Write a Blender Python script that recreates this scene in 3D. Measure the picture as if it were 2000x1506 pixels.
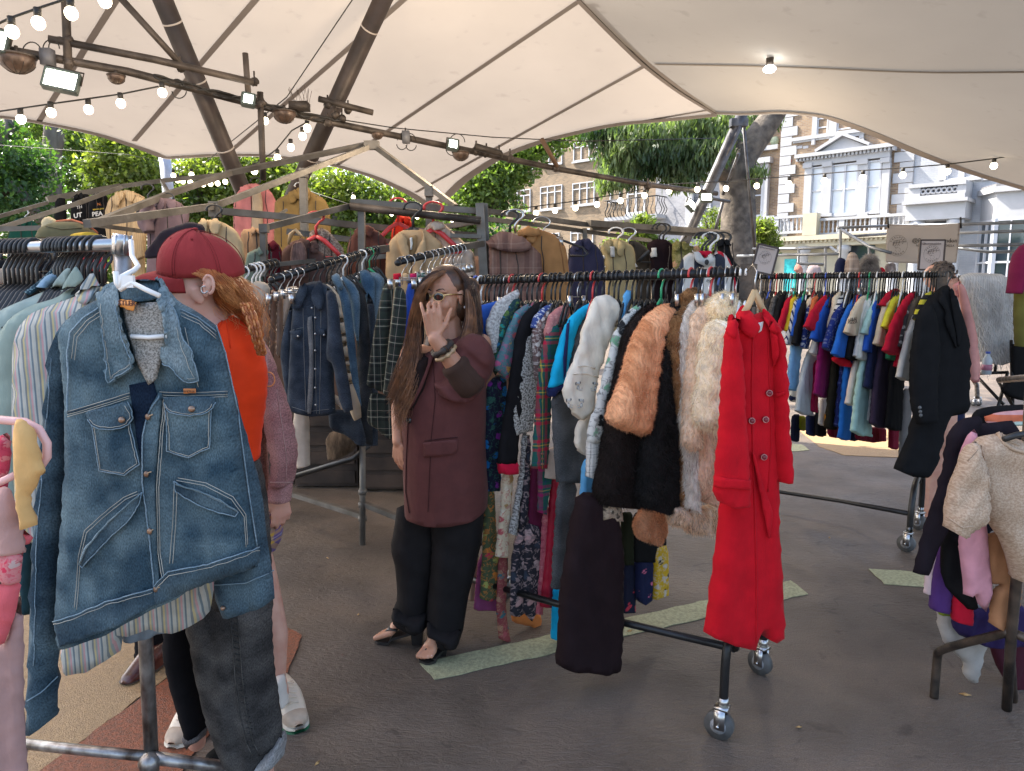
import bpy,bmesh,math,random
import numpy as np
from mathutils import Vector,Matrix
from mathutils.geometry import delaunay_2d_cdt
from mathutils.bvhtree import BVHTree
for o in list(bpy.data.objects):bpy.data.objects.remove(o)
SC=bpy.context.scene
COL=SC.collection
R=math.radians
PITCH=R(7.8);F=1400.0;CH=1.6
cd=bpy.data.cameras.new('camera');cam=bpy.data.objects.new('camera',cd);COL.objects.link(cam)
cam.location=(0,0,CH);cam.rotation_euler=(R(90)-PITCH,0,0)
cd.sensor_width=36;cd.lens=25.2;cd.clip_end=2000;cd.clip_start=.02
SC.camera=cam
SUN_EL,SUN_AZ=48.0,-62.0
w=bpy.data.worlds.new('World');SC.world=w;w.use_nodes=True
nt=w.node_tree;bg=nt.nodes['Background']
sky=nt.nodes.new('ShaderNodeTexSky');sky.sky_type='NISHITA';sky.sun_disc=False
sky.sun_elevation=R(SUN_EL);sky.sun_rotation=R(SUN_AZ);sky.air_density=1.0;sky.dust_density=3.0;sky.ozone_density=.4
nt.links.new(sky.outputs[0],bg.inputs[0]);bg.inputs[1].default_value=0.15
sl=bpy.data.lights.new('sun','SUN');sl.energy=4.5;sl.angle=R(.5);sl.color=(1,.93,.82)
so=bpy.data.objects.new('sun',sl);COL.objects.link(so)
sd=Vector((math.sin(R(SUN_AZ))*math.cos(R(SUN_EL)),math.cos(R(SUN_AZ))*math.cos(R(SUN_EL)),math.sin(R(SUN_EL))))
so.rotation_euler=sd.to_track_quat('Z','Y').to_euler();so.location=sd*60
vs=SC.view_settings;vs.view_transform='Standard';vs.look='None';vs.exposure=1.9;vs.gamma=1;vs.use_curve_mapping=False
SC.render.engine='CYCLES'
SC.cycles.max_bounces=8;SC.cycles.transmission_bounces=6;SC.cycles.diffuse_bounces=4
SP,CP=math.sin(PITCH),math.cos(PITCH)
def ray(px,py):
 x=(px-1000)/F;y=-(py-753)/F
 return Vector((x,CP+y*SP,-SP+y*CP))
def P(px,py,Y):
 d=ray(px,py);t=Y/d.y
 return Vector((d.x*t,Y,CH+d.z*t))
def GP(px,py,z=0):
 d=ray(px,py);t=(z-CH)/d.z
 return Vector((d.x*t,d.y*t,z))
MC={}
def newmat(name):
 m=bpy.data.materials.new(name);m.use_nodes=True
 n=m.node_tree.nodes;b=n['Principled BSDF']
 return m,n,m.node_tree.links,b
def pbr(name,col,rough=.6,metal=0,var=.15,vs_=8,bump=.15,bs=60,col2=None,emit=0,coat=0,stretch=None,obj=True):
 if name in MC:return MC[name]
 m,n,L,b=newmat(name)
 tc=n.new('ShaderNodeTexCoord');src=tc.outputs['Object']
 if stretch:
  mp=n.new('ShaderNodeMapping');mp.inputs['Scale'].default_value=stretch;L.new(src,mp.inputs[0]);src=mp.outputs[0]
 nz=n.new('ShaderNodeTexNoise');nz.inputs['Scale'].default_value=vs_;nz.inputs['Detail'].default_value=6;L.new(src,nz.inputs['Vector'])
 cr=n.new('ShaderNodeValToRGB')
 c2=col2 or tuple(c*(1-var*1.6)for c in col)
 cr.color_ramp.elements[0].color=(*c2,1);cr.color_ramp.elements[0].position=.35
 cr.color_ramp.elements[1].color=(*[min(1,c*(1+(0 if col2 else var)))for c in col],1);cr.color_ramp.elements[1].position=.65
 L.new(nz.outputs[0],cr.inputs[0]);L.new(cr.outputs[0],b.inputs['Base Color'])
 b.inputs['Roughness'].default_value=rough;b.inputs['Metallic'].default_value=metal
 if coat:b.inputs['Coat Weight'].default_value=coat
 if bump:
  n2=n.new('ShaderNodeTexNoise');n2 .inputs['Scale'].default_value=bs;n2 .inputs['Detail'].default_value=4;L.new(src,n2 .inputs['Vector'])
  bp=n.new('ShaderNodeBump');bp.inputs['Strength'].default_value=bump;bp.inputs['Distance'].default_value=.01
  L.new(n2 .outputs[0],bp.inputs['Height']);L.new(bp.outputs[0],b.inputs['Normal'])
 if emit:
  b.inputs['Emission Color'].default_value=(*col,1);b.inputs['Emission Strength'].default_value=emit
 MC[name]=m;return m
def ramp(n,L,fac,stops,interp='LINEAR'):
 cr=n.new('ShaderNodeValToRGB');e=cr.color_ramp.elements;cr.color_ramp.interpolation=interp
 while len(e)<len(stops):e.new(.5)
 for q,(p,c)in zip(e,stops):q.position=p;q.color=(*c,1)
 L.new(fac,cr.inputs[0]);return cr.outputs[0]
def fmath(n,L,op,a,b_=None):
 k=n.new('ShaderNodeMath');k.operation=op
 for i,v in enumerate((a,b_)):
  if v is None:continue
  if isinstance(v,(int,float)):k.inputs[i].default_value=v
  else:L.new(v,k.inputs[i])
 return k.outputs[0]
def mixc(n,L,f,a,b_,mode='MIX'):
 k=n.new('ShaderNodeMix');k.data_type='RGBA';k.blend_type=mode
 for s,v in((0,f),(6,a),(7,b_)):
  if isinstance(v,(int,float)):k.inputs[s].default_value=v
  elif isinstance(v,tuple):k.inputs[s].default_value=(*v,1)
  else:L.new(v,k.inputs[s])
 return k.outputs[2]
def fab(kind,*cols,sc=1.0,rough=.9,name=None,gloss=0,seed=0):
 key=('fab',kind,cols,sc,rough,seed)
 if key in MC:return MC[key]
 m,n,L,b=newmat(name or f'{kind}_cloth')
 tc=n.new('ShaderNodeTexCoord');uv=tc.outputs['UV']
 sx=n.new('ShaderNodeSeparateXYZ');L.new(uv,sx.inputs[0]);u,v=sx.outputs[0],sx.outputs[1]
 def noise(scale,detail=4,dist=0,vec=uv,stretch=None):
  if stretch:
   mp=n.new('ShaderNodeMapping');mp.inputs['Scale'].default_value=stretch;L.new(vec,mp.inputs[0]);vec=mp.outputs[0]
  z=n.new('ShaderNodeTexNoise');z.inputs['Scale'].default_value=scale;z.inputs['Detail'].default_value=detail
  z.inputs['Distortion'].default_value=dist;L.new(vec,z.inputs['Vector']);return z.outputs[0]
 c=cols[0]
 if kind=='plain':
  out=ramp(n,L,noise(14*sc),[(.3,tuple(x*.86 for x in c)),(.7,tuple(min(1,x*1.1)for x in c))])
 elif kind=='denim':
  c2=cols[1]
  a=ramp(n,L,noise(9,5),[(.38,c),(.66,c2)])
  fine=noise(420,3,0,uv,(1,.4,1));fr=ramp(n,L,fine,[(.34,(.66,)*3),(.66,(1.36,)*3)])
  out=mixc(n,L,1.0,a,fr,'MULTIPLY')
 elif kind=='stripe':
  f=fmath(n,L,'FRACT',fmath(n,L,'MULTIPLY',u,sc))
  k=len(cols);out=ramp(n,L,f,[(i/k,cc)for i,cc in enumerate(cols)],'CONSTANT')
 elif kind=='hstripe':
  f=fmath(n,L,'FRACT',fmath(n,L,'MULTIPLY',v,sc))
  k=len(cols);out=ramp(n,L,f,[(i/k,cc)for i,cc in enumerate(cols)],'CONSTANT')
 elif kind=='plaid':
  base,c1,c2=cols[:3];c3=cols[3]if len(cols)>3 else c2
  st=[(0,base),(.30,c1),(.42,base),(.50,c2),(.54,base),(.62,c1),(.74,base),(.86,c3),(.89,base)]
  fu=fmath(n,L,'FRACT',fmath(n,L,'MULTIPLY',u,sc));fv=fmath(n,L,'FRACT',fmath(n,L,'MULTIPLY',v,sc))
  tw=fmath(n,L,'FRACT',fmath(n,L,'MULTIPLY',fmath(n,L,'ADD',u,v),160))
  out=mixc(n,L,.5,ramp(n,L,fu,st,'CONSTANT'),ramp(n,L,fv,st,'CONSTANT'))
 elif kind=='floral':
  ns=n.new('ShaderNodeTexNoise');ns.inputs['Scale'].default_value=22*sc;L.new(uv,ns.inputs['Vector'])
  vm=n.new('ShaderNodeVectorMath');vm.operation='MULTIPLY_ADD';L.new(ns.outputs[1],vm.inputs[0])
  vm.inputs[1].default_value=(.05/sc,)*3;L.new(uv,vm.inputs[2])
  vo=n.new('ShaderNodeTexVoronoi');vo.inputs['Scale'].default_value=17*sc;L.new(vm.outputs[0],vo.inputs['Vector'])
  sp=n.new('ShaderNodeSeparateColor');L.new(vo.outputs['Color'],sp.inputs[0])
  k=len(cols)-1
  petal=ramp(n,L,sp.outputs[0],[(i/k,cc)for i,cc in enumerate(cols[1:])],'CONSTANT')
  mask=ramp(n,L,vo.outputs['Distance'],[(.0,(1,)*3),(.34,(1,)*3),(.42,(0,)*3)])
  out=mixc(n,L,mask,c,petal)
  n2=noise(46*sc,3,1.2,uv);lf=ramp(n,L,n2,[(.54,(0,)*3),(.6,(1,)*3)])
  out=mixc(n,L,lf,out,mixc(n,L,.55,c,cols[-1]))
 elif kind=='tweed':
  out=ramp(n,L,noise(170*sc,3,.6),[(.40,c),(.5,cols[1]),(.62,cols[-1])])
 elif kind=='fur':
  a=noise(16*sc,5,1.0,uv,(1,.35,1));f2=noise(150*sc,3,.5,uv,(1,.2,1))
  out=mixc(n,L,1.0,ramp(n,L,a,[(.36,cols[1]),(.62,c)]),ramp(n,L,f2,[(.35,(.75,)*3),(.65,(1.2,)*3)]),'MULTIPLY')
 elif kind=='dots':
  vo=n.new('ShaderNodeTexVoronoi');vo.inputs['Scale'].default_value=60*sc;L.new(uv,vo.inputs['Vector'])
  out=ramp(n,L,vo.outputs['Distance'],[(.0,cols[1]),(.34,cols[1]),(.4,c)])
 if kind in('stripe','hstripe','plaid','floral','dots'):
  out=mixc(n,L,1.0,out,ramp(n,L,noise(30),[(.3,(.86,)*3),(.7,(1.06,)*3)]),'MULTIPLY')
 L.new(out,b.inputs['Base Color'])
 b.inputs['Roughness'].default_value=rough
 dk=max(c)<.03
 b.inputs['Specular IOR Level'].default_value=(.04 if dk else.13)+gloss*.7
 b.inputs['Sheen Weight'].default_value=.0 if dk else.03;b.inputs['Sheen Roughness'].default_value=.5
 h=noise(420,2,0,uv,(1,.5,1));h2=noise(26,5,.6,uv,(1,.45,1))
 bp=n.new('ShaderNodeBump');bp.inputs['Strength'].default_value=.35;bp.inputs['Distance'].default_value=.0012;L.new(h,bp.inputs['Height'])
 bp2=n.new('ShaderNodeBump');bp2 .inputs['Strength'].default_value=.38;bp2 .inputs['Distance'].default_value=.012;L.new(h2,bp2 .inputs['Height'])
 L.new(bp.outputs[0],bp2 .inputs['Normal']);L.new(bp2 .outputs[0],b.inputs['Normal'])
 MC[key]=m;return m
def tag(o,label=None,cat=None,group=None,kind=None):
 if label:o['label']=label
 if cat:o['category']=cat
 if group:o['group']=group
 if kind:o['kind']=kind
 return o
def thing(name,label,cat,loc=(0,0,0),group=None):
 o=bpy.data.objects.new(name,None);COL.objects.link(o);o.location=loc;o.empty_display_size=.1
 return tag(o,label,cat,group)
def wloc(o):
 v=Vector(o.location)
 while o.parent:o=o.parent;v+=Vector(o.location)
 return v
def mk(name,verts,faces,mat,parent=None,smooth=True,uv=None,label=None,cat=None,group=None,kind=None,origin=True):
 V=np.asarray([tuple(v)for v in verts],dtype=float)
 if parent is not None:off=np.array(wloc(parent));loc=(0,0,0)
 elif origin:off=np.array([V[:,0].mean(),V[:,1].mean(),V[:,2].min()]);loc=tuple(off)
 else:off=np.zeros(3);loc=(0,0,0)
 me=bpy.data.meshes.new(name);me.from_pydata((V-off).tolist(),[],[tuple(int(i)for i in f)for f in faces]);me.update()
 if smooth:me.polygons.foreach_set('use_smooth',[True]*len(me.polygons))
 if uv is not None:
  ul=me.uv_layers.new(name='UVMap');U=np.asarray(uv,dtype=float)
  idx=np.empty(len(me.loops),dtype=int);me.loops.foreach_get('vertex_index',idx)
  ul.data.foreach_set('uv',U[idx].ravel())
 if mat:me.materials.append(mat)
 o=bpy.data.objects.new(name,me);COL.objects.link(o);o.location=loc
 if parent is not None:o.parent=parent
 return tag(o,label,cat,group,kind)
class MB:
 def __init__(s):s.v=[];s.f=[];s.uv=[]
 def add(s,v,f,uv=None):
  k=len(s.v);s.v+=[tuple(x)for x in v];s.f+=[tuple(i+k for i in q)for q in f]
  s.uv+=uv if uv else[(x[0],x[2])for x in v]
  return s
 def box(s,lo,hi,M=None):
  x0,y0,z0=lo;x1,y1,z1=hi
  v=[Vector(p)for p in((x0,y0,z0),(x1,y0,z0),(x1,y1,z0),(x0,y1,z0),(x0,y0,z1),(x1,y0,z1),(x1,y1,z1),(x0,y1,z1))]
  if M:v=[M@p for p in v]
  return s.add(v,[(0,3,2,1),(4,5,6,7),(0,1,5,4),(1,2,6,5),(2,3,7,6),(3,0,4,7)])
 def tube(s,pts,r,n=8,cap=True,sq=False,ell=None):
  pts=[Vector(p)for p in pts];m=len(pts)
  rs=r if isinstance(r,(list,tuple))else[r]*m
  T=[(pts[min(i+1,m-1)]-pts[max(i-1,0)]).normalized()for i in range(m)]
  up=Vector((0,0,1))if abs(T[0].z)<.9 else Vector((0,1,0))
  A=T[0].cross(up).normalized();vs_=[];uvs=[];dist=0
  if sq:n=4
  for i in range(m):
   A=(A-T[i]*A.dot(T[i])).normalized();B=T[i].cross(A)
   if i:dist+=(pts[i]-pts[i-1]).length
   for k in range(n):
    a=2*math.pi*k/n+(math.pi/4 if sq else 0)
    e=ell or(1,1)
    vs_.append(pts[i]+(A*math.cos(a)*e[0]+B*math.sin(a)*e[1])*rs[i]*(1.414 if sq else 1))
    uvs.append((k/n*2*math.pi*rs[i],dist))
  fs=[(i*n+k,i*n+(k+1)%n,(i+1)*n+(k+1)%n,(i+1)*n+k)for i in range(m-1)for k in range(n)]
  if cap:fs+=[tuple(range(n))[::-1],tuple((m-1)*n+k for k in range(n))]
  return s.add(vs_,fs,uvs)
 def ball(s,c,r,seg=12,rings=8,M=None,z0=-1,z1=1):
  c=Vector(c);r=r if isinstance(r,(list,tuple,Vector))else(r,)*3
  v=[];t0,t1=math.asin(z0),math.asin(z1)
  for i in range(rings+1):
   t=t0+(t1-t0)*i/rings
   for k in range(seg):
    a=2*math.pi*k/seg
    p=Vector((r[0]*math.cos(t)*math.cos(a),r[1]*math.cos(t)*math.sin(a),r[2]*math.sin(t)))
    v.append(c+(M@p if M else p))
  f=[(i*seg+k,i*seg+(k+1)%seg,(i+1)*seg+(k+1)%seg,(i+1)*seg+k)for i in range(rings)for k in range(seg)]
  f+=[tuple(range(seg))[::-1],tuple(rings*seg+k for k in range(seg))]
  return s.add(v,f)
 def cap(s,a,b,ra,rb=None,n=12,h=4):
  """tapered capsule"""
  a,b=Vector(a),Vector(b);rb=rb or ra;d=(b-a).normalized();pts=[];rr=[]
  for i in range(h+1):
   t=math.pi/2*i/h;pts.append(a-d*ra*math.cos(t));rr.append(max(ra*math.sin(t),.0004))
  for i in range(h+1):
   t=math.pi/2*i/h;pts.append(b+d*rb*math.sin(t));rr.append(max(rb*math.cos(t),.0004))
  return s.tube(pts,rr,n)
 def chain(s,pts,rs,n=12):
  for i in range(len(pts)-1):s.cap(pts[i],pts[i+1],rs[i],rs[i+1],n)
  return s
 def build(s,name,mat,parent=None,smooth=True,**k):
  return mk(name,s.v,s.f,mat,parent,smooth,uv=s.uv,**k)
def dup(root,loc=None,rot=None,label=None):
 c=root.copy();COL.objects.link(c)
 if loc is not None:c.location=loc
 if rot is not None:c.rotation_euler=rot
 if label:c['label']=label
 for ch in list(root.children):
  d=ch.copy();COL.objects.link(d);d.parent=c
  for g in list(ch.children):
   e=g.copy();COL.objects.link(e);e.parent=d
 return c
def sharp(o,ang=35):
 md=o.modifiers.new('b','BEVEL');md.width=.003;md.segments=2;md.limit_method='ANGLE';return o
def smooth_poly(p,it=1,closed=True,keep=1e9):
 p=[tuple(map(float,q[:2]))for q in p]
 for _ in range(it):
  q=[];n=len(p)
  rng=range(n)if closed else range(n-1)
  if not closed:q.append(p[0])
  for i in rng:
   a,b=p[i],p[(i+1)%n]
   if a[1]>keep and b[1]>keep:q.append(a);q.append(b);continue
   if a[1]>keep:q+=[a,(a[0]*.18+b[0]*.82,a[1]*.18+b[1]*.82)];continue
   if b[1]>keep:q+=[(a[0]*.82+b[0]*.18,a[1]*.82+b[1]*.18),b];continue
   q+=[(a[0]*.82+b[0]*.18,a[1]*.82+b[1]*.18),(a[0]*.18+b[0]*.82,a[1]*.18+b[1]*.82)]
  if not closed:q.append(p[-1])
  p=[c for i,c in enumerate(q)if i==0 or abs(c[0]-q[i-1][0])+abs(c[1]-q[i-1][1])>1e-6]
  if closed and abs(p[0][0]-p[-1][0])+abs(p[0][1]-p[-1][1])<1e-6:p.pop()
 return p
def resample(p,step,closed=True):
 p=np.array(p);q=np.vstack([p,p[:1]])if closed else p
 out=[]
 for a,b in zip(q[:-1],q[1:]):
  L_=np.linalg.norm(b-a);k=max(1,int(math.ceil(L_/step)))
  for i in range(k):out.append(a+(b-a)*i/k)
 if not closed:out.append(q[-1])
 return np.array(out)
def inside(pts,poly):
 x,y=pts[:,0],pts[:,1];r=np.zeros(len(pts),bool);a=poly;b=np.roll(poly,-1,0)
 for(x0,y0),(x1,y1)in zip(a,b):
  c=((y0>y)!=(y1>y))
  with np.errstate(divide='ignore',invalid='ignore'):t=(x1-x0)*(y-y0)/(y1-y0)+x0
  r^=c&(x<t)
 return r
def bdist(pts,poly):
 a=poly;b=np.roll(poly,-1,0);d=np.full(len(pts),1e9)
 for p,q in zip(a,b):
  e=q-p;l=(e**2).sum()+1e-12;t=np.clip(((pts-p)@e)/l,0,1)
  d=np.minimum(d,np.linalg.norm(pts-(p+t[:,None]*e),axis=1))
 return d
class Wave:
 """soft cloth folds: a few waves running down the cloth plus weak cross wrinkles"""
 def __init__(s,seed,wl=.09,slant=0,cross=.35,n=4):
  r=random.Random(seed);s.k=[]
  for i in range(n):
   f=2*math.pi/(wl*r.uniform(.6,1.7));g=f*(slant+r.uniform(-.16,.16))
   s.k.append((f,g,r.uniform(0,6.28),r.uniform(.5,1)))
  for i in range(3):
   f=2*math.pi/(wl*r.uniform(.9,1.8));s.k.append((f*r.uniform(-.6,.6),f,r.uniform(0,6.28),cross*r.uniform(.4,1)))
  s.ph=r.uniform(0,6.28)
 def __call__(s,x,z):
  o=0;w_=.35*np.sin(z*7+s.ph)+.25*np.sin(x*11+z*4+s.ph*2)
  for f,g,p,a in s.k:
   q=f*x+g*z+p+w_*1.6;o=o+a*(.6*np.sin(q)+.55*(1-2*np.abs(np.sin(q/2+1))))
  return o/2.2
ITEMS={}
def inflate(name,poly,Y,mat,parent=None,th=.03,tilt=0.0,fold=.006,wl=.09,slant=0,cross=.35,ang=0,res=None,seed=None,ch=1,R_=None,quilt=None,zc=None,free=0.45,pinch=1.0,edge=.003,hem=True,**kw):
 seed=seed if seed is not None else int(abs(poly[0][0]*7+poly[0][1]*13+Y*100))%9999
 pp=smooth_poly(poly,ch,keep=max(q[1]for q in poly)-.13*(max(q[1]for q in poly)-min(q[1]for q in poly))if hem else 1e9)if ch else[q[:2]for q in poly]
 cx=sum(q[0]for q in pp)/len(pp);cy=sum(q[1]for q in pp)/len(pp);C=P(cx,cy,Y);k=tilt
 S=math.sqrt(1+k*k)
 def plane(px,py):
  d=ray(px,py);t=(Y-k*C.x)/(d.y-k*d.x);return d.x*t,d.y*t,CH+d.z*t
 q3=[plane(*q)for q in pp];q2=np.array([((a[0]-C.x)*S,a[2])for a in q3])
 lo,hi=q2 .min(0),q2 .max(0);size=float(max(hi-lo))
 if res is None:res=min(.03,max(.010,size/34))
 bd=resample(q2,res*1.1)
 if edge:wv=Wave(seed+5,wl*.8,0,.5);bd[:,1]+=edge*wv(bd[:,0],bd[:,1]*.3)*(bd[:,1]<lo[1]+(hi[1]-lo[1])*.3);bd[:,0]+=edge*.6*wv(bd[:,1],bd[:,0]*.3)
 gx=np.arange(lo[0]+res*.5,hi[0],res);gz=np.arange(lo[1]+res*.5,hi[1],res*1.15)
 X,Z=np.meshgrid(gx,gz);X[::2]+=res*.5;g=np.column_stack([X.ravel(),Z.ravel()])
 g=g[inside(g,bd)]
 if len(g):g=g[bdist(g,bd)>res*.45]
 allp=np.vstack([bd,g])if len(g)else bd
 nb=len(bd)
 r=delaunay_2d_cdt([Vector(p)for p in allp],[],[list(range(nb))],1,1e-5)
 V2=np.array([tuple(v)for v in r[0]]);tri=[tuple(t)for t in r[2]]
 d=bdist(V2,bd);d[d<1e-5]=0;onb=d==0;hz=lo[1]+.16*(hi[1]-lo[1]);A0,B0=bd,np.roll(bd,-1,0)
 hs=(A0[:,1]<hz)&(B0[:,1]<hz)&(np.abs(B0[:,1]-A0[:,1])<.9*np.abs(B0[:,0]-A0[:,0]))if hem and not quilt else np.zeros(nb,bool)
 hset=set()
 if hs.any()and not hs.all():
  for p_,q_ in zip(A0[~hs],B0[~hs]):
   pass
  d=np.full(len(V2),1e9)
  for p_,q_ in zip(A0[~hs],B0[~hs]):
   e_=q_-p_;l_=(e_**2).sum()+1e-12;tt=np.clip(((V2-p_)@e_)/l_,0,1);d=np.minimum(d,np.linalg.norm(V2-(p_+tt[:,None]*e_),axis=1))
  d[d<1e-5]=0
 Rm=min(max(d.max(),1e-4),R_ or max(th*.9,.016));t_=np.clip(d/Rm,0,1);h=th*np.sqrt(np.clip(1-(1-t_)**2,0,1))**pinch
 W=Wave(seed,wl,slant,cross)
 fo=fold*W(V2[:,0],V2[:,1])*(np.clip(d/(Rm*.35),free,1))
 if quilt:
  fo=fo+quilt[1]*(np.abs(np.sin(np.pi*(V2[:,1]+V2[:,0]*quilt[2])/quilt[0]))**.6)*t_**.5
 S1=1/S
 def w3(off):return np.column_stack([C.x+V2[:,0]*S1+off*k*S1,Y+V2[:,0]*k*S1-off*S1,V2[:,1]])
 Fv,Bv=w3(h+fo),w3(-h+fo*.8)
 isb=d==0;n=len(V2);bmap=np.where(isb,np.arange(n),np.arange(n)+n)
 Bv[isb]=Fv[isb]
 used=np.ones(2*n,bool);used[n:][isb]=False
 newi=np.cumsum(used)-1
 allv=np.vstack([Fv,Bv])[used]
 faces=[];
 for a,b,c in tri:
  faces.append((a,b,c));faces.append((int(newi[bmap[c]]),int(newi[bmap[b]]),int(newi[bmap[a]])))
 nsm=len(faces)
 if onb.any():
  ec={}
  for a,b,c in tri:
   for e_ in((a,b),(b,c),(c,a)):ec[e_]=1
  for(a,b)in ec:
   if(b,a)not in ec and not(isb[a]and isb[b]):
    q_=[b,a,int(newi[bmap[a]]),int(newi[bmap[b]])];q_=[x for i,x in enumerate(q_)if x not in q_[:i]];faces.append(tuple(q_))
 a,b,c=tri[0]
 nrm=np.cross(Fv[b]-Fv[a],Fv[c]-Fv[a])
 if nrm@np.array([k,-1,0])<0:faces=[f[::-1]for f in faces]
 ca,sa=math.cos(R(ang)),math.sin(R(ang))
 U=np.column_stack([V2[:,0]*ca-V2[:,1]*sa,V2[:,0]*sa+V2[:,1]*ca]);U=np.vstack([U,U])[used]
 o=mk(name,allv,faces,mat,parent,True,uv=U,**kw)
 if nsm<len(faces):o.data.polygons.foreach_set('use_smooth',[True]*nsm+[False]*(len(faces)-nsm))
 ITEMS[o.name]=(allv,faces)
 return o
def bvh(o):
 v,f=ITEMS[o.name];return BVHTree.FromPolygons([Vector(p)for p in v.tolist()],[tuple(q)for q in f])
def hit(T,px,py,Yd,lift=.002):
 d=ray(px,py).normalized();h=T.ray_cast(Vector((0,0,CH)),d)
 if h[0]is None:return P(px,py,Yd)
 n=h[1]if h[1].dot(d)<0 else-h[1]
 return h[0]+n*lift-d*lift*.5
def seam(T,pts,Y,mat,parent,r=.0012,name='stitching',lift=.001,n=4,step=12):
 q=resample([p[:2]for p in pts],step,False)
 return MB().tube([hit(T,x,y,Y,lift)for x,y in q],r,n).build(name,mat,parent)
def patch(T,poly,Y,mat,parent,name='panel',lift=.004,ch=1,step=7,ang=0,shrink=0,label=None,wall=True):
 """a piece of cloth with its own thickness laid on a surface"""
 pp=np.array(smooth_poly(poly,ch)if ch else[q[:2]for q in poly]);bd=resample(pp,step)
 lo,hi=bd.min(0),bd.max(0);X,Z=np.meshgrid(np.arange(lo[0]+step/2,hi[0],step),np.arange(lo[1]+step/2,hi[1],step));g=np.column_stack([X.ravel(),Z.ravel()])
 g=g[inside(g,bd)]if len(g)else g
 if len(g):g=g[bdist(g,bd)>step*.45]
 allp=np.vstack([bd,g])if len(g)else bd;nb=len(bd)
 r=delaunay_2d_cdt([Vector(p)for p in allp],[],[list(range(nb))],1,1e-4)
 V2=np.array([tuple(v)for v in r[0]]);n=len(V2)
 fr=[hit(T,x,y,Y,lift)for x,y in V2]
 cen=P(float(V2[:,0].mean()),float(V2[:,1].mean()),Y)
 bk=[p+ray(*V2[i]).normalized()*(lift*1.6)for i,p in enumerate(fr)]
 fs=[]
 for t in r[2]:
  a,b,c=t
  nn=(fr[b]-fr[a]).cross(fr[c]-fr[a])
  if nn.dot(ray(*V2[a]))>0:a,b,c=a,c,b
  fs.append((a,b,c))
 ed={}
 for a,b,c in fs:
  for e in((a,b),(b,c),(c,a)):
   if(e[1],e[0])in ed:ed.pop((e[1],e[0]))
   else:ed[e]=1
 fs+=[(b,a,a+n,b+n)for a,b in ed]
 ca,sa=math.cos(R(ang)),math.sin(R(ang));sc=Y/F
 U=[((x*ca+y*sa)*sc,(x*sa-y*ca)*sc)for x,y in V2]
 return mk(name,fr+bk,fs,mat,parent,True,uv=U+U,label=label)
def blob(mb,voxel,smooth=6,disp=None):
 me=bpy.data.meshes.new('tmp');me.from_pydata(mb.v,[],mb.f);me.update()
 bm=bmesh.new();bm.from_mesh(me);bmesh.ops.recalc_face_normals(bm,faces=bm.faces);bm.to_mesh(me);bm.free()
 o=bpy.data.objects.new('tmp',me);COL.objects.link(o)
 md=o.modifiers.new('r','REMESH');md.mode='VOXEL';md.voxel_size=voxel;md.adaptivity=0
 sm=o.modifiers.new('s','SMOOTH');sm.factor=.5;sm.iterations=smooth
 dg=bpy.context.evaluated_depsgraph_get();ev=o.evaluated_get(dg);m2=ev.to_mesh()
 V=np.empty(len(m2 .vertices)*3);m2 .vertices.foreach_get('co',V);V=V.reshape(-1,3)
 Fc=[tuple(p.vertices)for p in m2 .polygons]
 N=np.empty(len(V)*3);m2 .vertices.foreach_get('normal',N);N=N.reshape(-1,3)
 ev.to_mesh_clear();bpy.data.objects.remove(o);bpy.data.meshes.remove(me)
 if disp is not None:V=V+N*disp(V)[:,None]
 return V,Fc
def text(s,size,ext=.001,bold=False):
 c=bpy.data.curves.new('t','FONT');c.body=s;c.size=size;c.extrude=ext;c.align_x='CENTER';c.align_y='CENTER';c.resolution_u=2
 if bold:c.offset=size*.03
 o=bpy.data.objects.new('t',c);COL.objects.link(o);dg=bpy.context.evaluated_depsgraph_get();m=o.evaluated_get(dg).to_mesh()
 v=[tuple(p.co)for p in m.vertices];f=[tuple(p.vertices)for p in m.polygons]
 o.evaluated_get(dg).to_mesh_clear();bpy.data.objects.remove(o);return v,f
def put_text(s,size,c,xa,ya,mat,parent,name='lettering',bold=False):
 v,f=text(s,size,.0008,bold);xa,ya=Vector(xa).normalized(),Vector(ya).normalized();na=xa.cross(ya);c=Vector(c)
 return mk(name,[c+xa*p[0]+ya*p[1]+na*p[2]for p in v],f,mat,parent,False)
m_steel=pbr('galvanised_steel',(.30,.28,.25),.5,.6,.25,5,.1,90)
m_rust=pbr('dark_scaffold_steel',(.075,.06,.05),.6,.5,.4,6,.3,60)
m_mast=pbr('brown_painted_mast',(.07,.05,.042),.5,.3,.4,4,.25,30,col2=(.035,.026,.022))
m_black=pbr('black_painted_steel',(.018,.017,.017),.38,.3,.3,9,.1,70)
m_wornblack=pbr('worn_black_paint',(.03,.024,.02),.45,.4,.3,14,.2,60,col2=(.12,.085,.06))
m_chrome=pbr('chrome',(.52,.51,.5),.28,1,.1,4,0)
m_oldchrome=pbr('scratched_chrome_tube',(.42,.40,.38),.35,.75,.3,22,.15,60,col2=(.10,.075,.06),stretch=(1,1,.5))
m_white=pbr('white_plastic',(.78,.76,.72),.4,0,.05,6,0)
m_blackpl=pbr('black_plastic',(.02,.02,.02),.45,0,.2,6,0)
m_redpl=pbr('red_plastic',(.55,.04,.04),.4,0,.1,6,0)
m_greenpl=pbr('green_plastic',(.03,.32,.14),.4,0,.1,6,0)
m_bluepl=pbr('blue_plastic',(.06,.12,.5),.4,0,.1,6,0)
m_wood=pbr('pale_wood',(.55,.36,.18),.5,0,.2,20,.05,60,stretch=(1,1,.2))
m_orangepl=pbr('orange_wood',(.75,.30,.04),.45,0,.1,10,.03)
m_gum=pbr('rubber',(.09,.088,.085),.6,0,.2,20,0)
m_cable=pbr('black_cable',(.02,.018,.016),.6,0,.1,6,0)
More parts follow.
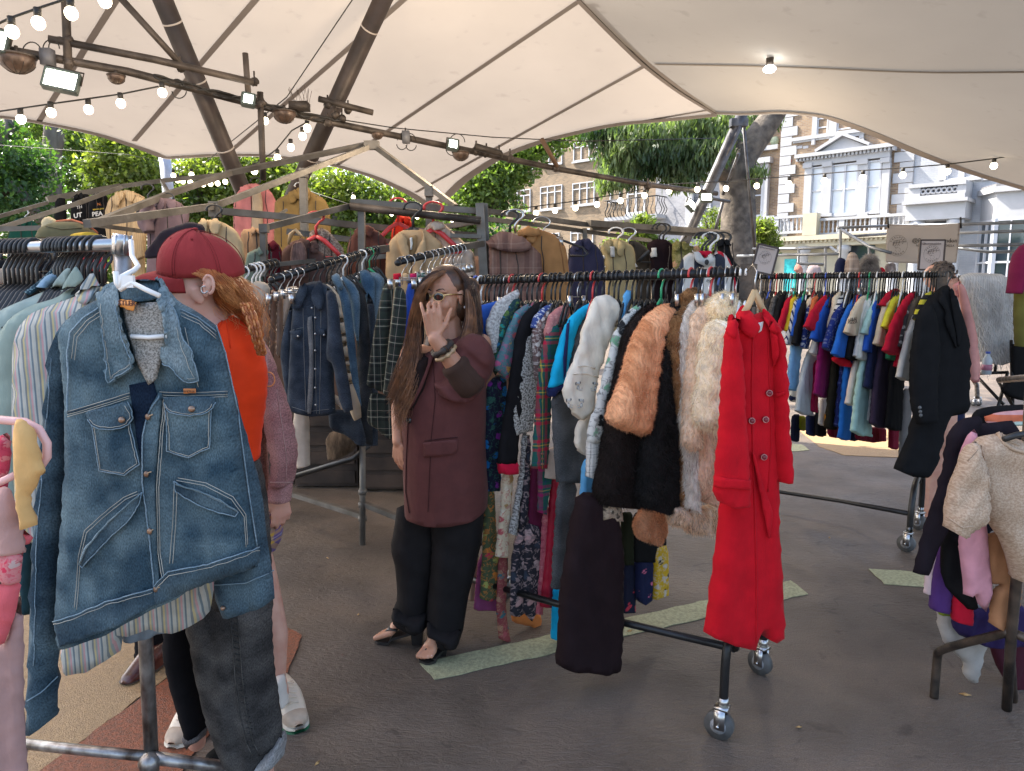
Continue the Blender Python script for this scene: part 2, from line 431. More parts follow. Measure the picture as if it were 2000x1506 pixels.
m_bulb=pbr('lit_bulb',(1,.86,.62),.4,0,0,1,0,emit=3)
m_flood=pbr('lit_floodlight',(1,.97,.86),.4,0,0,1,0,emit=5)
def ground_mat():
 m,n,L,b=newmat('worn_asphalt')
 tc=n.new('ShaderNodeTexCoord');o=tc.outputs['Object']
 def nz(s,d=5,dist=0,st=None):
  v=o
  if st:mp=n.new('ShaderNodeMapping');mp.inputs['Scale'].default_value=st;mp.inputs['Rotation'].default_value=(0,0,.5);L.new(o,mp.inputs[0]);v=mp.outputs[0]
  z=n.new('ShaderNodeTexNoise');z.inputs['Scale'].default_value=s;z.inputs['Detail'].default_value=d;z.inputs['Distortion'].default_value=dist;L.new(v,z.inputs['Vector']);return z.outputs[0]
 base=ramp(n,L,nz(1.1),[(.32,(.088,.070,.055)),(.55,(.122,.096,.076)),(.75,(.155,.120,.094))])
 fine=ramp(n,L,nz(240,3),[(.35,(.6,)*3),(.68,(1.5,)*3)])
 spots=ramp(n,L,nz(26,2),[(.74,(0,)*3),(.78,(1,)*3)])
 c=mixc(n,L,1,base,fine,'MULTIPLY');c=mixc(n,L,1,c,ramp(n,L,nz(3.4,8,.8),[(.36,(.84,.83,.82)),(.5,(1,1,1)),(.66,(1.12,1.09,1.05))]),'MULTIPLY');c=mixc(n,L,fmath(n,L,'MULTIPLY',ramp(n,L,nz(7,8,1.5),[(.62,(0,)*3),(.68,(1,)*3)]),.45),c,(.03,.024,.02));c=mixc(n,L,fmath(n,L,'MULTIPLY',spots,.35),c,(.16,.14,.12))
 L.new(c,b.inputs['Base Color'])
 rr=ramp(n,L,nz(1.6),[(.35,(.40,)*3),(.65,(.62,)*3)]);L.new(rr,b.inputs['Roughness']);b.inputs['Specular IOR Level'].default_value=.5
 h1=nz(150,3);h2=nz(16,3,1.5,(1,2.6,1))
 b1=n.new('ShaderNodeBump');b1 .inputs['Strength'].default_value=.5;b1 .inputs['Distance'].default_value=.003;L.new(h1,b1 .inputs['Height'])
 b2=n.new('ShaderNodeBump');b2 .inputs['Strength'].default_value=.55;b2 .inputs['Distance'].default_value=.013;L.new(h2,b2 .inputs['Height'])
 L.new(b1 .outputs[0],b2 .inputs['Normal']);L.new(b2 .outputs[0],b.inputs['Normal'])
 return m
mk('ground',[(-300,-60,0),(300,-60,0),(300,500,0),(-300,500,0)],[(0,1,2,3)],ground_mat(),smooth=False,kind='structure',origin=False)
def paint(name,col,col2,pts,z,lab=None,jag=.006):
 m=pbr('paint_'+name,col,.6,0,.15,75,.5,170,col2=col2)
 g=[GP(x,y,z)for x,y in pts];rr=random.Random(len(pts));q=[]
 for i,a in enumerate(g):
  b_=g[(i+1)%len(g)];k=max(1,int((b_-a).length/.05))
  for j in range(k):
   p=a.lerp(b_,j/k);q.append(Vector((p.x+rr.uniform(-jag,jag),p.y+rr.uniform(-jag,jag),z)))
 n_=len(q);q2=[Vector((p.x,p.y,z-.003))for p in q]
 return mk(name,q+q2,[tuple(range(n_))]+[(i,(i+1)%n_,(i+1)%n_+n_,i+n_)for i in range(n_)][::1],m,smooth=False,kind='structure',origin=False)
paint('painted_line',(.42,.42,.25),(.26,.265,.16),[(818,1296),(1200,1212),(1545,1134),(1578,1159),(1240,1238),(850,1328)],.005)
paint('painted_line',(.42,.42,.25),(.26,.265,.16),[(1697,1110),(1900,1124),(1900,1154),(1728,1140)],.005)
paint('painted_line',(.42,.42,.25),(.26,.265,.16),[(1540,866),(1566,868),(1582,879),(1540,882)],.005)
paint('ochre_floor_paint',(.36,.24,.12),(.26,.17,.085),[(1560,840),(1900,838),(2300,850),(2300,896),(1900,888),(1745,893),(1650,889),(1600,872)],.005)
paint('ochre_floor_paint',(.24,.165,.075),(.13,.09,.045),[(-300,1150),(520,1150),(545,1200),(330,1320),(60,1520),(-300,1800)],.005)
paint('red_floor_paint',(.26,.075,.03),(.14,.05,.025),[(500,1196),(592,1240),(562,1314),(420,1420),(250,1640),(-80,1640),(60,1520),(330,1320)],.009)
rr=random.Random(4)
for i in range(7):
 px,py=[(1620,1050),(640,1090),(1230,1232),(1885,1356),(700,1200),(1560,1420),(620,1490),(1180,1440),(1700,1260),(1350,1130),(1760,1010),(1640,925),(690,1440),(900,1420),(1500,1490),(1800,1480)][i]
 c=GP(px,py,.006);a=rr.uniform(0,6.28);s=rr.uniform(.008,.016);X=Vector((math.cos(a),math.sin(a),.1));Yv=Vector((-math.sin(a),math.cos(a),.25))
 v=[c-X*s*1.6,c-Yv*s*.7,c+X*s*1.6,c+Yv*s*.7,c+Vector((0,0,.006))]
 mk('fallen_leaf',v,[(0,1,4),(1,2,4),(2,3,4),(3,0,4),(3,2,1,0)],pbr('dry_leaf',(.5,.30,.12),.8,0,.3,40,0),label='tiny dry leaf or scrap lying on the dark asphalt',cat='leaf',group='leaf scraps scattered on the asphalt')
def memb_mat(name,col,tr):
 m,n,L,b=newmat(name)
 tc=n.new('ShaderNodeTexCoord');z=n.new('ShaderNodeTexNoise');z.inputs['Scale'].default_value=.9;z.inputs['Detail'].default_value=6;L.new(tc.outputs['Object'],z.inputs['Vector'])
 c=ramp(n,L,z.outputs[0],[(.3,tuple(x*.88 for x in col)),(.7,col)])
 z2=n.new('ShaderNodeTexNoise');z2 .inputs['Scale'].default_value=7;z2 .inputs['Detail'].default_value=8;L.new(tc.outputs['Object'],z2 .inputs['Vector'])
 c=mixc(n,L,ramp(n,L,z2 .outputs[0],[(.62,(0,)*3),(.75,(.35,)*3)]),c,tuple(x*.6 for x in col))
 d=n.new('ShaderNodeBsdfDiffuse');t=n.new('ShaderNodeBsdfTranslucent');mx=n.new('ShaderNodeMixShader');mx.inputs[0].default_value=tr
 L.new(c,d.inputs[0]);L.new(c,t.inputs[0]);L.new(d.outputs[0],mx.inputs[1]);L.new(t.outputs[0],mx.inputs[2]);L.new(mx.outputs[0],n['Material Output'].inputs[0])
 return m
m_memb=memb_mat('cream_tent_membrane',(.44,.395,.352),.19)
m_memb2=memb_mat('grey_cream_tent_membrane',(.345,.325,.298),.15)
m_hem=memb_mat('membrane_hem',(.33,.30,.285),.2)
def zL(x,y):return 5.2-.22*y+.10*math.sin(x*.55+1.0)*math.sin(y*.35)
def zR(x,y):
 return 3.43-.268*(x-2.2)+.06*math.sin((y-8)*.6)*max(0,min(1,(x-2.2)))
def onz(px,py,fz,off=0):
 d=ray(px,py);t=8.
 for _ in range(60):
  x,y=d.x*t,d.y*t;z=fz(x,y)-off;t2=(z-CH)/d.z
  if t2<=0:t2=20
  t=t*.6+t2*.4
 return Vector((d.x*t,d.y*t,CH+d.z*t))
def curve(pts,k=3):return smooth_poly(pts,k,closed=False)
def sheet(name,bpts,fz,mat,label,res=.28):
 bd=resample(np.array([(p.x,p.y)for p in bpts]),res)
 lo,hi=bd.min(0),bd.max(0);X,Z=np.meshgrid(np.arange(lo[0],hi[0],res),np.arange(lo[1],hi[1],res));g=np.column_stack([X.ravel(),Z.ravel()])
 g=g[inside(g,bd)];g=g[bdist(g,bd)>res*.4];allp=np.vstack([bd,g])
 r=delaunay_2d_cdt([Vector(p)for p in allp],[],[list(range(len(bd)))],1,1e-5)
 v=[(p.x,p.y,fz(p.x,p.y))for p in r[0]]
 o=mk(name,v,r[2],mat,smooth=True,label=label,cat='tent roof',origin=False)
 return o
edgeL=curve([(-420,215),(0,228),(180,262),(290,298),(322,312),(352,310)],2)+curve([(352,310),(420,306),(520,306),(640,322),(730,348),(800,380),(836,404),(850,402)],2)+curve([(850,402),(872,388),(905,355),(970,312),(1060,278),(1200,246),(1320,236),(1400,228)],2)
ridge=curve([(1400,222),(1330,180),(1262,128),(1195,62),(1135,0)],2)
eL=[onz(x,y,zL)for x,y in edgeL];rL=[onz(x,y,zL)for x,y in ridge]
up=[Vector((-.2,4.6,0)),Vector((-.7,3.0,0)),Vector((-.9,2.4,0)),Vector((-8.5,2.4,0))]
roofL=sheet('tent_membrane',eL+rL+up,zL,m_memb,'large cream fabric roof with radiating seams over the left of the market',.3)
edgeR=curve([(1400,224),(1450,226),(1530,222),(1610,230),(1700,262),(1800,305),(1900,342),(2000,372),(2200,430)],2)
eR=[onz(x,y,zR)for x,y in edgeR]
for p in eR+rL:pass
e2=[Vector((p.x,p.y,0))for p in eR]+[Vector((6.8,5,0)),Vector((6.6,2.4,0)),Vector((-.8,2.4,0)),Vector((-.5,3.0,0)),Vector((0,4.6,0))]
rR=[onz(x,y,zR)for x,y in ridge][::-1]
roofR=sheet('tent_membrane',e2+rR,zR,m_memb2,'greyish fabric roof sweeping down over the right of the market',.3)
def strip(name,pts,w_,mat,parent,closed=False):
 v=[];f=[]
 m=len(pts)
 for i,p in enumerate(pts):
  t=(pts[min(i+1,m-1)]-pts[max(i-1,0)]);t.z=0;t.normalize();s=Vector((-t.y,t.x,0))*w_/2
  v+=[p-s,p+s]
 f=[(2*i,2*i+1,2*i+3,2*i+2)for i in range(m-1)]
 vv=v+[q+Vector((0,0,.003))for q in v];k=len(v)
 f+=[tuple(a+k for a in q)[::-1]for q in f]
 return mk(name,vv,f,mat,parent,True)
def seam_line(a,b,fz,parent,w_=.055,n=24,mat=None):
 pts=[onz(a[0]+(b[0]-a[0])*i/n,a[1]+(b[1]-a[1])*i/n,fz,.008)for i in range(n+1)]
 return strip('seam',pts,w_,mat or m_hem,parent)
for a,b in(((232,-8),(76,238)),((508,-10),(262,276)),((800,-10),(455,292)),((1150,-10),(660,322)),((1262,128),(812,376)),((1392,214),(1200,246)),((-10,60),(-60,225))):
 seam_line(a,b,zL,roofL)
def hemline(e,fz,parent,w_,off):
 pts=[onz(x,y-off,fz,.012)for x,y in e];strip('hem',pts,w_,m_hem,parent)
hemline(edgeL,zL,roofL,.14,3)
q=[onz(x,y,zL,.03)for x,y in ridge];strip('hem',q,.1,m_hem,roofL)
MB().tube([p+Vector((0,0,.01))for p in q],.014,8).build('ridge_cable',m_rust,roofL)
hemline(edgeR,zR,roofR,.10,3)
m_seam2=memb_mat('dark_seam',(.34,.31,.28),.2)
c2=curve([(1280,126),(1500,130),(1800,143),(2040,141)],2);strip('seam',[onz(x,y,zR,.01)for x,y in c2],.045,m_seam2,roofR)
c2=curve([(1395,214),(1480,238),(1560,250)],2)
def pipe(name,pts,r,mat,parent=None,n=10,**k):
 return MB().tube([P(*p)for p in pts],r,n).build(name,mat,parent,**k)
t=thing('tent_mast','dark brown round mast leaning in from the upper left, crossing the scaffold beam','mast',(P(500,440,6.2).x,6.2,0))
a,b_=P(293,-60,5.2),P(474,372,6.2);d=(b_-a).normalized();e=b_+d*((0-b_.z)/d.z)
MB().tube([a-d*.5,e],.068,20).build('pole',m_mast,t)
for q_ in(.34,.76,1.3,1.75):p=a+d*q_;MB().tube([p-d*.006,p+d*.006],.0695,20).build('cable_tie',pbr('pale_tie',(.45,.40,.36),.6),t)
t2=thing('tent_mast','dark brown round mast leaning right, clamped to the scaffold beam at centre','mast',(P(520,440,7.2).x,7.2,0))
a2,b2=P(775,-60,5.8),P(566,395,7.0);d2=(b2-a2).normalized();e2_=b2+d2*((0-b2 .z)/d2 .z)
MB().tube([a2-d2*.5,e2_],.071,20).build('pole',m_mast,t2)
for q_ in(.5,1.2,1.8):p=a2+d2*q_;MB().tube([p-d2*.006,p+d2*.006],.0725,20).build('cable_tie',MC['pale_tie'],t2)
beam=[(-60,82,4.7),(0,95,4.8),(250,140,5.1),(500,205,5.6),(650,240,6.0),(880,287,6.6),(1100,332,7.3),(1260,360,7.9),(1400,378,8.4)]
T=thing('scaffold_beam','long dark scaffold tube rising from the right mast to the upper left corner','scaffold',tuple(P(650,240,6.0)))
def bz(px):
 for(x0,y0,Y0),(x1,y1,Y1)in zip(beam,beam[1:]):
  if x0<=px<=x1:t_=(px-x0)/(x1-x0);return y0+(y1-y0)*t_,Y0+(Y1-Y0)*t_
 return beam[-1][1:]
pipe('tube',beam,.027,m_rust,T)
pipe('upper_tube',[(95,76,4.9),(300,116,5.1),(495,161,5.4)],.024,m_rust,T)
pipe('upright',[(126,-40,4.93),(134,150,4.93)],.026,m_rust,T)
pipe('upright',[(479,104,5.45),(486,200,5.45)],.022,m_rust,T)
pipe('upright',[(508,180,5.6),(514,352,5.6)],.024,m_rust,T)
pipe('brace',[(228,-12,5.0),(357,130,5.2)],.022,m_rust,T)
pipe('short_tube',[(622,193,5.9),(728,220,6.1)],.024,m_rust,T)
pipe('short_tube',[(928,286,6.6),(978,300,6.7)],.03,m_rust,T)
pipe('short_tube',[(1058,272,7.0),(1088,325,7.2)],.022,pbr('rusty_tube',(.16,.09,.05),.7),T)
rr=random.Random(7)
def clamp(px,py,Y,s=.04):
 m_=MB();c=P(px,py,Y)
 for k in range(3):
  d_=Vector((rr.uniform(-1,1),rr.uniform(-.5,.5),rr.uniform(-1,1))).normalized()
  m_.tube([c-d_*s*.7,c+d_*s*.7],s*.62,8)
 m_.tube([c,c+Vector((0,0,s*2))],s*.18,6);m_.build('clamp',m_rust,T)
for x,y in((133,78),(134,122),(497,160),(506,205),(512,200),(640,205),(655,225),(668,232),(680,215),(640,240),(930,295),(950,300),(975,303),(1086,328),(996,310),(352,132),(792,268),(1265,365)):
 clamp(x,y,bz(x)[1]-.03,.038 if x<900 else.045)
for k in range(4):
 pts=[]
 for i in range(60):
  px=300+i*6.2;y,Y=bz(px);pts.append((px,y-3+5*math.sin(i*.21*(1+k*.3)+k*2),Y-.03+.012*math.sin(i+k)))
 pipe('cable',pts,.008,m_cable,T,5)
for x0,y0,r_ in((62,92,18),(100,85,16),(115,84,20),(790,268,14),(800,268,12),(893,272,15),(345,160,14)):
 Yq=bz(x0)[1]-.02;pipe('cable',[(x0+r_*math.cos(a_),y0+(6 if x0>700 else 10)-r_*math.sin(a_)*1.1,Yq)for a_ in np.linspace(0,math.pi,12)],.004,m_cable,T,5)
for x0,y0,r_ in((785,282,10),(803,284,10),(885,290,14),(350,178,14)):
 Yq=bz(x0)[1]-.02;pipe('cable',[(x0+r_*math.cos(a_),y0+r_*math.sin(a_),Yq)for a_ in np.linspace(0,math.pi,12)],.004,m_cable,T,5)
B=MB();c=P(585,208,5.75);B.box(c-Vector((.07,.05,.03)),c+Vector((.07,.05,.03)));B.build('junction_box',m_rust,T)
B=MB()
for i in range(14):p=c+Vector((rr.uniform(-.07,.07),rr.uniform(-.04,.04),.03));B.tube([p,p+Vector((rr.uniform(-.05,.03),0,rr.uniform(.08,.12)))],.0016,4)
B.build('bird_spikes',m_rust,T)
c=P(93,112,4.85);MB().box(c-Vector((.035,.03,.05)),c+Vector((.035,.03,.05))).build('junction_box',pbr('grey_box',(.12,.12,.13),.5),T)
c=P(793,268,6.3);MB().box(c-Vector((.03,.03,.05)),c+Vector((.03,.03,.05))).build('junction_box',MC['grey_box'],T)
for pts,lab in((((715,-40,5.6),(560,190,6.6),(395,322,8.0)),'thin tent guy wire running down left from the top centre'),(((655,232,6.0),(770,250,6.6),(960,268,7.2),(1130,276,7.8),(1400,270,9)),'thin chain and wire strung right from the centre mast'),(((-20,282,14),(250,302,14),(330,320,14)),'pale thin wire crossing the left trees')):
 pipe('guy_wire',pts,.005,m_cable,None,5,label=lab,cat='wire')
def dome(px,py,Y,r_,lab):
 c=P(px,py,Y);t=thing('dome_speaker',lab,'speaker',tuple(c),'brown dome speakers under the scaffold beam')
 md=pbr('brown_dome',(.11,.07,.05),.45,.3,.3,20,.1)
 MB().ball(c,(r_,r_,r_*.85),20,8,None,-1,.15).build('shell',md,t)
 B=MB();B.tube([c+Vector((0,0,r_*.1)),c+Vector((0,0,r_*.2))],r_*1.08,20);B.build('rim',m_rust,t)
 B=MB()
 for k in range(10):
  a_=k*math.pi/5;pp=[]
  for j in range(6):
   e_=j/5*1.2;pp.append(c+Vector((math.sin(e_)*math.cos(a_)*r_*1.01,math.sin(e_)*math.sin(a_)*r_*1.01,-math.cos(e_)*r_*.86)))
  B.tube(pp,.0018,4)
 B.build('grille',m_rust,t);MB().tube([c+Vector((0,0,r_*.2)),c+Vector((0,0,r_*.75))],.012,6).build('bracket',m_rust,t)
dome(33,115,4.8,.105,'large brown dome speaker at the far left under the beam')
dome(227,150,5.05,.055,'small dome speaker between the left floodlight and the left mast')
dome(555,222,5.7,.085,'dome speaker hanging just left of the centre mast')
dome(737,262,6.2,.05,'small dome speaker just right of the centre mast')
dome(900,300,6.6,.075,'dome speaker below the floodlight right of centre')
def flood(px,py,Y,w_,h_,yaw,roll,lab):
 c=P(px,py,Y);t=thing('floodlight',lab,'floodlight',tuple(c),'lit floodlights on the scaffold beam')
 M=Matrix.Translation(c)@Matrix.Rotation(R(yaw),4,'Z')@Matrix.Rotation(R(roll),4,'Y')@Matrix.Rotation(R(-18),4,'X')
 MB().box((-w_/2,0,-h_/2),(w_/2,.04,h_/2),M).build('housing',pbr('green_grey_housing',(.06,.08,.07),.5),t,False)
 g=.012;MB().box((-w_/2+g,-.004,-h_/2+g),(w_/2-g,.003,h_/2-g),M).build('lens',m_flood,t,False)
 B=MB()
 for s in(-1,1):B.box((s*w_/2-.005,-.006,-h_/2),(s*w_/2+.005,.045,h_/2),M);B.box((-w_/2,-.006,s*h_/2-.005),(w_/2,.045,s*h_/2+.005),M)
 B.build('frame',MC['green_grey_housing'],t,False)
 MB().tube([M@Vector((-w_/2-.01,.03,0)),M@Vector((-w_/2-.01,.03,h_*.7)),M@Vector((w_/2+.01,.03,h_*.7)),M@Vector((w_/2+.01,.03,0))],.006,6).build('bracket',m_rust,t)
def lampl(px,py,Y,e):
 l=bpy.data.lights.new('floodlight_beam','POINT');l.energy=e*.42;l.color=(1,.80,.58);l.shadow_soft_size=.12
 o=bpy.data.objects.new('floodlight_beam',l);COL.objects.link(o);o.location=P(px,py,Y)+Vector((.1,-1.3,-.15))
for a_ in((118,155,4.8,22),(485,193,5.4,30),(885,281,6.5,50),(1380,385,8.2,40)):lampl(*a_)
flood(118,155,4.8,.20,.13,12,10,'large lit floodlight on the left of the beam')
flood(485,193,5.4,.085,.085,15,8,'small lit floodlight left of the centre mast')
flood(885,281,6.5,.09,.09,15,8,'small lit floodlight right of the centre mast')
flood(1380,385,8.2,.13,.09,0,0,'lit floodlight on the right mast by the tree')
flood(1352,400,8.3,.12,.10,30,35,'tilted lit floodlight on the right mast beside the other one')
flood(-4,78,4.7,.1,.14,20,10,'lit floodlight cut by the left edge of the picture')
p=onz(1503,135,zR,.10);t=thing('roof_glow_spot','round white lamp glowing under the right roof','lamp',tuple(p))  # glowing disc added to stand in for the bright spot on the membrane
MB().ball(p,(.05,.05,.03),16,8).build('lens',pbr('lit_glow_spot',(1,1,.95),.4,emit=8,bump=0,var=0),t)
MB().tube([p+Vector((0,0,.02)),p+Vector((0,0,.085))],.03,12).build('housing',m_rust,t)
T3=thing('tent_mast','grey steel mast with struts leaning beside the big tree on the right','mast',(P(1340,460,8.4).x,8.4,0))
a3,b3=P(1444,236,8.05),P(1352,440,8.5);d3=(b3-a3).normalized()
MB().tube([a3-d3*.1,b3+d3*((0-b3 .z)/d3 .z)],.062,16).build('pole',pbr('grey_mast',(.10,.10,.11),.45,.4,.5,12,.1,40,col2=(.04,.04,.045)),T3)
for q_ in(((1452,240,8.1),(1475,500,8.6)),((1443,300,8.15),(1412,380,8.5)),((1446,246,8.0),(1390,360,8.3)),((1412,395,8.4),(1388,480,8.6)),((1368,384,8.3),(1425,394,8.4))):pipe('strut',q_,.018,MC['grey_mast'],T3,8)
B=MB();c=P(1448,240,8.05);B.box(c-Vector((.12,.05,.04)),c+Vector((.06,.05,.04)));B.build('head_plate',MC['grey_mast'],T3,False)
pipe('tent_mast',[(322,308,9.4),(334,430,9.4),(340,520,9.4)],.07,pbr('white_mast',(.4,.42,.48),.4),label='pale short mast holding the roof corner in front of the left trees',cat='mast')
def string(lab,pts,bulbs,r_=.033,drop=1.0,cr_=.006):
 t=thing('string_lights',lab,'string lights',tuple(P(*pts[0])),'festoon strings of warm bulbs')
 q=[P(*p)for p in pts];MB().tube(q,cr_,5).build('cable',m_cable,t)
 for(bx,by,Y)in bulbs:
  c=P(bx,by,Y);MB().ball(c,(r_,r_,r_*1.1),10,7).build('bulb',m_bulb,t)
  MB().tube([c+Vector((0,0,r_*.9)),c+Vector((0,0,r_*2.3))],r_*.6,8).build('socket',m_cable,t)
string('upper left festoon string with four large bulbs',[(-40,62,3.4),(24,34,3.4),(75,16,3.4),(139,-5,3.4),(220,-40,3.4)],[(24,62,3.4),(75,45,3.4),(139,26,3.4),(205,2,3.4)],.028)
string('left festoon string running along the roof edge',[(-30,222,5.0),(100,203,5.0),(236,184,5.1),(310,169,5.2)],[(41,233,5),(100,220,5),(173,214,5.05),(236,202,5.1),(317,181,5.15)],.03)
string('festoon string dropping left from the centre mast',[(604,236,6.0),(570,255,6.2),(540,292,6.4),(518,308,6.5),(496,322,6.6),(455,345,6.8)],[(600,250,6),(591,266,6.1),(568,288,6.3),(542,308,6.4),(497,334,6.6),(518,236,6.4)],.03)
string('far cluster of small bulbs low in front of the left trees',[(335,340,9),(360,352,9),(420,352,9),(450,340,9)],[(339,343,9),(347,352,9),(357,354,9),(372,356,9),(374,341,9),(397,360,9),(411,359,9),(425,358,9),(440,355,9)],.03)
rb=[(1047,416),(1084,411),(1124,406),(1166,399),(1212,392),(1259,382),(1307,373),(1362,370),(1418,368)]
string('right festoon string in front of the brick flats',[(930,420,8.3)]+[(x,y-13,8.2)for x,y in rb],[(x,y,8.2)for x,y in rb],.031)
rb=[(1478,363,8.0),(1541,359,7.8),(1610,353,7.6),(1685,347,7.4),(1763,342,7.2),(1850,335,7.0),(1941,324,6.8)]
string('right festoon string in front of the white terrace',[(1418,356,8.2)]+[(x,y-14,Y)for x,y,Y in rb]+[(2060,292,6.6)],rb,.03)
string('far small bulbs seen under the roof edge at centre',[(600,372,9.5),(700,405,9.5),(900,420,9.5)],[(626,391,9.5),(690,385,9.5),(765,418,9.5),(815,424,9.5),(883,430,9.5)],.026)
FD=Vector((-.717,.697,0)).normalized();FN=Vector((-FD.y,FD.x,0));FN=FN if FN.y<0 else-FN
class Fac:
 def __init__(s,B0):s.B=Vector((B0[0],B0[1],0))
 def sz(s,px,py,off=0):
  d=ray(px,py);B=s.B+FN*off;t=(B.dot(FN)-Vector((0,0,CH)).dot(FN))/d.dot(FN);p=Vector((0,0,CH))+d*t
  return(p-s.B).dot(FD),p.z
 def box(s,mb,s0,s1,z0,z1,o0,o1):
  v=[s.B+FD*a+FN*o+Vector((0,0,z))for a in(s0,s1)for o in(o0,o1)for z in(z0,z1)]
  c=sum(v,Vector())/8;f=[(0,1,3,2),(4,6,7,5),(0,4,5,1),(2,3,7,6),(0,2,6,4),(1,5,7,3)]
  g=[]
  for q in f:
   n_=(v[q[1]]-v[q[0]]).cross(v[q[2]]-v[q[0]]);m_=sum((v[i]for i in q),Vector())/4
   g.append(q if n_.dot(m_-c)>0 else q[::-1])
  return mb.add(v,g,[(a,z)for a in(s0,s1)for o in(o0,o1)for z in(z0,z1)])
 def pb(s,mb,x0,y0,x1,y1,o0,o1):
  xm,ym=(x0+x1)/2,(y0+y1)/2
  return s.box(mb,s.sz(x0,ym,o1)[0],s.sz(x1,ym,o1)[0],s.sz(xm,y1,o1)[1],s.sz(xm,y0,o1)[1],o0,o1)
def brick_mat(name,c1,c2,mortar,bw=.225,bh=.075,bump=.4):
 m,n,L,b=newmat(name);tc=n.new('ShaderNodeTexCoord')
 br=n.new('ShaderNodeTexBrick');L.new(tc.outputs['UV'],br.inputs['Vector']);br.inputs['Scale'].default_value=1
 br.inputs['Brick Width'].default_value=bw;br.inputs['Row Height'].default_value=bh;br.inputs['Mortar Size'].default_value=.008
 br.inputs['Color1'].default_value=(*c1,1);br.inputs['Color2'].default_value=(*c2,1);br.inputs['Mortar'].default_value=(*mortar,1)
 z=n.new('ShaderNodeTexNoise');z.inputs['Scale'].default_value=.7;z.inputs['Detail'].default_value=7;L.new(tc.outputs['Object'],z.inputs['Vector'])
 L.new(mixc(n,L,1,br.outputs[0],ramp(n,L,z.outputs[0],[(.3,(.7,)*3),(.7,(1.15,)*3)]),'MULTIPLY'),b.inputs['Base Color'])
 bp=n.new('ShaderNodeBump');bp.inputs['Strength'].default_value=bump;bp.inputs['Distance'].default_value=.01;bp.invert=True;L.new(br.outputs['Fac'],bp.inputs['Height']);L.new(bp.outputs[0],b.inputs['Normal'])
 b.inputs['Roughness'].default_value=.85;MC[name]=m;return m
m_stock=brick_mat('yellow_stock_brick',(.32,.22,.13),(.20,.13,.085),(.27,.24,.20))
m_brown=brick_mat('brown_flat_brick',(.29,.20,.12),(.18,.13,.08),(.24,.21,.165))
m_whbrick=brick_mat('white_painted_brick',(.38,.39,.42),(.35,.37,.40),(.32,.34,.37),bump=.6)
m_wh=pbr('white_stucco',(.38,.385,.40),.6,0,.06,1.5,.1,20)
m_cream=pbr('cream_stucco',(.43,.39,.29),.6,0,.08,1.5,.1,20)
m_frame=pbr('white_window_frame',(.48,.49,.52),.4,0,.03,3,0)
def glass_mat():
 m,n,L,b=newmat('window_glass');b.inputs['Base Color'].default_value=(.05,.07,.09,1);b.inputs['Roughness'].default_value=.05;b.inputs['Specular IOR Level'].default_value=1
 b.inputs['Metallic'].default_value=.35;return m
m_glass=glass_mat();m_blind=pbr('white_blind',(.62,.66,.70),.35,0,.05,2,0)
A=Fac((20.7,29.0))
def win(F_,H,x0,y0,x1,y1,cols=1,bars=(.5,),out=.0,blind=False,fw=.06,sub='window'):
 s0,z=F_.sz(x0,(y0+y1)/2,out);s1,_=F_.sz(x1,(y0+y1)/2,out);zb=F_.sz((x0+x1)/2,y1,out)[1];zt=F_.sz((x0+x1)/2,y0,out)[1]
 if s0<s1:s0,s1=s1,s0
 m_=MB();F_.box(m_,s1,s1+fw,zb,zt,out-.1,out+.03);F_.box(m_,s0-fw,s0,zb,zt,out-.1,out+.03)
 F_.box(m_,s1+fw,s0-fw,zt-fw,zt,out-.1,out+.03);F_.box(m_,s1+fw,s0-fw,zb,zb+fw,out-.1,out+.03)
 for k in range(1,cols):c=s1+(s0-s1)*k/cols;F_.box(m_,c-fw*.6,c+fw*.6,zb+fw,zt-fw,out-.1,out+.025)
 for q_ in bars:
  zz=zb+(zt-zb)*q_
  for k in range(cols):F_.box(m_,s1+(s0-s1)*k/cols+fw,s1+(s0-s1)*(k+1)/cols-fw,zz-.03,zz+.03,out-.1,out+.02)
 f=m_.build(sub,m_frame,H,False)
 m2=MB();F_.box(m2,s1+.03,s0-.03,zb+.03,zt-.03,out-.08,out-.05);m2 .build('pane',m_glass,f,False)
 if blind:m3=MB();F_.box(m3,s1+.07,s0-.07,zb+.05+(zt-zb)*(.0 if blind is True else blind),zt-.05,out-.05,out-.047);m3 .build('blind',m_blind,f,False)
 m4=MB();F_.box(m4,s1-.06,s0+.06,zb-.1,zb-.003,out,out+.1);m4 .build('sill',m_wh,f,False)
def Z(x,y):return 1400+.3*x,200+.3*y
def zz_(x0,y0,x1,y1):return(*Z(x0,y0),*Z(x1,y1))
H=thing('terraced_house','yellow brick terraced house with white quoins, pediment and first floor balustrade','house',tuple(A.B+FD*5))
sL=A.sz(1522,350)[0];sR=A.sz(1783,350)[0]
m_=MB();A.box(m_,sR,sL,0,14.5,-6,0);m_.build('wall',m_stock,H,False)
m_=MB();A.box(m_,sR,sL,0,A.sz(1650,475)[1],0,.06);m_.build('ground_floor_render',m_cream,H,False)
z=3.9;k=0
while z<13.5:
 for(a,sg)in((sL,-1),(sR,1)):
  w_=.80 if k%2 else.55
  m_=MB();A.box(m_,*sorted((a,a+sg*w_)),z,z+.42,0,.05+.004*(k%3));m_.build('quoin',m_wh,H,False)
 z+=.45;k+=1
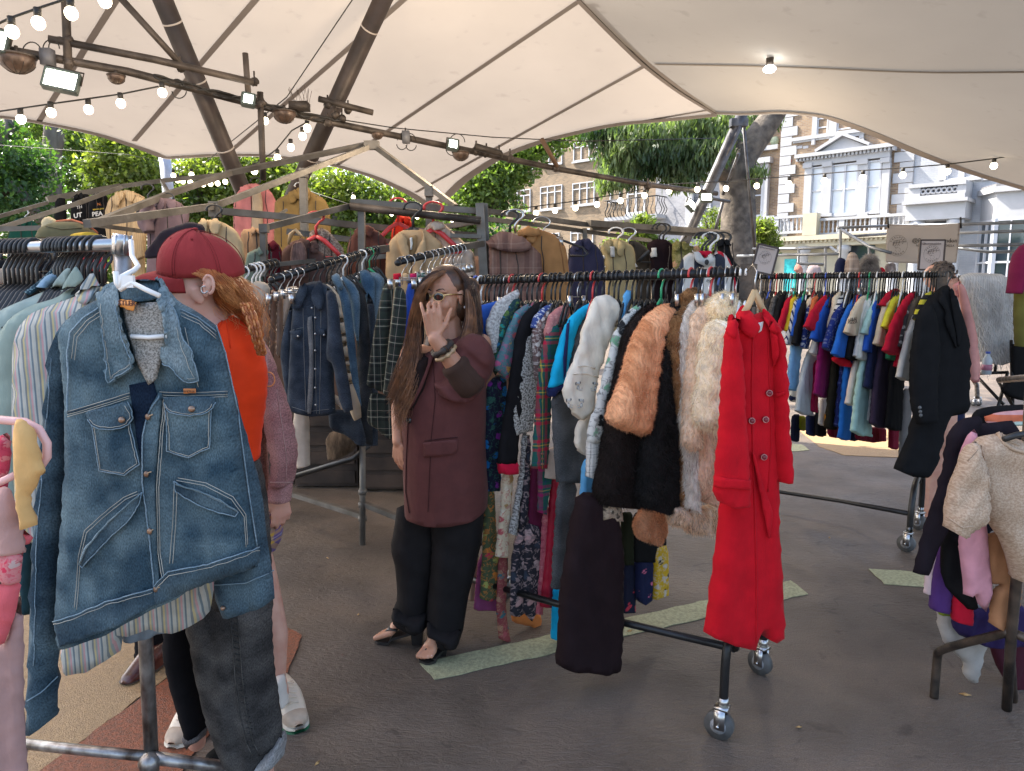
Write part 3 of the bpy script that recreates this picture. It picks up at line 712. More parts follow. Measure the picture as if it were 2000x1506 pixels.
def band(F_,H_,x0,x1,px,py,h,o,mat=None,name='cornice',teeth=0):
 z1=F_.sz(px,py,o)[1];s0=F_.sz(x0,py,o)[0];s1=F_.sz(x1,py,o)[0];s1,s0=sorted((s0,s1))
 m_=MB();F_.box(m_,s1,s0,z1-h,z1,0,o);F_.box(m_,s1+.03,s0-.03,z1-h*1.5,z1-h-.002,0,o*.6)
 if teeth:
  q_=s1
  while q_<s0:F_.box(m_,q_,q_+teeth*.5,z1-h*1.5-.12,z1-h*1.5-.003,0,o*.45);q_+=teeth
 m_.build(name,mat or m_wh,H_,False);return z1,s1,s0
band(A,H,1547,1690,1600,262,.16,.18,name='string_course')
for x0,y0,x1,y1 in((655,100,725,225),(785,120,925,215)):win(A,H,*Z(x0,y0),*Z(x1,y1),cols=1,blind=.4)
for x0,x1 in((620,652),(728,780),(930,960)):m_=MB();A.pb(m_,*zz_(x0,60,x1,232),0,.08);m_.build('architrave',m_wh,H,False)
for x in(625,740,945):m_=MB();A.pb(m_,*zz_(x-10,235,x+10,275),0,.16);m_.build('bracket',m_wh,H,False)
O=.25
m_=MB();A.pb(m_,*zz_(572,318,1125,385),0,O);m_.build('entablature',m_wh,H,False)
s0=A.sz(*Z(520,335),O)[0];s1=A.sz(*Z(1165,262),O)[0];zt=A.sz(*Z(840,300),O+.2)[1]
m_=MB();A.box(m_,s1,s0,zt-.16,zt,0,O+.25)
q_=s1
while q_<s0-.1:A.box(m_,q_,q_+.09,zt-.30,zt-.163,0,O+.14);q_+=.17
m_.build('cornice',m_wh,H,False)
sp0=A.sz(*Z(655,320),O)[0];sp1=A.sz(*Z(1000,285),O)[0];sm_=(sp0+sp1)/2;za=zt+.75
def slab(F_,pts,o0,o1,mb):
 v=[F_.B+FD*a+FN*o+Vector((0,0,z_))for o in(o0,o1)for a,z_ in pts];n_=len(pts)
 mb.add(v,[tuple(range(n_))[::-1],tuple(range(n_,2*n_))]+[(i,(i+1)%n_,(i+1)%n_+n_,i+n_)for i in range(n_)],[(a,z_)for o in(0,1)for a,z_ in pts])
m_=MB();slab(A,[(sp1,zt+.002),(sp1-.05,zt+.12),(sm_,za),(sp0+.05,zt+.12),(sp0,zt+.002),(sm_,za-.16)],0,O+.25,m_)
slab(A,[(sp1+.1,zt+.003),(sm_,za-.18),(sp0-.1,zt+.003)],0,O+.05,m_);m_.build('pediment',m_wh,H,False)
for x0,x1 in((565,612),(690,742),(915,975),(1068,1118)):
 t_=400-(x0-565)*.07
 m_=MB();A.pb(m_,*zz_(x0,t_+28,x1,722),0,O-.02);A.pb(m_,*zz_(x0-6,t_-6,x1+6,t_+26),0,O+.05);A.pb(m_,*zz_(x0-5,722,x1+5,742),0,O+.04);m_.build('pilaster',m_wh,H,False)
for x0,y0,x1,y1,c_ in((613,420,690,732,1),(745,400,915,728,2),(977,378,1067,712,1)):win(A,H,*Z(x0,y0),*Z(x1,y1),cols=c_,out=.14,blind=True)
def baluster(F_,H_,s,z0,z1,o):
 c=F_.B+FD*s+FN*o;h=z1-z0;pr=[(0,.05),(.08,.05),(.12,.03),(.3,.065),(.5,.035),(.7,.055),(.88,.03),(.92,.05),(1,.05)]
 m_=MB().tube([c+Vector((0,0,z0+a*h))for a,_ in pr],[r_ for _,r_ in pr],8);m_.build('baluster',m_wh,H_)
for x0,x1,o in((370,560,.9),(650,1230,.55)):
 zr=A.sz(*Z((x0+x1)/2,738),o)[1];zb=A.sz(*Z((x0+x1)/2,838),o)[1];s0=A.sz(*Z(x0,780),o)[0];s1=A.sz(*Z(x1,780),o)[0]
 m_=MB();A.box(m_,s1,s0,zr-.12,zr,o-.18,o+.02);m_.build('balustrade_rail',m_wh,H,False);m_=MB();A.box(m_,s1,s0,zb-.12,zb,o-.2,o+.04);m_.build('balustrade_base',m_wh,H,False)
 q_=s1+.1;k=0
 while q_<s0-.05:
  if k%7==6:m_=MB();A.box(m_,q_-.12,q_+.12,zb,zr-.12,o-.16,o);m_.build('pier',m_wh,H,False)
  else:baluster(A,H,q_,zb,zr-.12,o-.08)
  q_+=.2;k+=1
zr=A.sz(*Z(600,730),.9)[1];zb=A.sz(*Z(600,850),.9)[1];s0=A.sz(*Z(562,780),.9)[0];s1=A.sz(*Z(652,780),.9)[0]
m_=MB();A.box(m_,s1,s0,zb-.1,zr+.06,.5,.96);m_.build('pier',m_cream,H,False)
zc0=zb-.12
m_=MB();A.box(m_,sR,sL,zc0-.22,zc0,.06,1.05);A.box(m_,sR,sL,zc0-.5,zc0-.222,.06,.8)
q_=sR
while q_<sL:A.box(m_,q_,q_+.1,zc0-.33,zc0-.223,.8,.92);q_+=.2
m_.build('cornice',m_cream,H,False)
for a in(560,820,1150):
 s_=A.sz(*Z(a,900),.8)[0];c=A.B+FD*s_+FN*.6;MB().tube([c+Vector((0,0,z_))for z_ in(0,.3,.31,zc0-.8,zc0-.75,zc0-.5)],[.3,.3,.24,.2,.3,.3],14).build('column',m_wh,H)
m_=MB();A.pb(m_,1530,506,1553,600,.06,.12);m_.build('door',pbr('teal_board',(.02,.42,.45),.5),H,False)
m_=MB();A.pb(m_,1640,478,1705,600,.06,.10);m_.build('window',m_glass,H,False)
for x in(600,640):m_=MB();A.pb(m_,*zz_(x-78,283,x-45,300),0,.03);m_.build('carved_block',m_wh,H,False)
for x in(476,536):m_=MB();A.pb(m_,*zz_(x-12,372,x+12,390),0,.012);m_.build('red_brick',pbr('red_brick',(.42,.10,.06),.8),H,False)
W=thing('terraced_house','white painted terraced house with pierced circle porch and bay window at right','house',tuple(A.B-FD*2))
s2=-14
m_=MB();A.box(m_,s2,sR,0,14.5,-6,-.02);m_.build('wall',m_whbrick,W,False)
win(A,W,*Z(1500,345),*Z(1722,497),cols=2,bars=(),out=.02)
m_=MB();A.pb(m_,*zz_(1448,330,1497,505),-.02,.1);A.pb(m_,*zz_(1726,380,1790,505),-.02,.1);m_.build('architrave',m_wh,W,False)
o=1.1
s0=A.sz(*Z(1250,560),o)[0];s1=A.sz(*Z(1622,560),o)[0];zt=A.sz(*Z(1430,527),o)[1];zb=A.sz(*Z(1430,602),o)[1]
m_=MB();A.box(m_,s1,s0,zt-.12,zt+.04,0,o+.06);A.box(m_,s1,s0,zb-.2,zb,0,o+.1);A.box(m_,s1,s1+.3,zb,zt-.12,0,o);A.box(m_,s0-.45,s0,zb,zt-.12,0,o);m_.build('porch_parapet',m_wh,W,False)
n_=7
for k in range(n_):
 s_=s1+.3+(s0-s1-.75)*(k+.5)/n_;rr_=min((s0-s1-.75)/n_/2,(zt-.12-zb)/2)*.98;c=A.B+FD*s_+FN*(o-.06)+Vector((0,0,(zb+zt-.12)/2))
 m_=MB().tube([c+FD*math.cos(a)*rr_+Vector((0,0,math.sin(a)*rr_))for a in np.linspace(0,2*math.pi,17)],.045,6,cap=False);m_.build('pierced_ring',m_wh,W)
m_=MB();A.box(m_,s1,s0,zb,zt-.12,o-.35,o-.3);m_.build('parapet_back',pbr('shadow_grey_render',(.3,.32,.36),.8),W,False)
m_=MB();A.box(m_,s1-.15,s0+.15,zb-.34,zb-.202,-.01,o+.28);A.box(m_,s1-.05,s0+.05,zb-1.0,zb-.342,0,o+.05);m_.build('porch_cornice',m_wh,W,False)
for a in(s0-.35,s1+.35):
 c=A.B+FD*a+FN*(o-.3);MB().tube([c+Vector((0,0,z_))for z_ in(0,.4,.41,zb-1.35,zb-1.3,zb-1.01)],[.32,.32,.25,.22,.33,.33],16).build('column',m_wh,W)
m_=MB();A.box(m_,s1+.8,s0-.8,0,zb-1.3,-.01,.05);m_.build('door',pbr('dark_door',(.03,.035,.04),.3),W,False)
m_=MB();A.box(m_,s1+.8,s0-.8,zb-1.25,zb-1.05,-.01,.08);m_.build('fanlight',m_glass,W,False)
bs=A.sz(*Z(1700,700),1.0)[0];zc=A.sz(*Z(1850,560),1.2)[1];hb=zc
prof=[(bs+.1,0),(bs-.6,1.0),(bs-4.0,1.0),(bs-4.8,0)]
def fp(s_,o_,z_):return A.B+FD*s_+FN*o_+Vector((0,0,z_))
for nm,z0,z1,grow,mt in(('bay_wall',0,.9,0,m_wh),('bay_frieze',hb-1.15,hb-.12,0,m_wh),('bay_cornice',hb-.12,hb+.1,.18,m_wh),('bay_roof',hb+.1,hb+.22,.06,pbr('lead_roof',(.16,.16,.17),.6))):
 pr=[(prof[0][0]+grow,0),(prof[1][0]+grow*.5,1.0+grow),(prof[2][0]-grow*.5,1.0+grow),(prof[3][0]-grow,0)]
 v=[fp(a,b__,z_)for z_ in(z0,z1)for a,b__ in pr];m_=MB().add(v,[(3,2,1,0),(4,5,6,7)]+[(i,i+1,i+5,i+4)for i in range(3)]);m_.build(nm,mt,W,False)
for i in range(3):
 a,b__=prof[i],prof[i+1];a,b__=Vector((a[0],a[1])),Vector((b__[0],b__[1]));e=(b__-a);Ln=e.length;e.normalize();nn=1 if i!=1 else 3
 for k in range(nn):
  u0,u1=Ln*k/nn+.09,Ln*(k+1)/nn-.09
  z0,z1=.9,hb-1.15
  def q3(u,z_,o_):p=a+e*u;nrm=Vector((e.y,-e.x));nrm=nrm if nrm.y>0 else-nrm;p=p+nrm*o_;return fp(p.x,p.y,z_)
  m_=MB()
  for(ua,ub,za_,zb_)in((u0-.18,u0,z0,z1),(u1,u1+.18,z0,z1),(u0,u1,z0,z0+.08),(u0,u1,z1-.08,z1),(u0,u1,(z0+z1)/2-.04,(z0+z1)/2+.04),((u0+u1)/2-.025,(u0+u1)/2+.025,z0+.08,z1-.08)):
   v=[q3(u,z_,o_)for u in(ua,ub)for o_ in(-.12,.03)for z_ in(za_,zb_)];m_.add(v,[(0,1,3,2),(4,6,7,5),(0,4,5,1),(2,3,7,6),(0,2,6,4),(1,5,7,3)])
  f=m_.build('window',m_frame,W,False)
  m_=MB();v=[q3(u,z_,o_)for u in(u0+.01,u1-.01)for o_ in(-.1,-.06)for z_ in(z0+.02,z1-.02)];m_.add(v,[(0,1,3,2),(4,6,7,5),(0,4,5,1),(2,3,7,6),(0,2,6,4),(1,5,7,3)]);m_.build('pane',m_glass if k%2 else m_glass,f,False)
Cc=thing('terraced_house','shaded terraced house behind the big tree with tall white framed windows','house',tuple(A.B+FD*12))
sC=sL+9
m_=MB();A.box(m_,sL+.02,sC,0,13.5,-6,-.35);m_.build('wall',m_stock,Cc,False)
win(A,Cc,*Z(180,470),*Z(300,745),cols=2,out=-.3,fw=.09)
m_=MB();A.pb(m_,*zz_(300,400,328,760),-.35,-.1);A.pb(m_,*zz_(155,400,182,760),-.35,-.1);A.pb(m_,*zz_(140,365,345,400),-.35,.05);A.pb(m_,*zz_(150,400,330,465),-.35,-.2);m_.build('architrave',m_wh,Cc,False)
m_=MB();A.pb(m_,*zz_(130,290,395,318),-.35,-.1);A.pb(m_,*zz_(120,745,372,775),-.35,.6);A.pb(m_,*zz_(120,776,372,1100),-.35,.3);m_.build('string_course',m_wh,Cc,False)
win(A,Cc,*Z(225,90),*Z(310,240),cols=1,out=-.3)
m_=MB();c=A.B+FD*(sL+.45)+FN*(-.3)+Vector((0,0,A.sz(*Z(372,245))[1]));m_.tube([c,c+FN*.05],.22,20);m_.build('round_plaque',pbr('green_plaque',(.25,.3,.2),.5),Cc)
Bf=Fac((P(1140,560,45).x,45.0))
K=thing('apartment_block','brown brick block of flats with white windows and a curved iron balcony','flats',tuple(Bf.B))
sa=Bf.sz(940,400)[0];sb=Bf.sz(1286,400)[0]
m_=MB();Bf.box(m_,sb,sa,0,17,-8,0);m_.build('wall',m_brown,K,False)
def Q(x,y):return 900+.275*x,200+.275*y
for x0,y0,x1,y1,c_ in((355,622,495,775,3),(565,592,720,757,3),(793,567,950,727,3),(800,272,970,410,3),(415,300,540,470,3),(780,900,940,992,3),(195,650,245,760,1),(560,930,700,1040,3),(580,280,720,440,3)):win(Bf,K,*Q(x0,y0),*Q(x1,y1),cols=c_,bars=(.72,),out=.03)
win(Bf,K,*Q(1180,555),*Q(1310,790),cols=2,bars=(.6,),out=.03,fw=.1)
win(Bf,K,*Q(1060,560),*Q(1130,700),cols=1,bars=(),out=.03)
o=1.3;s0=Bf.sz(*Q(1020,800),o)[0];s1=Bf.sz(*Q(1390,800),o)[0];zs=Bf.sz(*Q(1200,805),o)[1]
m_=MB();Bf.box(m_,s1,s0,zs-.2,zs,0,o);m_.build('balcony_slab',m_wh,K,False)
m_=MB();q_=s1
def bw(a):return[(0,0),(.12,.15),(.16,.3),(.05,.5),(-.05,.7),(0,.95)][a]
while q_<=s0+.01:
 m_.tube([Bf.B+FD*q_+FN*(o+bw(i)[0])+Vector((0,0,zs+bw(i)[1]))for i in range(6)],.025,5);q_+=.28
for a in(s0,s1):
 for j in range(1,5):m_.tube([Bf.B+FD*(a+(bw(i)[0]if a==s0 else-bw(i)[0]))+FN*(o*j/5)+Vector((0,0,zs+bw(i)[1]))for i in range(6)],.025,5)
m_.tube([Bf.B+FD*s0+Vector((0,0,zs+.95)),Bf.B+FD*s0+FN*o+Vector((0,0,zs+.95)),Bf.B+FD*s1+FN*o+Vector((0,0,zs+.95)),Bf.B+FD*s1+Vector((0,0,zs+.95))],.035,6);m_.build('balcony_railing',m_black,K)
D=thing('terraced_house','pale grey brick house between the brown flats and the big tree','house',tuple(Bf.B-FD*8))
m_=MB();Bf.box(m_,sb-5.2,sb-.02,0,15,-8,.35);m_.build('wall',brick_mat('pale_grey_brick',(.36,.36,.38),(.28,.28,.30),(.36,.36,.38)),D,False)
win(Bf,D,1352,372,1388,440,cols=2,out=.4)
m_=MB();Bf.pb(m_,1345,340,1398,352,.35,.8);Bf.pb(m_,1338,352,1351,470,.35,.5);m_.build('architrave',m_wh,D,False)
def poly_fac(name,o0,o1,z,mat,s0=-25,s1=60,th=.12):
 m_=MB();A.box(m_,s0,s1,z-th,z,o0,o1);return m_.build(name,mat,None,False,kind='structure')
poly_fac('pavement',1.5,4.2,.13,pbr('paving',(.34,.33,.31),.8,0,.2,2,.3,30));poly_fac('road',4.3,12.5,.012,pbr('road_asphalt',(.055,.055,.058),.8,0,.2,3,.3,80),th=.008)
def leaf_mat(name,c1,c2,tr=.4):
 m,n,L,b=newmat(name);tc=n.new('ShaderNodeTexCoord');z=n.new('ShaderNodeTexNoise');z.inputs['Scale'].default_value=1.4;z.inputs['Detail'].default_value=4;L.new(tc.outputs['Object'],z.inputs['Vector'])
 z2=n.new('ShaderNodeTexNoise');z2 .inputs['Scale'].default_value=16;L.new(tc.outputs['Object'],z2 .inputs['Vector'])
 c=ramp(n,L,z.outputs[0],[(.35,c1),(.62,c2)]);c=mixc(n,L,1,c,ramp(n,L,z2 .outputs[0],[(.35,(.65,)*3),(.65,(1.35,)*3)]),'MULTIPLY')
 L.new(c,b.inputs['Base Color']);b.inputs['Roughness'].default_value=.45;b.inputs['Specular IOR Level'].default_value=.4
 t=n.new('ShaderNodeBsdfTranslucent');L.new(mixc(n,L,1,c,(1.6,1.9,.7),'MULTIPLY'),t.inputs[0]);mx=n.new('ShaderNodeMixShader');mx.inputs[0].default_value=tr
 L.new(b.outputs[0],mx.inputs[1]);L.new(t.outputs[0],mx.inputs[2]);L.new(mx.outputs[0],n['Material Output'].inputs[0]);MC[name]=m;return m
lf_a=leaf_mat('mid_green_leaves',(.045,.085,.022),(.15,.21,.05));lf_b=leaf_mat('yellow_green_leaves',(.06,.105,.022),(.19,.22,.05),.45);lf_c=leaf_mat('dark_green_leaves',(.028,.07,.022),(.075,.14,.04));lf_d=leaf_mat('blue_green_long_leaves',(.028,.055,.022),(.17,.22,.095),.38)
bark=pbr('grey_bark',(.20,.17,.145),.9,0,.3,4,1.0,14,col2=(.09,.075,.06),stretch=(1,1,.3));bark2=pbr('brown_bark',(.12,.09,.065),.9,0,.3,6,1.0,16,col2=(.05,.038,.03),stretch=(1,1,.4))
def leaves(cl,n,size,seed,long=1.0,droop=0):
 g=np.random.default_rng(seed);C=np.array([c[:3]for c in cl]);Rr=np.array([c[3:6]for c in cl]);vol=Rr.prod(1)**.67;pk=g.choice(len(cl),n//14,p=vol/vol.sum())
 u=g.normal(size=(len(pk),3));u/=np.linalg.norm(u,axis=1)[:,None];cc=C[pk]+u*Rr[pk]*(g.random((len(pk),1))**.4)
 cc=np.repeat(cc,14,0);p=cc+g.normal(size=cc.shape)*size*np.array([1.7,1.7,1.4])
 m_=len(p);a=g.normal(size=(m_,3));
 if droop:a=a*.5+np.array([0,0,-1.5])
 a/=np.linalg.norm(a,axis=1)[:,None];b_=np.cross(a,g.normal(size=(m_,3)));b_/=np.linalg.norm(b_,axis=1)[:,None]
 s=size*g.uniform(.6,1.3,(m_,1));a=a*s*long;b_=b_*s*.5
 V=np.stack([p-a,p-b_+a*.1,p+a,p+b_+a*.1],1).reshape(-1,3);Fi=np.arange(4*m_).reshape(-1,4)
 return V,Fi
def quick(name,V,Fi,mat,parent,kind=None):
 off=np.array(wloc(parent))if parent else 0;me=bpy.data.meshes.new(name);me.vertices.add(len(V));me.vertices.foreach_set('co',(V-off).ravel());k=Fi.shape[1]
 me.loops.add(Fi.size);me.loops.foreach_set('vertex_index',Fi.ravel());me.polygons.add(len(Fi));me.polygons.foreach_set('loop_start',np.arange(0,Fi.size,k));me.update(calc_edges=True);me.materials.append(mat)
 o=bpy.data.objects.new(name,me);COL.objects.link(o);o.parent=parent;return tag(o,kind=kind)
def tree(lab,base,limbs,cl,mat,n,size,seed,bk=None,long=1.,droop=0,name='broadleaf_tree',grp=None):
 """limbs: lists of (px,py,Y,r); clusters: (px,py,Y,rx,ry,rz) metres"""
 t=thing(name,lab,'tree',base,grp)
 for i,l in enumerate(limbs):
  MB().tube([P(q[0],q[1],q[2])if q[1]is not None else Vector((P(q[0],500,q[2]).x,q[2],0))for q in l],[q[3]for q in l],12).build('trunk' if i==0 else 'limb',bk or bark,t)
 c=[(*P(q[0],q[1],q[2]),*q[3:6])for q in cl];V,Fi=leaves(c,n,size,seed,long,droop);quick('crown',V,Fi,mat,t)
 return t
g_='trees beyond the stalls on the left'
tree('tall tree with a pale grey straight trunk at upper left',(P(100,500,19).x,19,0),[[(98,None,19,.35),(98,370,19,.26),(104,240,19,.2),(106,180,19,.15)],[(100,340,19,.14),(118,270,19,.1),(128,220,19,.07)]],[(60,265,20.5,1.3,.8,.6),(150,280,20.5,.9,.8,.8),(40,350,20.5,1.0,.8,.6),(165,370,20.5,1.0,.8,.6),(110,215,20,1.4,.8,.5),(215,330,20.5,.6,.8,.8),(75,300,18.3,.35,.3,.3),(140,250,18.3,.3,.3,.25)],lf_a,9500,.075,1,grp=g_)
tree('dark leafed tree filling the far left corner',(P(-60,500,16).x,16,0),[[(-60,None,16,.3),(-50,330,16,.2),(20,250,16,.1),(12,225,16,.08)],[(-40,400,16,.14),(30,360,16,.1),(60,400,16,.12),(85,440,16,.12)]],[(-20,300,16,1,1,.8),(20,400,16,1,.8,.5),(-60,380,16,1,1,1),(70,330,16.5,.5,.6,.5)],lf_c,8000,.07,2,grp=g_)
tree('bright yellow green tree right of the pale trunk',(P(250,500,15).x,15,0),[[(250,None,15,.16),(246,360,15,.1),(225,280,15,.05)],[(246,360,15,.05),(270,300,15,.03)]],[(215,290,15,.45,.5,.5),(255,320,15,.6,.5,.6),(290,360,15,.5,.5,.5),(235,380,15,.6,.5,.4),(185,340,15,.35,.4,.3)],lf_b,8000,.06,3,grp=g_)
tree('dark tree mass behind the left trees',(P(180,500,26).x,26,0),[[(180,None,26,.4),(175,320,26,.25)]],[(20,320,27,3,1.5,2.6),(170,320,27,2.6,1.5,2.4),(300,370,27,2.6,1.5,1.8),(-150,320,27,3,1.5,2.6)],lf_c,9000,.12,4,grp=g_)
tree('yellow green tree between the two leaning masts',(P(470,500,17).x,17,0),[[(386,None,17,.2),(384,400,17,.14),(392,350,17,.08)]],[(370,350,17,.9,.6,.6),(430,340,17,.8,.6,.5),(510,330,17,.9,.6,.5),(470,400,17,1.0,.6,.7),(360,410,17,.8,.6,.5),(560,350,17,.6,.6,.4),(410,440,17,.8,.5,.4)],lf_b,12000,.07,5,grp=g_)
tree('loose green tree behind the centre stalls',(P(680,500,16).x,16,0),[[(640,None,16,.16),(650,430,16,.1),(700,380,16,.05)],[(650,440,16,.06),(720,430,16,.04),(780,400,16,.02)],[(650,440,16,.05),(610,400,16,.03)]],[(620,370,16,.6,.6,.5),(680,370,16,.8,.6,.4),(740,400,16,.8,.6,.4),(640,440,16,.8,.6,.5),(720,460,16,1,.6,.5),(800,430,16,.8,.6,.5),(590,480,16,.8,.6,.5),(840,470,16,.6,.6,.4)],lf_b,11000,.07,6,grp=g_)
tree('dark bushes behind the centre stalls',(P(700,500,24).x,24,0),[[(700,None,24,.3),(700,400,24,.2)]],[(480,400,24,2.4,1,1.6),(640,410,24,2.4,1,1.4),(800,430,24,2,1,1.2),(900,450,24,1.6,1,1.0),(560,480,24,2,1,1),(720,490,24,2.4,1,.8)],lf_c,13000,.11,7,grp=g_)
tree('green maple like tree at the roof notch before the brown flats',(P(930,500,15).x,15,0),[[(935,None,15,.18),(938,430,15,.12),(980,360,15,.07),(1040,320,15,.04)]],[(930,350,15,.5,.5,.5),(1000,310,15,.7,.5,.45),(1060,280,15,.5,.5,.2),(960,380,15,.6,.5,.35),(1000,345,15,.3,.4,.14),(1120,262,15,.35,.3,.12),(900,410,15,.45,.5,.4),(890,460,15,.5,.5,.4),(980,300,15.5,.7,.5,.4)],lf_a,13000,.06,8,grp=None)
tree('big tree with a thick spotted grey trunk and hanging long leaves beside the terrace',(P(1440,560,11.5).x,11.5,0),[[(1438,None,11.5,.36),(1440,520,11.5,.29),(1442,420,11.5,.27),(1438,340,11.5,.27),(1452,300,11.5,.24),(1478,270,11.5,.2),(1512,222,11.5,.17),(1540,180,11.5,.15)],[(1434,350,11.5,.2),(1400,320,11.4,.15),(1352,285,11.3,.10),(1300,262,11.2,.05)],[(1436,340,11.5,.22),(1425,260,11.6,.18),(1420,200,11.6,.14)],[(1300,262,11.2,.04),(1240,258,11.1,.02)],[(1400,320,11.4,.04),(1330,300,11.0,.03),(1310,250,11,.02)]],[(1390,250,11.2,.45,.4,.28),(1320,260,11.1,.55,.4,.34),(1250,270,11,.5,.4,.3),(1210,300,10.9,.35,.35,.3),(1270,310,10.9,.4,.35,.35),(1350,310,10.9,.4,.3,.3),(1340,345,10.9,.3,.3,.2),(1230,345,10.9,.22,.25,.16),(1185,350,10.8,.16,.2,.16),(1400,300,10.9,.25,.3,.2),(1480,250,11.8,.2,.3,.25),(1500,238,11.8,.18,.3,.1),(1180,262,11,.35,.3,.16),(1450,330,11.9,.12,.2,.1),(1480,335,11.2,.1,.15,.12)],lf_d,17000,.034,9,pbr('spotted_grey_bark',(.15,.125,.10),.9,0,.3,9,1.0,18,col2=(.06,.05,.042)),2.1,1)
def shrub(lab,px,py,Y,r_,mat,n,seed,size=.03,long=1.6):
 t=thing('shrub',lab,'shrub',(P(px,py,Y).x,Y,0));c=P(px,py,Y)
 for k in range(4):MB().tube([Vector((c.x+.05*k-.1,Y,0)),c+Vector((.1*k-.15,0,-.1)),c+Vector((.16*k-.25,.1,r_))],[.025,.018,.006],6).build('stem',bark2,t)
 V,Fi=leaves([(c.x,c.y,c.z,r_,r_*.7,r_*1.1),(c.x+r_*.6,c.y,c.z-r_*.8,r_*.8,r_*.6,r_),(c.x-r_*.6,c.y,c.z-r_,r_*.8,r_*.6,r_)],n,size,seed,long);quick('foliage',V,Fi,mat,t)
shrub('slim bamboo like shrub just right of the big tree trunk',1488,455,12.5,.22,lf_b,2600,21)
shrub('spiky palm like shrub in front of the flats balcony',1250,452,17,.3,lf_b,1600,22,.05,3)
shrub('yellow green shrub behind the khaki shirt',1212,486,13,.26,lf_b,2500,23)
shrub('yellow green shrub between mast and big tree trunk',1400,440,13.5,.3,lf_b,2000,24)
shrub('green shrub behind the dark waistcoat',1300,500,14,.3,lf_a,2500,25)
for k,(x0,x1)in enumerate(((-300,120),(120,560),(560,1000))):  # leafy backdrop added to block white sky below the tree crowns
 cl=[(*P(x,500+12*math.sin(x*.05),30),2.0,1.2,2.2)for x in range(x0,x1,60)];V,Fi=leaves(cl,9000,.13,60+k,1)
 t=thing('hedge',('dark leafy hedge far behind the left stalls','dark leafy hedge far behind the denim stall','dark leafy hedge far behind the centre stalls')[k],'hedge',(float(cl[0][0]),30,0));quick('foliage',V,Fi,lf_a if k else lf_c,t)
def hanger_proto(name,mat,w_=.075,wood=False,clip=False):
 """hangs from its hook over a rail of radius .016 at the origin, shoulders along local X"""
 m_=MB();r_=.0255
 arc=[Vector((math.cos(a)*r_,0,math.sin(a)*r_-.004))for a in np.linspace(math.radians(200),math.radians(-60),12)]
 arc+=[Vector((0,0,-.05)),Vector((0,0,-.10))]
 t=thing(name,'coat hanger','coat hanger')
 m_.tube(arc,.0045 if not clip else.0022,5).build('hook',m_chrome if(wood or clip)else mat,t)
 b=MB()
 if clip:
  b.tube([(-w_*.8,0,-.08),(w_*.8,0,-.08)],.002,5)
  for s in(-1,1):b.box((s*w_*.7-.012,-.006,-.12),(s*w_*.7+.012,.006,-.075))
  b.build('clip_bar',m_chrome,t)
 else:
  for s in(-1,1):b.tube([(0,0,-.095),(s*w_*.3,0,-.115),(s*w_*.75,0,-.165),(s*w_,0,-.20)],[.009,.010,.009,.008]if not wood else[.016,.016,.013,.012],6,ell=(.5,1))
  b.tube([(-w_*.95,0,-.198),(w_*.95,0,-.198)],.004,5)
  b.build('shoulder_bar',mat,t)
 return t
HP={}
def hanger(p,ang,kind='black',label=None,group=None):
 if kind not in HP:
  mt={'black':m_blackpl,'white':m_white,'red':m_redpl,'green':m_greenpl,'blue':m_bluepl,'wood':m_wood,'clip':m_chrome,'orange':m_orangepl}[kind]
  HP[kind]=o=hanger_proto('coat_hanger',mt,wood=kind in('wood','orange'),clip=kind=='clip')
 else:o=dup(HP[kind])
 o.location=p;o.rotation_euler=(0,0,ang)
 o['label']=label;o['group']=group;o['category']='coat hanger'
 return o
def row(a,b,n,ang,grp,seed,kinds=('black',)*9+('white','clip'),t0=0,t1=1):
 rr=random.Random(seed);a,b=Vector(a),Vector(b)
 for i in range(n):
  p=a.lerp(b,t0+(t1-t0)*(i+rr.uniform(-.25,.25))/n);k=rr.choice(kinds)
  ho=hanger(p,ang+rr.uniform(-.12,.12),k,{'clip':'wire clip','wood':'pale wooden'}.get(k,k+' plastic')+' hanger hooked on '+grp,k+' hangers on '+grp);ho.scale=(1,1,1)
def gar(name,lab,cat,parts,grp=None,Y0=None):
 x,y=parts[0][1][0][:2];Yb=Y0 or parts[0][2]
 t=thing(name,lab,cat,tuple(P(x,y,Yb)),grp);out=[]
 for pt in parts:
  nm,poly,Y,mat=pt[:4];kw=pt[4]if len(pt)>4 else{}
  out.append(inflate(nm,poly,Y,mat,t,**kw))
 return t,out
def fur_on(o,parent,mat,n,ln,seed,down=.35):
 """short strands standing on a pelt"""
 v,f=ITEMS[o.name];f=np.array([q for q in f if len(q)==3]);v=np.array(v);g=np.random.default_rng(seed)
 a,b,c=v[f[:,0]],v[f[:,1]],v[f[:,2]];nn=np.cross(b-a,c-a);ar=np.linalg.norm(nn,axis=1)+1e-12;nn/=ar[:,None]
 k=g.choice(len(f),n,p=ar/ar.sum());u=g.random((n,2));s=u.sum(1)>1;u[s]=1-u[s]
 p=a[k]+(b-a)[k]*u[:,:1]+(c-a)[k]*u[:,1:];N=nn[k]
 ph=np.sin(p[:,0]*70+seed)+np.sin(p[:,2]*48+p[:,0]*31)
 d=N*.8+np.column_stack([ph*.35,np.zeros(n),np.full(n,-down)])+g.normal(size=(n,3))*.22;d/=np.linalg.norm(d,axis=1)[:,None]
 L_=ln*g.uniform(.6,1.25,(n,1));sd_=np.cross(d,g.normal(size=(n,3)));sd_/=np.linalg.norm(sd_,axis=1)[:,None];w_=.0011
 V=np.stack([p-sd_*w_,p+sd_*w_,p+d*L_+sd_*w_*.2+np.array([0,0,-.2])*L_],1).reshape(-1,3)
 q=quick('fur_pile',V,np.arange(3*n).reshape(-1,3),mat,parent,'stuff');return q
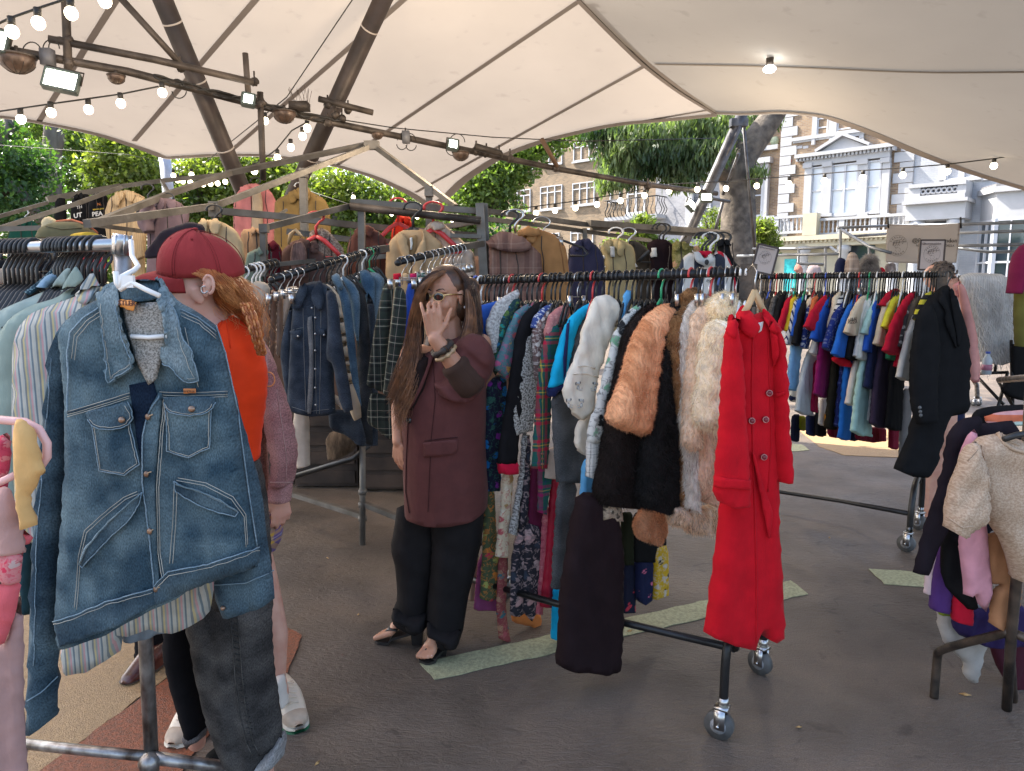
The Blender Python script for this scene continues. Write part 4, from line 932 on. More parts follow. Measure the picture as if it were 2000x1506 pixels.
def furmat(name,c,c2):
 if name in MC:return MC[name]
 m_=pbr(name,c,.7,0,.2,26,0,col2=c2);n=m_.node_tree.nodes;L=m_.node_tree.links;b=n['Principled BSDF'];b.inputs['Specular IOR Level'].default_value=.15
 t=n.new('ShaderNodeBsdfTranslucent');t.inputs[0].default_value=(*c,1);x=n.new('ShaderNodeMixShader');x.inputs[0].default_value=.4;L.new(b.outputs[0],x.inputs[1]);L.new(t.outputs[0],x.inputs[2]);L.new(x.outputs[0],n['Material Output'].inputs[0]);return m_
K1=.75
ME=P(1462,531,2.62);MD=Vector((-.83,.56,0)).normalized();MF=ME+MD*1.4+Vector((0,0,-.03))
def MY(px):
 r_=(px-1000)/F/1.012;s=(ME.x-r_*ME.y)/(r_*MD.y-MD.x);return ME.y+MD.y*s,ME.x+MD.x*s
T=thing('clothes_rack','black wheeled clothes rail in the middle carrying floral, denim and fur coats','clothes rail',(ME.x,ME.y,0))
MB().tube([ME+Vector((0,0,0)),MF],.0165,12).build('rail',m_black,T)
B=MB();B.box((-.024,-.024,-.10),(.024,.024,.028),Matrix.Translation(ME)@Matrix.Rotation(math.atan2(MD.y,MD.x),4,'Z'));B.build('joint_block',m_wornblack,T,False)
fr,bk=GP(1410,1443),GP(1488,1318);side=(bk-fr).normalized();mid=(fr+bk)/2;mid.z=0
MB().tube([ME+Vector((0,0,-.09)),Vector((mid.x,mid.y,.36))],.016,10).build('post',m_black,T)
def curve3(pts,k=2):
 pts=[Vector(p)for p in pts]
 for _ in range(k):pts=[pts[0]]+[q for a,b in zip(pts,pts[1:])for q in(a.lerp(b,.25),a.lerp(b,.75))]+[pts[-1]]
 return pts
u=Vector((0,0,1))
MB().tube(curve3([fr+u*.10,fr+u*.34,fr+u*.37+side*.06,bk+u*.37-side*.06,bk+u*.34,bk+u*.10]),.0165,10).build('leg_arch',m_black,T)
lo_=Vector((mid.x,mid.y,.33));MB().tube([P(1436,1267,2.5),P(1218,1216,2.74),P(1218,1216,2.74)+MD*1.2],.015,10).build('base_bar',m_black,T)
MB().tube([fr.lerp(bk,.2)+u*.37,P(1436,1267,2.5)],.015,8).build('base_link',m_black,T)
def caster(p,parent,yaw,r_=.052,mat=None):
 M=Matrix.Translation(Vector((p.x,p.y,0)))@Matrix.Rotation(yaw,4,'Z')
 b=MB();b.tube([M@Vector((-.014,.012,r_)),M@Vector((.014,.012,r_))],[r_]*2,24);w_=b.build('wheel',m_gum,parent,True)
 MB().tube([M@Vector((-.0165,.012,r_)),M@Vector((.0165,.012,r_))],r_*.55,18).build('hub',pbr('grey_hub',(.3,.3,.31),.5),w_)
 f=MB()
 for s in(-1,1):f.box((s*.021-.002,-.012,r_-.01),(s*.021+.002,.026,r_*2+.012),M)
 f.box((-.023,-.02,r_*2+.012),(.023,.028,r_*2+.022),M);f.tube([M@Vector((0,0,r_*2+.02)),M@Vector((0,0,r_*2+.055))],.018,10);f.tube([M@Vector((-.026,.012,r_)),M@Vector((.026,.012,r_))],.006,8)
 f.build('caster_fork',m_chrome,parent,True)
caster(fr,T,1.0);caster(bk,T,.6);
f2=fr+MD*1.3;b2_=bk+MD*1.3
MB().tube(curve3([f2+u*.10,f2+u*.34,f2+u*.37+side*.06,b2_+u*.37-side*.06,b2_+u*.34,b2_+u*.10]),.0165,10).build('leg_arch',m_black,T);MB().tube([MF,(f2+b2_)/2+u*.37],.016,8).build('post',m_black,T);caster(f2,T,.5);caster(b2_,T,.5)
GA=math.atan2(.83,.56)
row(ME,MF,50,GA,'the middle black rail',3,('black',)*14+('white','clip','clip','red','green','blue'),.1,.98)
row(ME,MF,8,GA,'the middle black rail',5,('black','clip','white'),.0,.12)
def m(label,cat,c,poly,mat,name='garment',**kw):
 """one garment of the middle rail: c = column of its collar"""
 Yr,Xr=MY(c);cx=sum(q[0]for q in poly)/len(poly);k=kw.pop('tilt',K1);d=kw.pop('dy',0)
 r_=(cx-1000)/F/.97;Y=(Yr+d+k*(0-Xr))/(1-k*r_)
 kw.setdefault('th',.019);kw.setdefault('fold',.013);kw.setdefault('wl',.075);kw.setdefault('slant',.25)
 return(name,poly,Y,mat,dict(tilt=k,**kw))
def M(label,cat,name,parts,grp='clothes packed along the middle black rail'):
 t,o=gar(name,label,cat,parts,grp);return t,o
black=(.014,.013,.014)
F_=fab
M('plain royal blue tee, furthest left on the middle rail','shirt','tee_shirt',[m('','',985,[(925,600),(955,592),(985,584),(978,620),(962,650),(945,672),(925,660)],F_('plain',(.04,.13,.50)),'body')])
M('pale grey crinkled jacket beside the blue tee','jacket','jacket',[m('','',1014,[(947,636),(966,592),(990,575),(1016,563),(1010,590),(988,625),(972,690),(962,690)],F_('tweed',(.34,.32,.30),(.50,.47,.44),(.62,.60,.56),sc=.6),'body')])
M('red and yellow flowered blouse squeezed beside the grey jacket','blouse','blouse',[m('','',1005,[(961,634),(978,610),(998,603),(994,640),(978,700),(960,690)],F_('floral',(.62,.42,.12),(.60,.08,.06),(.75,.45,.10),(.12,.35,.16),sc=2),'body')])
M('dark teal patterned blouse with a green shoulder','blouse','blouse',[m('','',1018,[(975,630),(988,600),(1000,585),(1018,580),(1006,620),(992,690),(968,735),(962,718)],F_('floral',(.02,.05,.06),(.02,.25,.22),(.02,.16,.30),(.12,.20,.05),sc=2),'body')])
M('dark navy long dress with purple and blue flowers','dress','dress',[m('','',1020,[(950,752),(966,735),(990,728),(992,830),(980,905),(978,958),(948,958),(944,850)],F_('floral',(.012,.014,.03),(.01,.12,.32),(.16,.02,.20),(.03,.10,.08),sc=1.3),'body')])
M('multicoloured painterly shirt with a short open sleeve','shirt','shirt',[m('','',1040,[(1006,610),(1024,596),(1044,590),(1040,612),(1022,645),(1006,690),(994,735),(985,739),(964,717),(974,690),(990,650)],F_('floral',(.10,.20,.22),(.62,.12,.10),(.05,.30,.34),(.60,.32,.08),(.45,.10,.20),sc=1.6),'sleeve',ang=20),m('','',1043,[(1030,596),(1046,588),(1052,600),(1040,618),(1024,620)],F_('floral',(.55,.12,.16),(.62,.30,.25),(.05,.30,.34),sc=3),'collar',th=.015)])
t,o=M('black long cardigan sleeve with a bright red cuff','cardigan','cardigan',[m('','',1062,[(1062,586),(1040,596),(1018,620),(1006,660),(996,735),(984,812),(976,862),(972,905),(1011,904),(1017,830),(1030,720),(1050,640),(1066,600)],F_('plain',black),'sleeve'),m('','',1062,[(973,902),(1012,900),(1011,923),(975,925)],F_('plain',(.55,.01,.04)),'cuff',th=.034,ch=0)])
M('grey flecked waistcoat front with a pointed hem','waistcoat','waistcoat',[m('','',1062,[(1060,612),(1040,636),(1024,654),(1014,690),(1006,740),(993,812),(1000,850),(1041,838),(1050,760),(1048,700),(1062,640)],F_('tweed',(.10,.09,.08),(.34,.32,.29),(.52,.50,.46),sc=.75),'body',fold=.004)])
M('grey flecked trouser leg hanging under the waistcoat','trousers','trousers',[m('','',1060,[(1020,846),(1031,843),(1024,930),(1014,1000),(1011,1046),(993,1041),(1004,990),(1016,920)],F_('tweed',(.12,.11,.10),(.30,.28,.26),(.46,.44,.40),sc=.75),'leg',th=.02)])
M('blue patterned shirt shoulder showing over the flecked waistcoat','shirt','shirt',[m('','',1082,[(1038,640),(1044,618),(1060,600),(1084,590),(1082,600),(1062,615),(1050,640)],F_('dots',(.05,.08,.24),(.5,.52,.58),sc=1.8),'body',th=.02)])
M('brown and white flowered blouse with a thin sleeve','blouse','blouse',[m('','',1086,[(1040,650),(1050,622),(1066,606),(1086,596),(1078,630),(1066,680),(1056,744),(1046,742),(1042,700)],F_('floral',(.16,.10,.09),(.62,.55,.48),(.30,.16,.14),(.66,.60,.54),sc=2.4),'sleeve',th=.02)])
M('dusty pink brocade jacket shoulder','jacket','jacket',[m('','',1110,[(1064,646),(1072,616),(1090,600),(1112,592),(1114,612),(1096,636),(1076,660),(1066,668)],F_('floral',(.50,.20,.18),(.60,.28,.24),(.42,.15,.16),sc=3),'body')])
t,o=M('red, green and blue tartan jacket sleeve with brown buttons','jacket','jacket',[m('','',1112,[(1108,616),(1090,624),(1070,640),(1060,672),(1050,740),(1043,840),(1038,914),(1070,914),(1076,825),(1077,770),(1088,690),(1104,640)],F_('plaid',(.02,.10,.08),(.45,.02,.05),(.55,.42,.06),(.03,.04,.16),sc=9),'sleeve',fold=.004)])
tb=bvh(o[0])
for y in(886,896,906):MB().ball(hit(tb,1058,y,3,.004),(.006,.003,.006),8,6).build('button',pbr('brown_button',(.25,.10,.06),.4),t)
M('tartan jacket tail below the tartan sleeve','jacket','jacket',[m('','',1112,[(1053,905),(1080,905),(1074,960),(1067,1004),(1051,1000)],F_('plaid',(.02,.10,.08),(.30,.02,.10),(.45,.36,.06),(.03,.04,.16),sc=9),'body',dy=.08)])
M('charcoal denim dress with a seamed skirt','dress','dress',[m('','',1160,[(1160,604),(1136,618),(1122,650),(1114,706),(1106,760),(1076,770),(1080,850),(1086,941),(1138,942),(1150,850),(1156,740)],F_('denim',(.055,.055,.055),(.10,.10,.10)),'body',fold=.005),m('','',1160,[(1092,930),(1128,930),(1118,1060),(1101,1150),(1078,1149),(1083,1040)],F_('denim',(.06,.06,.06),(.11,.11,.11)),'skirt_panel',dy=.05)])
t,o=M('turquoise ringer tee with a navy sleeve band','tee shirt','tee_shirt',[m('','',1158,[(1160,588),(1136,600),(1112,620),(1099,653),(1083,706),(1072,757),(1105,745),(1112,715),(1120,669),(1132,632),(1158,606)],F_('plain',(.01,.38,.62)),'sleeve'),m('','',1158,[(1072,755),(1106,743),(1106,760),(1090,766),(1073,775)],F_('plain',(.015,.02,.07)),'sleeve_band',th=.032,ch=0)])
tb=bvh(o[0]);patch(tb,[(1108,628),(1113,625),(1108,680),(1105,728),(1100,742),(1099,700)],2.9,F_('plain',(.02,.025,.09)),t,'stripe',.003,0)
sw=F_('plain',(.74,.65,.52))
t,o=M('off white sweatshirt with four small black and white dogs on the sleeve','sweatshirt','sweatshirt',[m('','',1222,[(1150,800),(1166,790),(1166,830),(1158,862),(1145,890),(1123,873),(1126,830)],sw,'body',dy=.05),m('','',1222,[(1190,574),(1162,580),(1152,608),(1136,662),(1122,706),(1103,743),(1102,780),(1119,805),(1138,820),(1163,797),(1170,732),(1184,690),(1200,645),(1216,612),(1208,588)],sw,'sleeve',th=.018,fold=.026,wl=.07,cross=.7)])
tb=bvh(o[1])
seam(tb,[(1128,716),(1145,714),(1162,720)],2.8,sw,t,.003,'cuff_seam');seam(tb,[(1120,730),(1145,729),(1169,737)],2.8,sw,t,.0035,'cuff_seam')
def dog(px,py,fl):
 g=MB()
 def e(dx,dy,rx,ry):c=hit(tb,px+dx*fl,py+dy,2.8,.0015);g.ball(c,(rx,.0015,ry),8,5)
 e(0,-5,.0065,.006);e(4.5,-4,.003,.007);e(1,4,.006,.011);e(-3,9,.008,.0025);e(-6,5,.004,.002)
 g.build('printed_dog',pbr('dog_white',(.5,.48,.44),.8,bump=0),t)
 g=MB();e(4.8,-4,.0034,.0076);e(-3,-6,.0022,.005);e(1,1,.002,.002);e(3,5,.0015,.002);e(0,7,.002,.0016);e(-2,-3.5,.001,.001);g.build('printed_dog_spots',pbr('ink_black',(.02,.02,.02),.8,bump=0),t)
dog(1130,753,-1);dog(1161,754,1);dog(1112,786,-1);dog(1134,787,1)
M('sky blue apron strap and tail next to the leaf print blouse','apron','apron',[m('','',1232,[(1222,566),(1238,568),(1232,596),(1222,622),(1212,622)],F_('plain',(.12,.36,.62)),'strap',th=.012),m('','',1225,[(1142,890),(1166,900),(1164,935),(1161,981),(1133,978)],F_('plain',(.13,.38,.62)),'tail',dy=.04)])
M('black and white leaf print blouse with green leaves','blouse','blouse',[m('','',1258,[(1258,588),(1230,604),(1212,628),(1199,655),(1189,695),(1180,724),(1174,756),(1166,775),(1166,800),(1154,810),(1146,862),(1177,864),(1192,799),(1205,732),(1222,669),(1244,622)],F_('floral',(.60,.58,.52),(.02,.02,.02),(.03,.03,.03),(.18,.36,.22),(.02,.02,.02),sc=1.1),'sleeve')])
M('white and grey checked shirt cuff below the leaf blouse','shirt','shirt',[m('','',1255,[(1147,860),(1177,860),(1174,900),(1165,937),(1147,930)],F_('plaid',(.62,.58,.52),(.5,.47,.42),(.08,.08,.08),sc=14),'cuff',ch=0)])
def fur(label,c,parts,cols,pile,n,ln,name='fur_coat',seed=1,down=.5):
 t,o=M(label,'fur coat',name,parts);pm=furmat('pile_'+str(seed),*pile)
 for i,q in enumerate(o):fur_on(q,t,pm,n//len(o),ln,seed+i,down)
 return t,o
fm=lambda a,b:F_('fur',a,b)
fur('long dark brown fur coat with a beige ribbed front edge',0,[m('','',1290,[(1290,590),(1258,603),(1236,626),(1219,670),(1205,743),(1190,807),(1182,870),(1164,962),(1172,984),(1232,989),(1246,972),(1254,880),(1262,680)],fm((.022,.016,.014),(.012,.009,.008)),'body',th=.05,fold=.010,cross=.8),m('','',1290,[(1290,590),(1268,594),(1240,622),(1222,668),(1210,735),(1216,745),(1240,668),(1275,610)],fm((.05,.02,.018),(.03,.012,.012)),'lapel',th=.035)],None,((.04,.030,.026),(.016,.012,.010)),26000,.012,seed=11)
M('beige ribbed knit edge of the dark fur','fur coat','fur_trim',[m('','',1250,[(1240,606),(1246,608),(1226,660),(1210,735),(1198,800),(1184,880),(1178,900),(1176,880),(1194,790),(1206,720),(1222,650)],F_('hstripe',(.50,.36,.20),(.30,.20,.10),sc=130),'trim',th=.012,dy=-.03)])
fur('peach tan fur coat with a wide banded sleeve',0,[m('','',1322,[(1318,592),(1292,594),(1262,618),(1238,663),(1216,743),(1195,791),(1186,824),(1214,840),(1240,846),(1258,854),(1268,820),(1278,743),(1286,680),(1312,620)],fm((.78,.38,.19),(.50,.20,.085)),'sleeve',th=.05,fold=.010,cross=1.2,wl=.05,quilt=(.055,.012,.15)),m('','',1322,[(1263,985),(1242,1028),(1248,1053),(1285,1064),(1297,1040),(1294,985)],fm((.62,.32,.18),(.45,.2,.1)),'lower_sleeve',th=.04,dy=.12)],None,((.80,.44,.25),(.62,.30,.15)),12000,.008,seed=13,down=.2)
fur('black fur coat between the peach and the brown furs',0,[m('','',1335,[(1336,580),(1308,596),(1292,625),(1283,673),(1275,743),(1269,823),(1256,887),(1248,966),(1254,990),(1290,1000),(1322,985),(1318,839),(1308,711),(1312,632)],fm((.022,.020,.019),(.010,.010,.010)),'body',th=.05,fold=.012,cross=.9)],None,((.045,.04,.037),(.014,.013,.012)),24000,.012,seed=15)
fur('curly ginger brown fur coat',0,[m('','',1356,[(1362,560),(1340,564),(1332,600),(1308,626),(1303,673),(1306,743),(1316,807),(1323,902),(1324,990),(1342,996),(1342,870),(1340,743),(1346,640),(1372,574)],fm((.36,.18,.07),(.16,.075,.03)),'body',th=.04,fold=.009,cross=1.0,wl=.05)],None,((.52,.30,.14),(.22,.11,.05)),18000,.010,seed=17)
fur('pale grey and white fur coat with long hair',0,[m('','',1374,[(1378,576),(1356,584),(1342,606),(1328,640),(1327,711),(1332,775),(1330,839),(1338,902),(1340,990),(1360,1000),(1360,902),(1352,839),(1356,743),(1362,654)],fm((.70,.63,.55),(.42,.35,.29)),'body',th=.04,fold=.009)],None,((.90,.84,.74),(.66,.58,.48)),7000,.017,seed=19,down=.9)
fur('cream and blush fur coat with long narrow sleeves',0,[m('','',1396,[(1400,574),(1372,590),(1354,622),(1348,663),(1344,743),(1341,807),(1337,862),(1350,882),(1365,866),(1370,791),(1378,711),(1394,625)],fm((.82,.62,.44),(.62,.42,.28)),'sleeve',th=.042),m('','',1396,[(1368,830),(1408,835),(1406,934),(1400,990),(1374,978),(1353,944),(1356,887)],fm((.80,.52,.37),(.58,.34,.22)),'body',th=.05,dy=.04),m('','',1396,[(1308,985),(1350,990),(1402,985),(1402,1044),(1350,1042),(1330,1026),(1312,1028)],fm((.75,.62,.50),(.34,.21,.12)),'hem',th=.04,dy=.10)],None,((.96,.74,.52),(.84,.58,.38)),11000,.014,seed=21,down=.9)
fur('thick white fur coat with rounded bands, next to the red trench coat',0,[m('','',1432,[(1405,618),(1380,634),(1373,679),(1369,737),(1359,791),(1359,822),(1373,837),(1402,842),(1412,791),(1414,711),(1426,650)],fm((.90,.80,.62),(.74,.60,.42)),'sleeve',th=.055,quilt=(.10,.030,0)),m('','',1432,[(1420,568),(1396,582),(1390,612),(1404,630),(1422,648),(1444,610),(1442,580)],fm((.92,.82,.65),(.76,.62,.45)),'collar',th=.06)],None,((.98,.88,.66),(.94,.78,.54)),9000,.020,seed=23,down=.6)
red=F_('plain',(.50,.006,.014));Yt=2.38
def r(nm,poly,dy=0,**kw):kw.setdefault('th',.035);kw.setdefault('fold',.014);kw.setdefault('wl',.09);return(nm,poly,Yt+dy,red,dict(tilt=.25,**kw))
T,o=gar('trench_coat','bright red double breasted trench coat on a wooden hanger at the rack end','coat',[r('body',[(1446,604),(1428,640),(1424,760),(1414,900),(1406,985),(1392,1120),(1375,1234),(1398,1240),(1425,1252),(1476,1262),(1482,1236),(1505,1246),(1533,1227),(1530,1130),(1522,1000),(1524,860),(1522,700),(1508,640),(1490,608),(1470,616)],th=.045,fold=.020,wl=.11),r('sleeve',[(1438,612),(1416,646),(1411,740),(1404,840),(1396,925),(1392,958),(1402,978),(1428,988),(1464,985),(1466,950),(1462,880),(1456,780),(1452,700)],-.085,th=.036,wl=.07),r('sleeve',[(1504,622),(1526,646),(1536,700),(1539,800),(1543,870),(1549,915),(1547,939),(1521,941),(1516,880),(1513,760),(1508,690)],-.02,th=.036,wl=.07)])
T['label']='bright red double breasted trench coat on a wooden hanger at the rack end'
tb=bvh(o[0]);ts=bvh(o[1])
def multi(*bs):
 class Tm:
  def ray_cast(s,a,d):
   best=(None,None,None,1e9)
   for b in bs:
    h=b.ray_cast(a,d)
    if h[0]is not None and h[3]<best[3]:best=h
   return best if best[0]is not None else(None,)*4
 return Tm()
ta=multi(tb,ts,bvh(o[2]))
patch(ta,[(1449,594),(1434,618),(1452,648),(1466,662),(1482,642),(1470,622),(1462,602)],Yt,red,T,'collar',.012)
patch(ta,[(1490,600),(1504,612),(1530,646),(1522,652),(1500,644),(1486,622)],Yt,red,T,'collar',.012)
patch(ta,[(1500,645),(1520,652),(1526,690),(1512,720),(1504,690)],Yt,red,T,'lapel',.009)
patch(ta,[(1422,616),(1432,612),(1440,640),(1436,662),(1418,650)],Yt,red,T,'epaulette',.008)
patch(ta,[(1397,930),(1463,938),(1464,956),(1396,950)],Yt,red,T,'cuff_strap',.007,0)
patch(ta,[(1516,768),(1534,763),(1532,772),(1518,776)],Yt,red,T,'pocket_flap',.006,0)
patch(ta,[(1464,880),(1472,890),(1492,960),(1508,1000),(1500,1060),(1484,980)],Yt,red,T,'belt',.010)
seam(ta,[(1470,660),(1468,760),(1470,880),(1474,1000),(1478,1120),(1477,1258)],Yt,red,T,.0035,'front_edge')
seam(ta,[(1500,660),(1503,760),(1506,860),(1500,960)],Yt,red,T,.0025,'seam')
mb_=pbr('dark_red_button',(.22,.02,.03),.3,bump=0)
for x,y in((1493,819),(1490,892),(1500,767),(1466,821)):
 c=hit(ta,x,y,Yt,.005);d_=ray(x,y).normalized()
 MB().tube([c,c-d_*.004],.0105,14).build('button',mb_,T);MB().tube([c+Vector((math.cos(a)*.0095,-.005,math.sin(a)*.0095))for a in np.linspace(0,6.283,13)],.0016,5,cap=False).build('button_rim',pbr('pinkish_rim',(.55,.25,.22),.35,bump=0),T)
patch(ta,[(1476,632),(1490,628),(1486,646),(1480,650)],Yt,F_('plain',(.6,.58,.52)),T,'neck_label',.004,0)
c=P(1474,566,2.40);hh=thing('coat_hanger','pale wooden hanger holding the red trench coat','coat hanger',tuple(c))
MB().tube([c+Vector((0,0,-.005)),P(1460,600,2.38),P(1448,616,2.36)],[.013,.014,.010],8,ell=(.6,1)).build('shoulder_bar',m_wood,hh);MB().tube([c+Vector((0,0,-.005)),P(1486,598,2.42),P(1500,622,2.44)],[.013,.014,.010],8,ell=(.6,1)).build('shoulder_bar',m_wood,hh)
MB().tube([c,c+Vector((0,0,.03)),c+Vector((.008,.01,.06)),c+Vector((0,.03,.085)),c+Vector((-.01,.06,.06))],.0025,6).build('hook',m_chrome,hh)
def low(label,cat,name,c,poly,mat,dy=.1,**kw):
 kw.setdefault('fold',.006);return M(label,cat,name,[m('','',c,poly,mat,'body',dy=dy,**kw)])
bl=F_('floral',(.03,.028,.035),(.50,.30,.28),(.55,.36,.34),(.04,.05,.07),(.48,.34,.32),sc=.9)
low('mauve skirt hem at the left foot of the middle rail','skirt','skirt',1030,[(936,1080),(970,1080),(972,1191),(950,1190),(926,1190)],F_('plain',(.22,.05,.13)),.12)
low('beige skirt sliver at the far left foot of the middle rail','skirt','skirt',1020,[(924,1090),(938,1085),(934,1170),(914,1172)],F_('plain',(.40,.28,.20)),.25)
low('long dress with red flowers and yellow and green leaves','dress','dress',1040,[(948,950),(966,950),(970,1040),(982,1150),(978,1160),(956,1172),(938,1169),(942,1080)],F_('floral',(.08,.10,.05),(.50,.05,.08),(.50,.32,.05),(.35,.36,.10),(.60,.20,.04),sc=1.1))
low('cream and gold satin scarf hanging straight down','scarf','scarf',1050,[(983,918),(1004,918),(998,1000),(993,1088),(967,1086),(977,1000)],F_('floral',(.62,.50,.34),(.40,.24,.09),(.66,.58,.44),(.45,.10,.10),sc=1.3),.02,th=.015)
low('brown teal and rust ribbon of a narrow dress dangling lowest','dress','dress',1050,[(974,1085),(993,1085),(988,1190),(998,1256),(974,1246),(969,1190)],F_('floral',(.25,.06,.06),(.05,.14,.16),(.35,.08,.09),(.36,.20,.12),sc=1.4),.06,th=.015)
low('black dress with pale pink blossoms, left of two','dress','dress',1072,[(1020,1000),(1034,1000),(1030,1067),(1024,1193),(1010,1202),(997,1201),(998,1100),(1008,1050)],bl,.05)
low('black dress with pale pink blossoms, right of two','dress','dress',1085,[(1026,1020),(1058,1030),(1054,1123),(1049,1193),(1040,1214),(1022,1196),(1024,1095)],bl,.06)
low('black and pink blossom sleeve beside the maroon skirt','blouse','blouse',1076,[(1026,850),(1037,850),(1034,960),(1030,1012),(1012,1034),(1018,970)],bl,.05,th=.018)
low('plain maroon skirt panel under the tartan jacket','skirt','skirt',1090,[(1036,905),(1062,905),(1062,1042),(1027,1042),(1030,980)],F_('plain',(.13,.015,.045)),.1)
low('orange skirt hem peeping out lowest under the blossom dresses','skirt','skirt',1085,[(1000,1196),(1056,1196),(1058,1216),(1045,1225),(1000,1216)],F_('plain',(.55,.18,.05)),.22)
low('pink brocade dress edge','dress','dress',1110,[(1062,990),(1076,990),(1068,1123),(1060,1198),(1044,1198),(1052,1095)],F_('floral',(.48,.12,.14),(.55,.2,.2),(.35,.06,.09),sc=3),.12)
low('red satin dress falling in a narrow fold','dress','dress',1125,[(1076,920),(1094,920),(1086,1060),(1081,1184),(1055,1184),(1068,1067)],F_('plain',(.38,.008,.03),gloss=.3,rough=.5),.13)
low('cream blouse tail above the red satin dress','blouse','blouse',1120,[(1066,880),(1086,870),(1084,934),(1064,933)],F_('plain',(.6,.48,.40)),.08)
low('turquoise dress hem, long and plain','dress','dress',1150,[(1082,1135),(1102,1135),(1094,1248),(1077,1247)],F_('plain',(.01,.36,.60)),.16)
low('long black velvet skirt reaching almost to the ground','skirt','skirt',1225,[(1128,960),(1195,965),(1212,1020),(1219,1100),(1219,1200),(1212,1300),(1180,1309),(1150,1305),(1120,1303),(1087,1297),(1091,1200),(1100,1110),(1114,1030)],F_('plain',(.018,.010,.011),gloss=.05,rough=.7),-.16,th=.05,fold=.025,wl=.10,tilt=.4)
low('dark olive skirt behind the dark fur','skirt','skirt',1290,[(1216,1000),(1236,1000),(1236,1102),(1214,1102)],F_('plain',(.02,.022,.012)),.3)
low('navy dress hem with red flowers beside the velvet skirt','dress','dress',1295,[(1214,1095),(1239,1095),(1240,1194),(1214,1196)],F_('floral',(.012,.014,.03),(.45,.04,.06),(.012,.014,.03),sc=1.2),.35)
low('black top under the peach fur sleeve','top','top',1310,[(1234,1000),(1300,1000),(1300,1080),(1275,1096),(1235,1096)],F_('plain',(.012,.012,.012)),.35)
low('navy dress with small pink flowers and a dotted edge','dress','dress',1320,[(1241,1085),(1275,1085),(1272,1168),(1256,1180),(1242,1168)],F_('floral',(.012,.016,.05),(.55,.14,.22),(.012,.016,.05),(.012,.016,.05),sc=1.4),.38)
low('yellow dress hem with black and white blossoms','dress','dress',1335,[(1276,1065),(1304,1060),(1304,1160),(1275,1170)],F_('floral',(.55,.34,.02),(.03,.03,.03),(.55,.34,.02),(.5,.45,.4),sc=1.3),.4)
low('leopard print hem peeping under the dark fur','dress','dress',1300,[(1178,980),(1212,984),(1216,1016),(1179,1016)],F_('floral',(.35,.27,.19),(.05,.04,.03),(.5,.42,.33),(.05,.04,.03),sc=3),.02)
NA,NB=P(1466,541,5.0),P(1842,537,4.32);ND=(NA-NB).normalized()
T=thing('clothes_rack','black wheeled clothes rail at right holding a long row of football shirts','clothes rail',(NB.x,NB.y,0))
MB().tube([NB,NA+ND*.8],.017,12).build('rail',m_black,T)
B=MB();B.box((-.026,-.026,-.13),(.026,.026,.02),Matrix.Translation(NB)@Matrix.Rotation(math.atan2(ND.y,ND.x),4,'Z'));B.build('joint_block',m_wornblack,T,False)
g1=GP(1773,1078);nrm=Vector((-ND.y,ND.x,0));nrm=nrm if nrm.y<0 else-nrm
nc=Vector((NB.x,NB.y,0));g0=nc+nrm*.27;g1=GP(1773,1078);g2=g1-nrm*.5
MB().tube([NB+u*-.1,(g1+g2)/2+u*.38],.017,10).build('post',m_black,T)
MB().tube(curve3([g1+u*.1,g1+u*.30,g1+u*.42-nrm*.10,g2+u*.42+nrm*.1,g2+u*.30,g2+u*.1]),.018,10).build('leg_arch',m_black,T)
MB().tube([g1+u*.24,P(1640,978,4.78),P(1520,960,5.05),P(1520,960,5.05)+ND*1],.015,10).build('base_bar',m_black,T)
caster(g1,T,.7);caster(g2,T,.4)
GN=math.atan2(-nrm.y,-nrm.x)
row(NB,NA,74,GN,'the far football shirt rail',8,('black',)*22+('white','clip','clip','red','green','blue'),.0,.99)
def NY(px):
 t_=(px-1466)/(1842-1466);return NA.y+(NB.y-NA.y)*t_
def zq(x,y):return 1450+x*.2788,480+y*.2788
def jersey(lab,tx,ty,bx,by,w_,mat,cuff=None,long_=False,cat='football shirt',name='football_shirt',dy=0,w0=55,ch=.06,stripe=None):
 """sleeve seen edge-on: top (tx,ty) at the collar, cuff centre (bx,by), cuff width w_, in crop pixels"""
 c=zq(tx,ty)[0];Y=NY(c)+dy-.05
 L_=[(tx-5,ty-8),(tx-30-(tx-bx)*.15,ty+(by-ty)*.10),(bx+(tx-bx)*.42-w_*.42,ty+(by-ty)*.42),(bx-w_*.50,by-w_*.25)]
 Rr=[(bx+w_*.5,by),(bx+(tx-bx)*.5+w_*.35,ty+(by-ty)*.5),(tx+w0*.5,ty+(by-ty)*.18),(tx+w0*.35,ty-4)]
 poly=[zq(*q)for q in L_+[(bx,by+w_*.05)]+Rr]
 parts=[('sleeve',poly,Y,mat,dict(tilt=.9,th=.018,fold=.011,wl=.06,slant=.2))]
 if cuff:
  h=max(14,w_*.2);parts.append(('cuff',[zq(bx-w_*.54,by-w_*.25-h*.5),zq(bx+w_*.54,by-h*.4),zq(bx+w_*.52,by+h*.5),zq(bx-w_*.52,by-w_*.25+h*.5)],Y,cuff,dict(tilt=.9,th=.021,fold=.004,ch=0)))
 return gar(name,lab,cat,parts,'football shirts along the far rail')
pc=lambda*c:F_('plain',tuple(c))
navy=pc(.014,.02,.06);wht=pc(.62,.60,.56);blu=pc(.02,.09,.42);redp=pc(.45,.01,.03);blk=pc(.014,.014,.015);lgt=pc(.42,.45,.46);mag=pc(.20,.01,.09);yel=pc(.55,.52,.04);mint=pc(.36,.56,.52);sky_=pc(.18,.36,.58);crm=pc(.60,.50,.36);drd=pc(.16,.008,.025);purp=pc(.045,.03,.055);chc=pc(.04,.037,.036);grn=pc(.02,.14,.07)
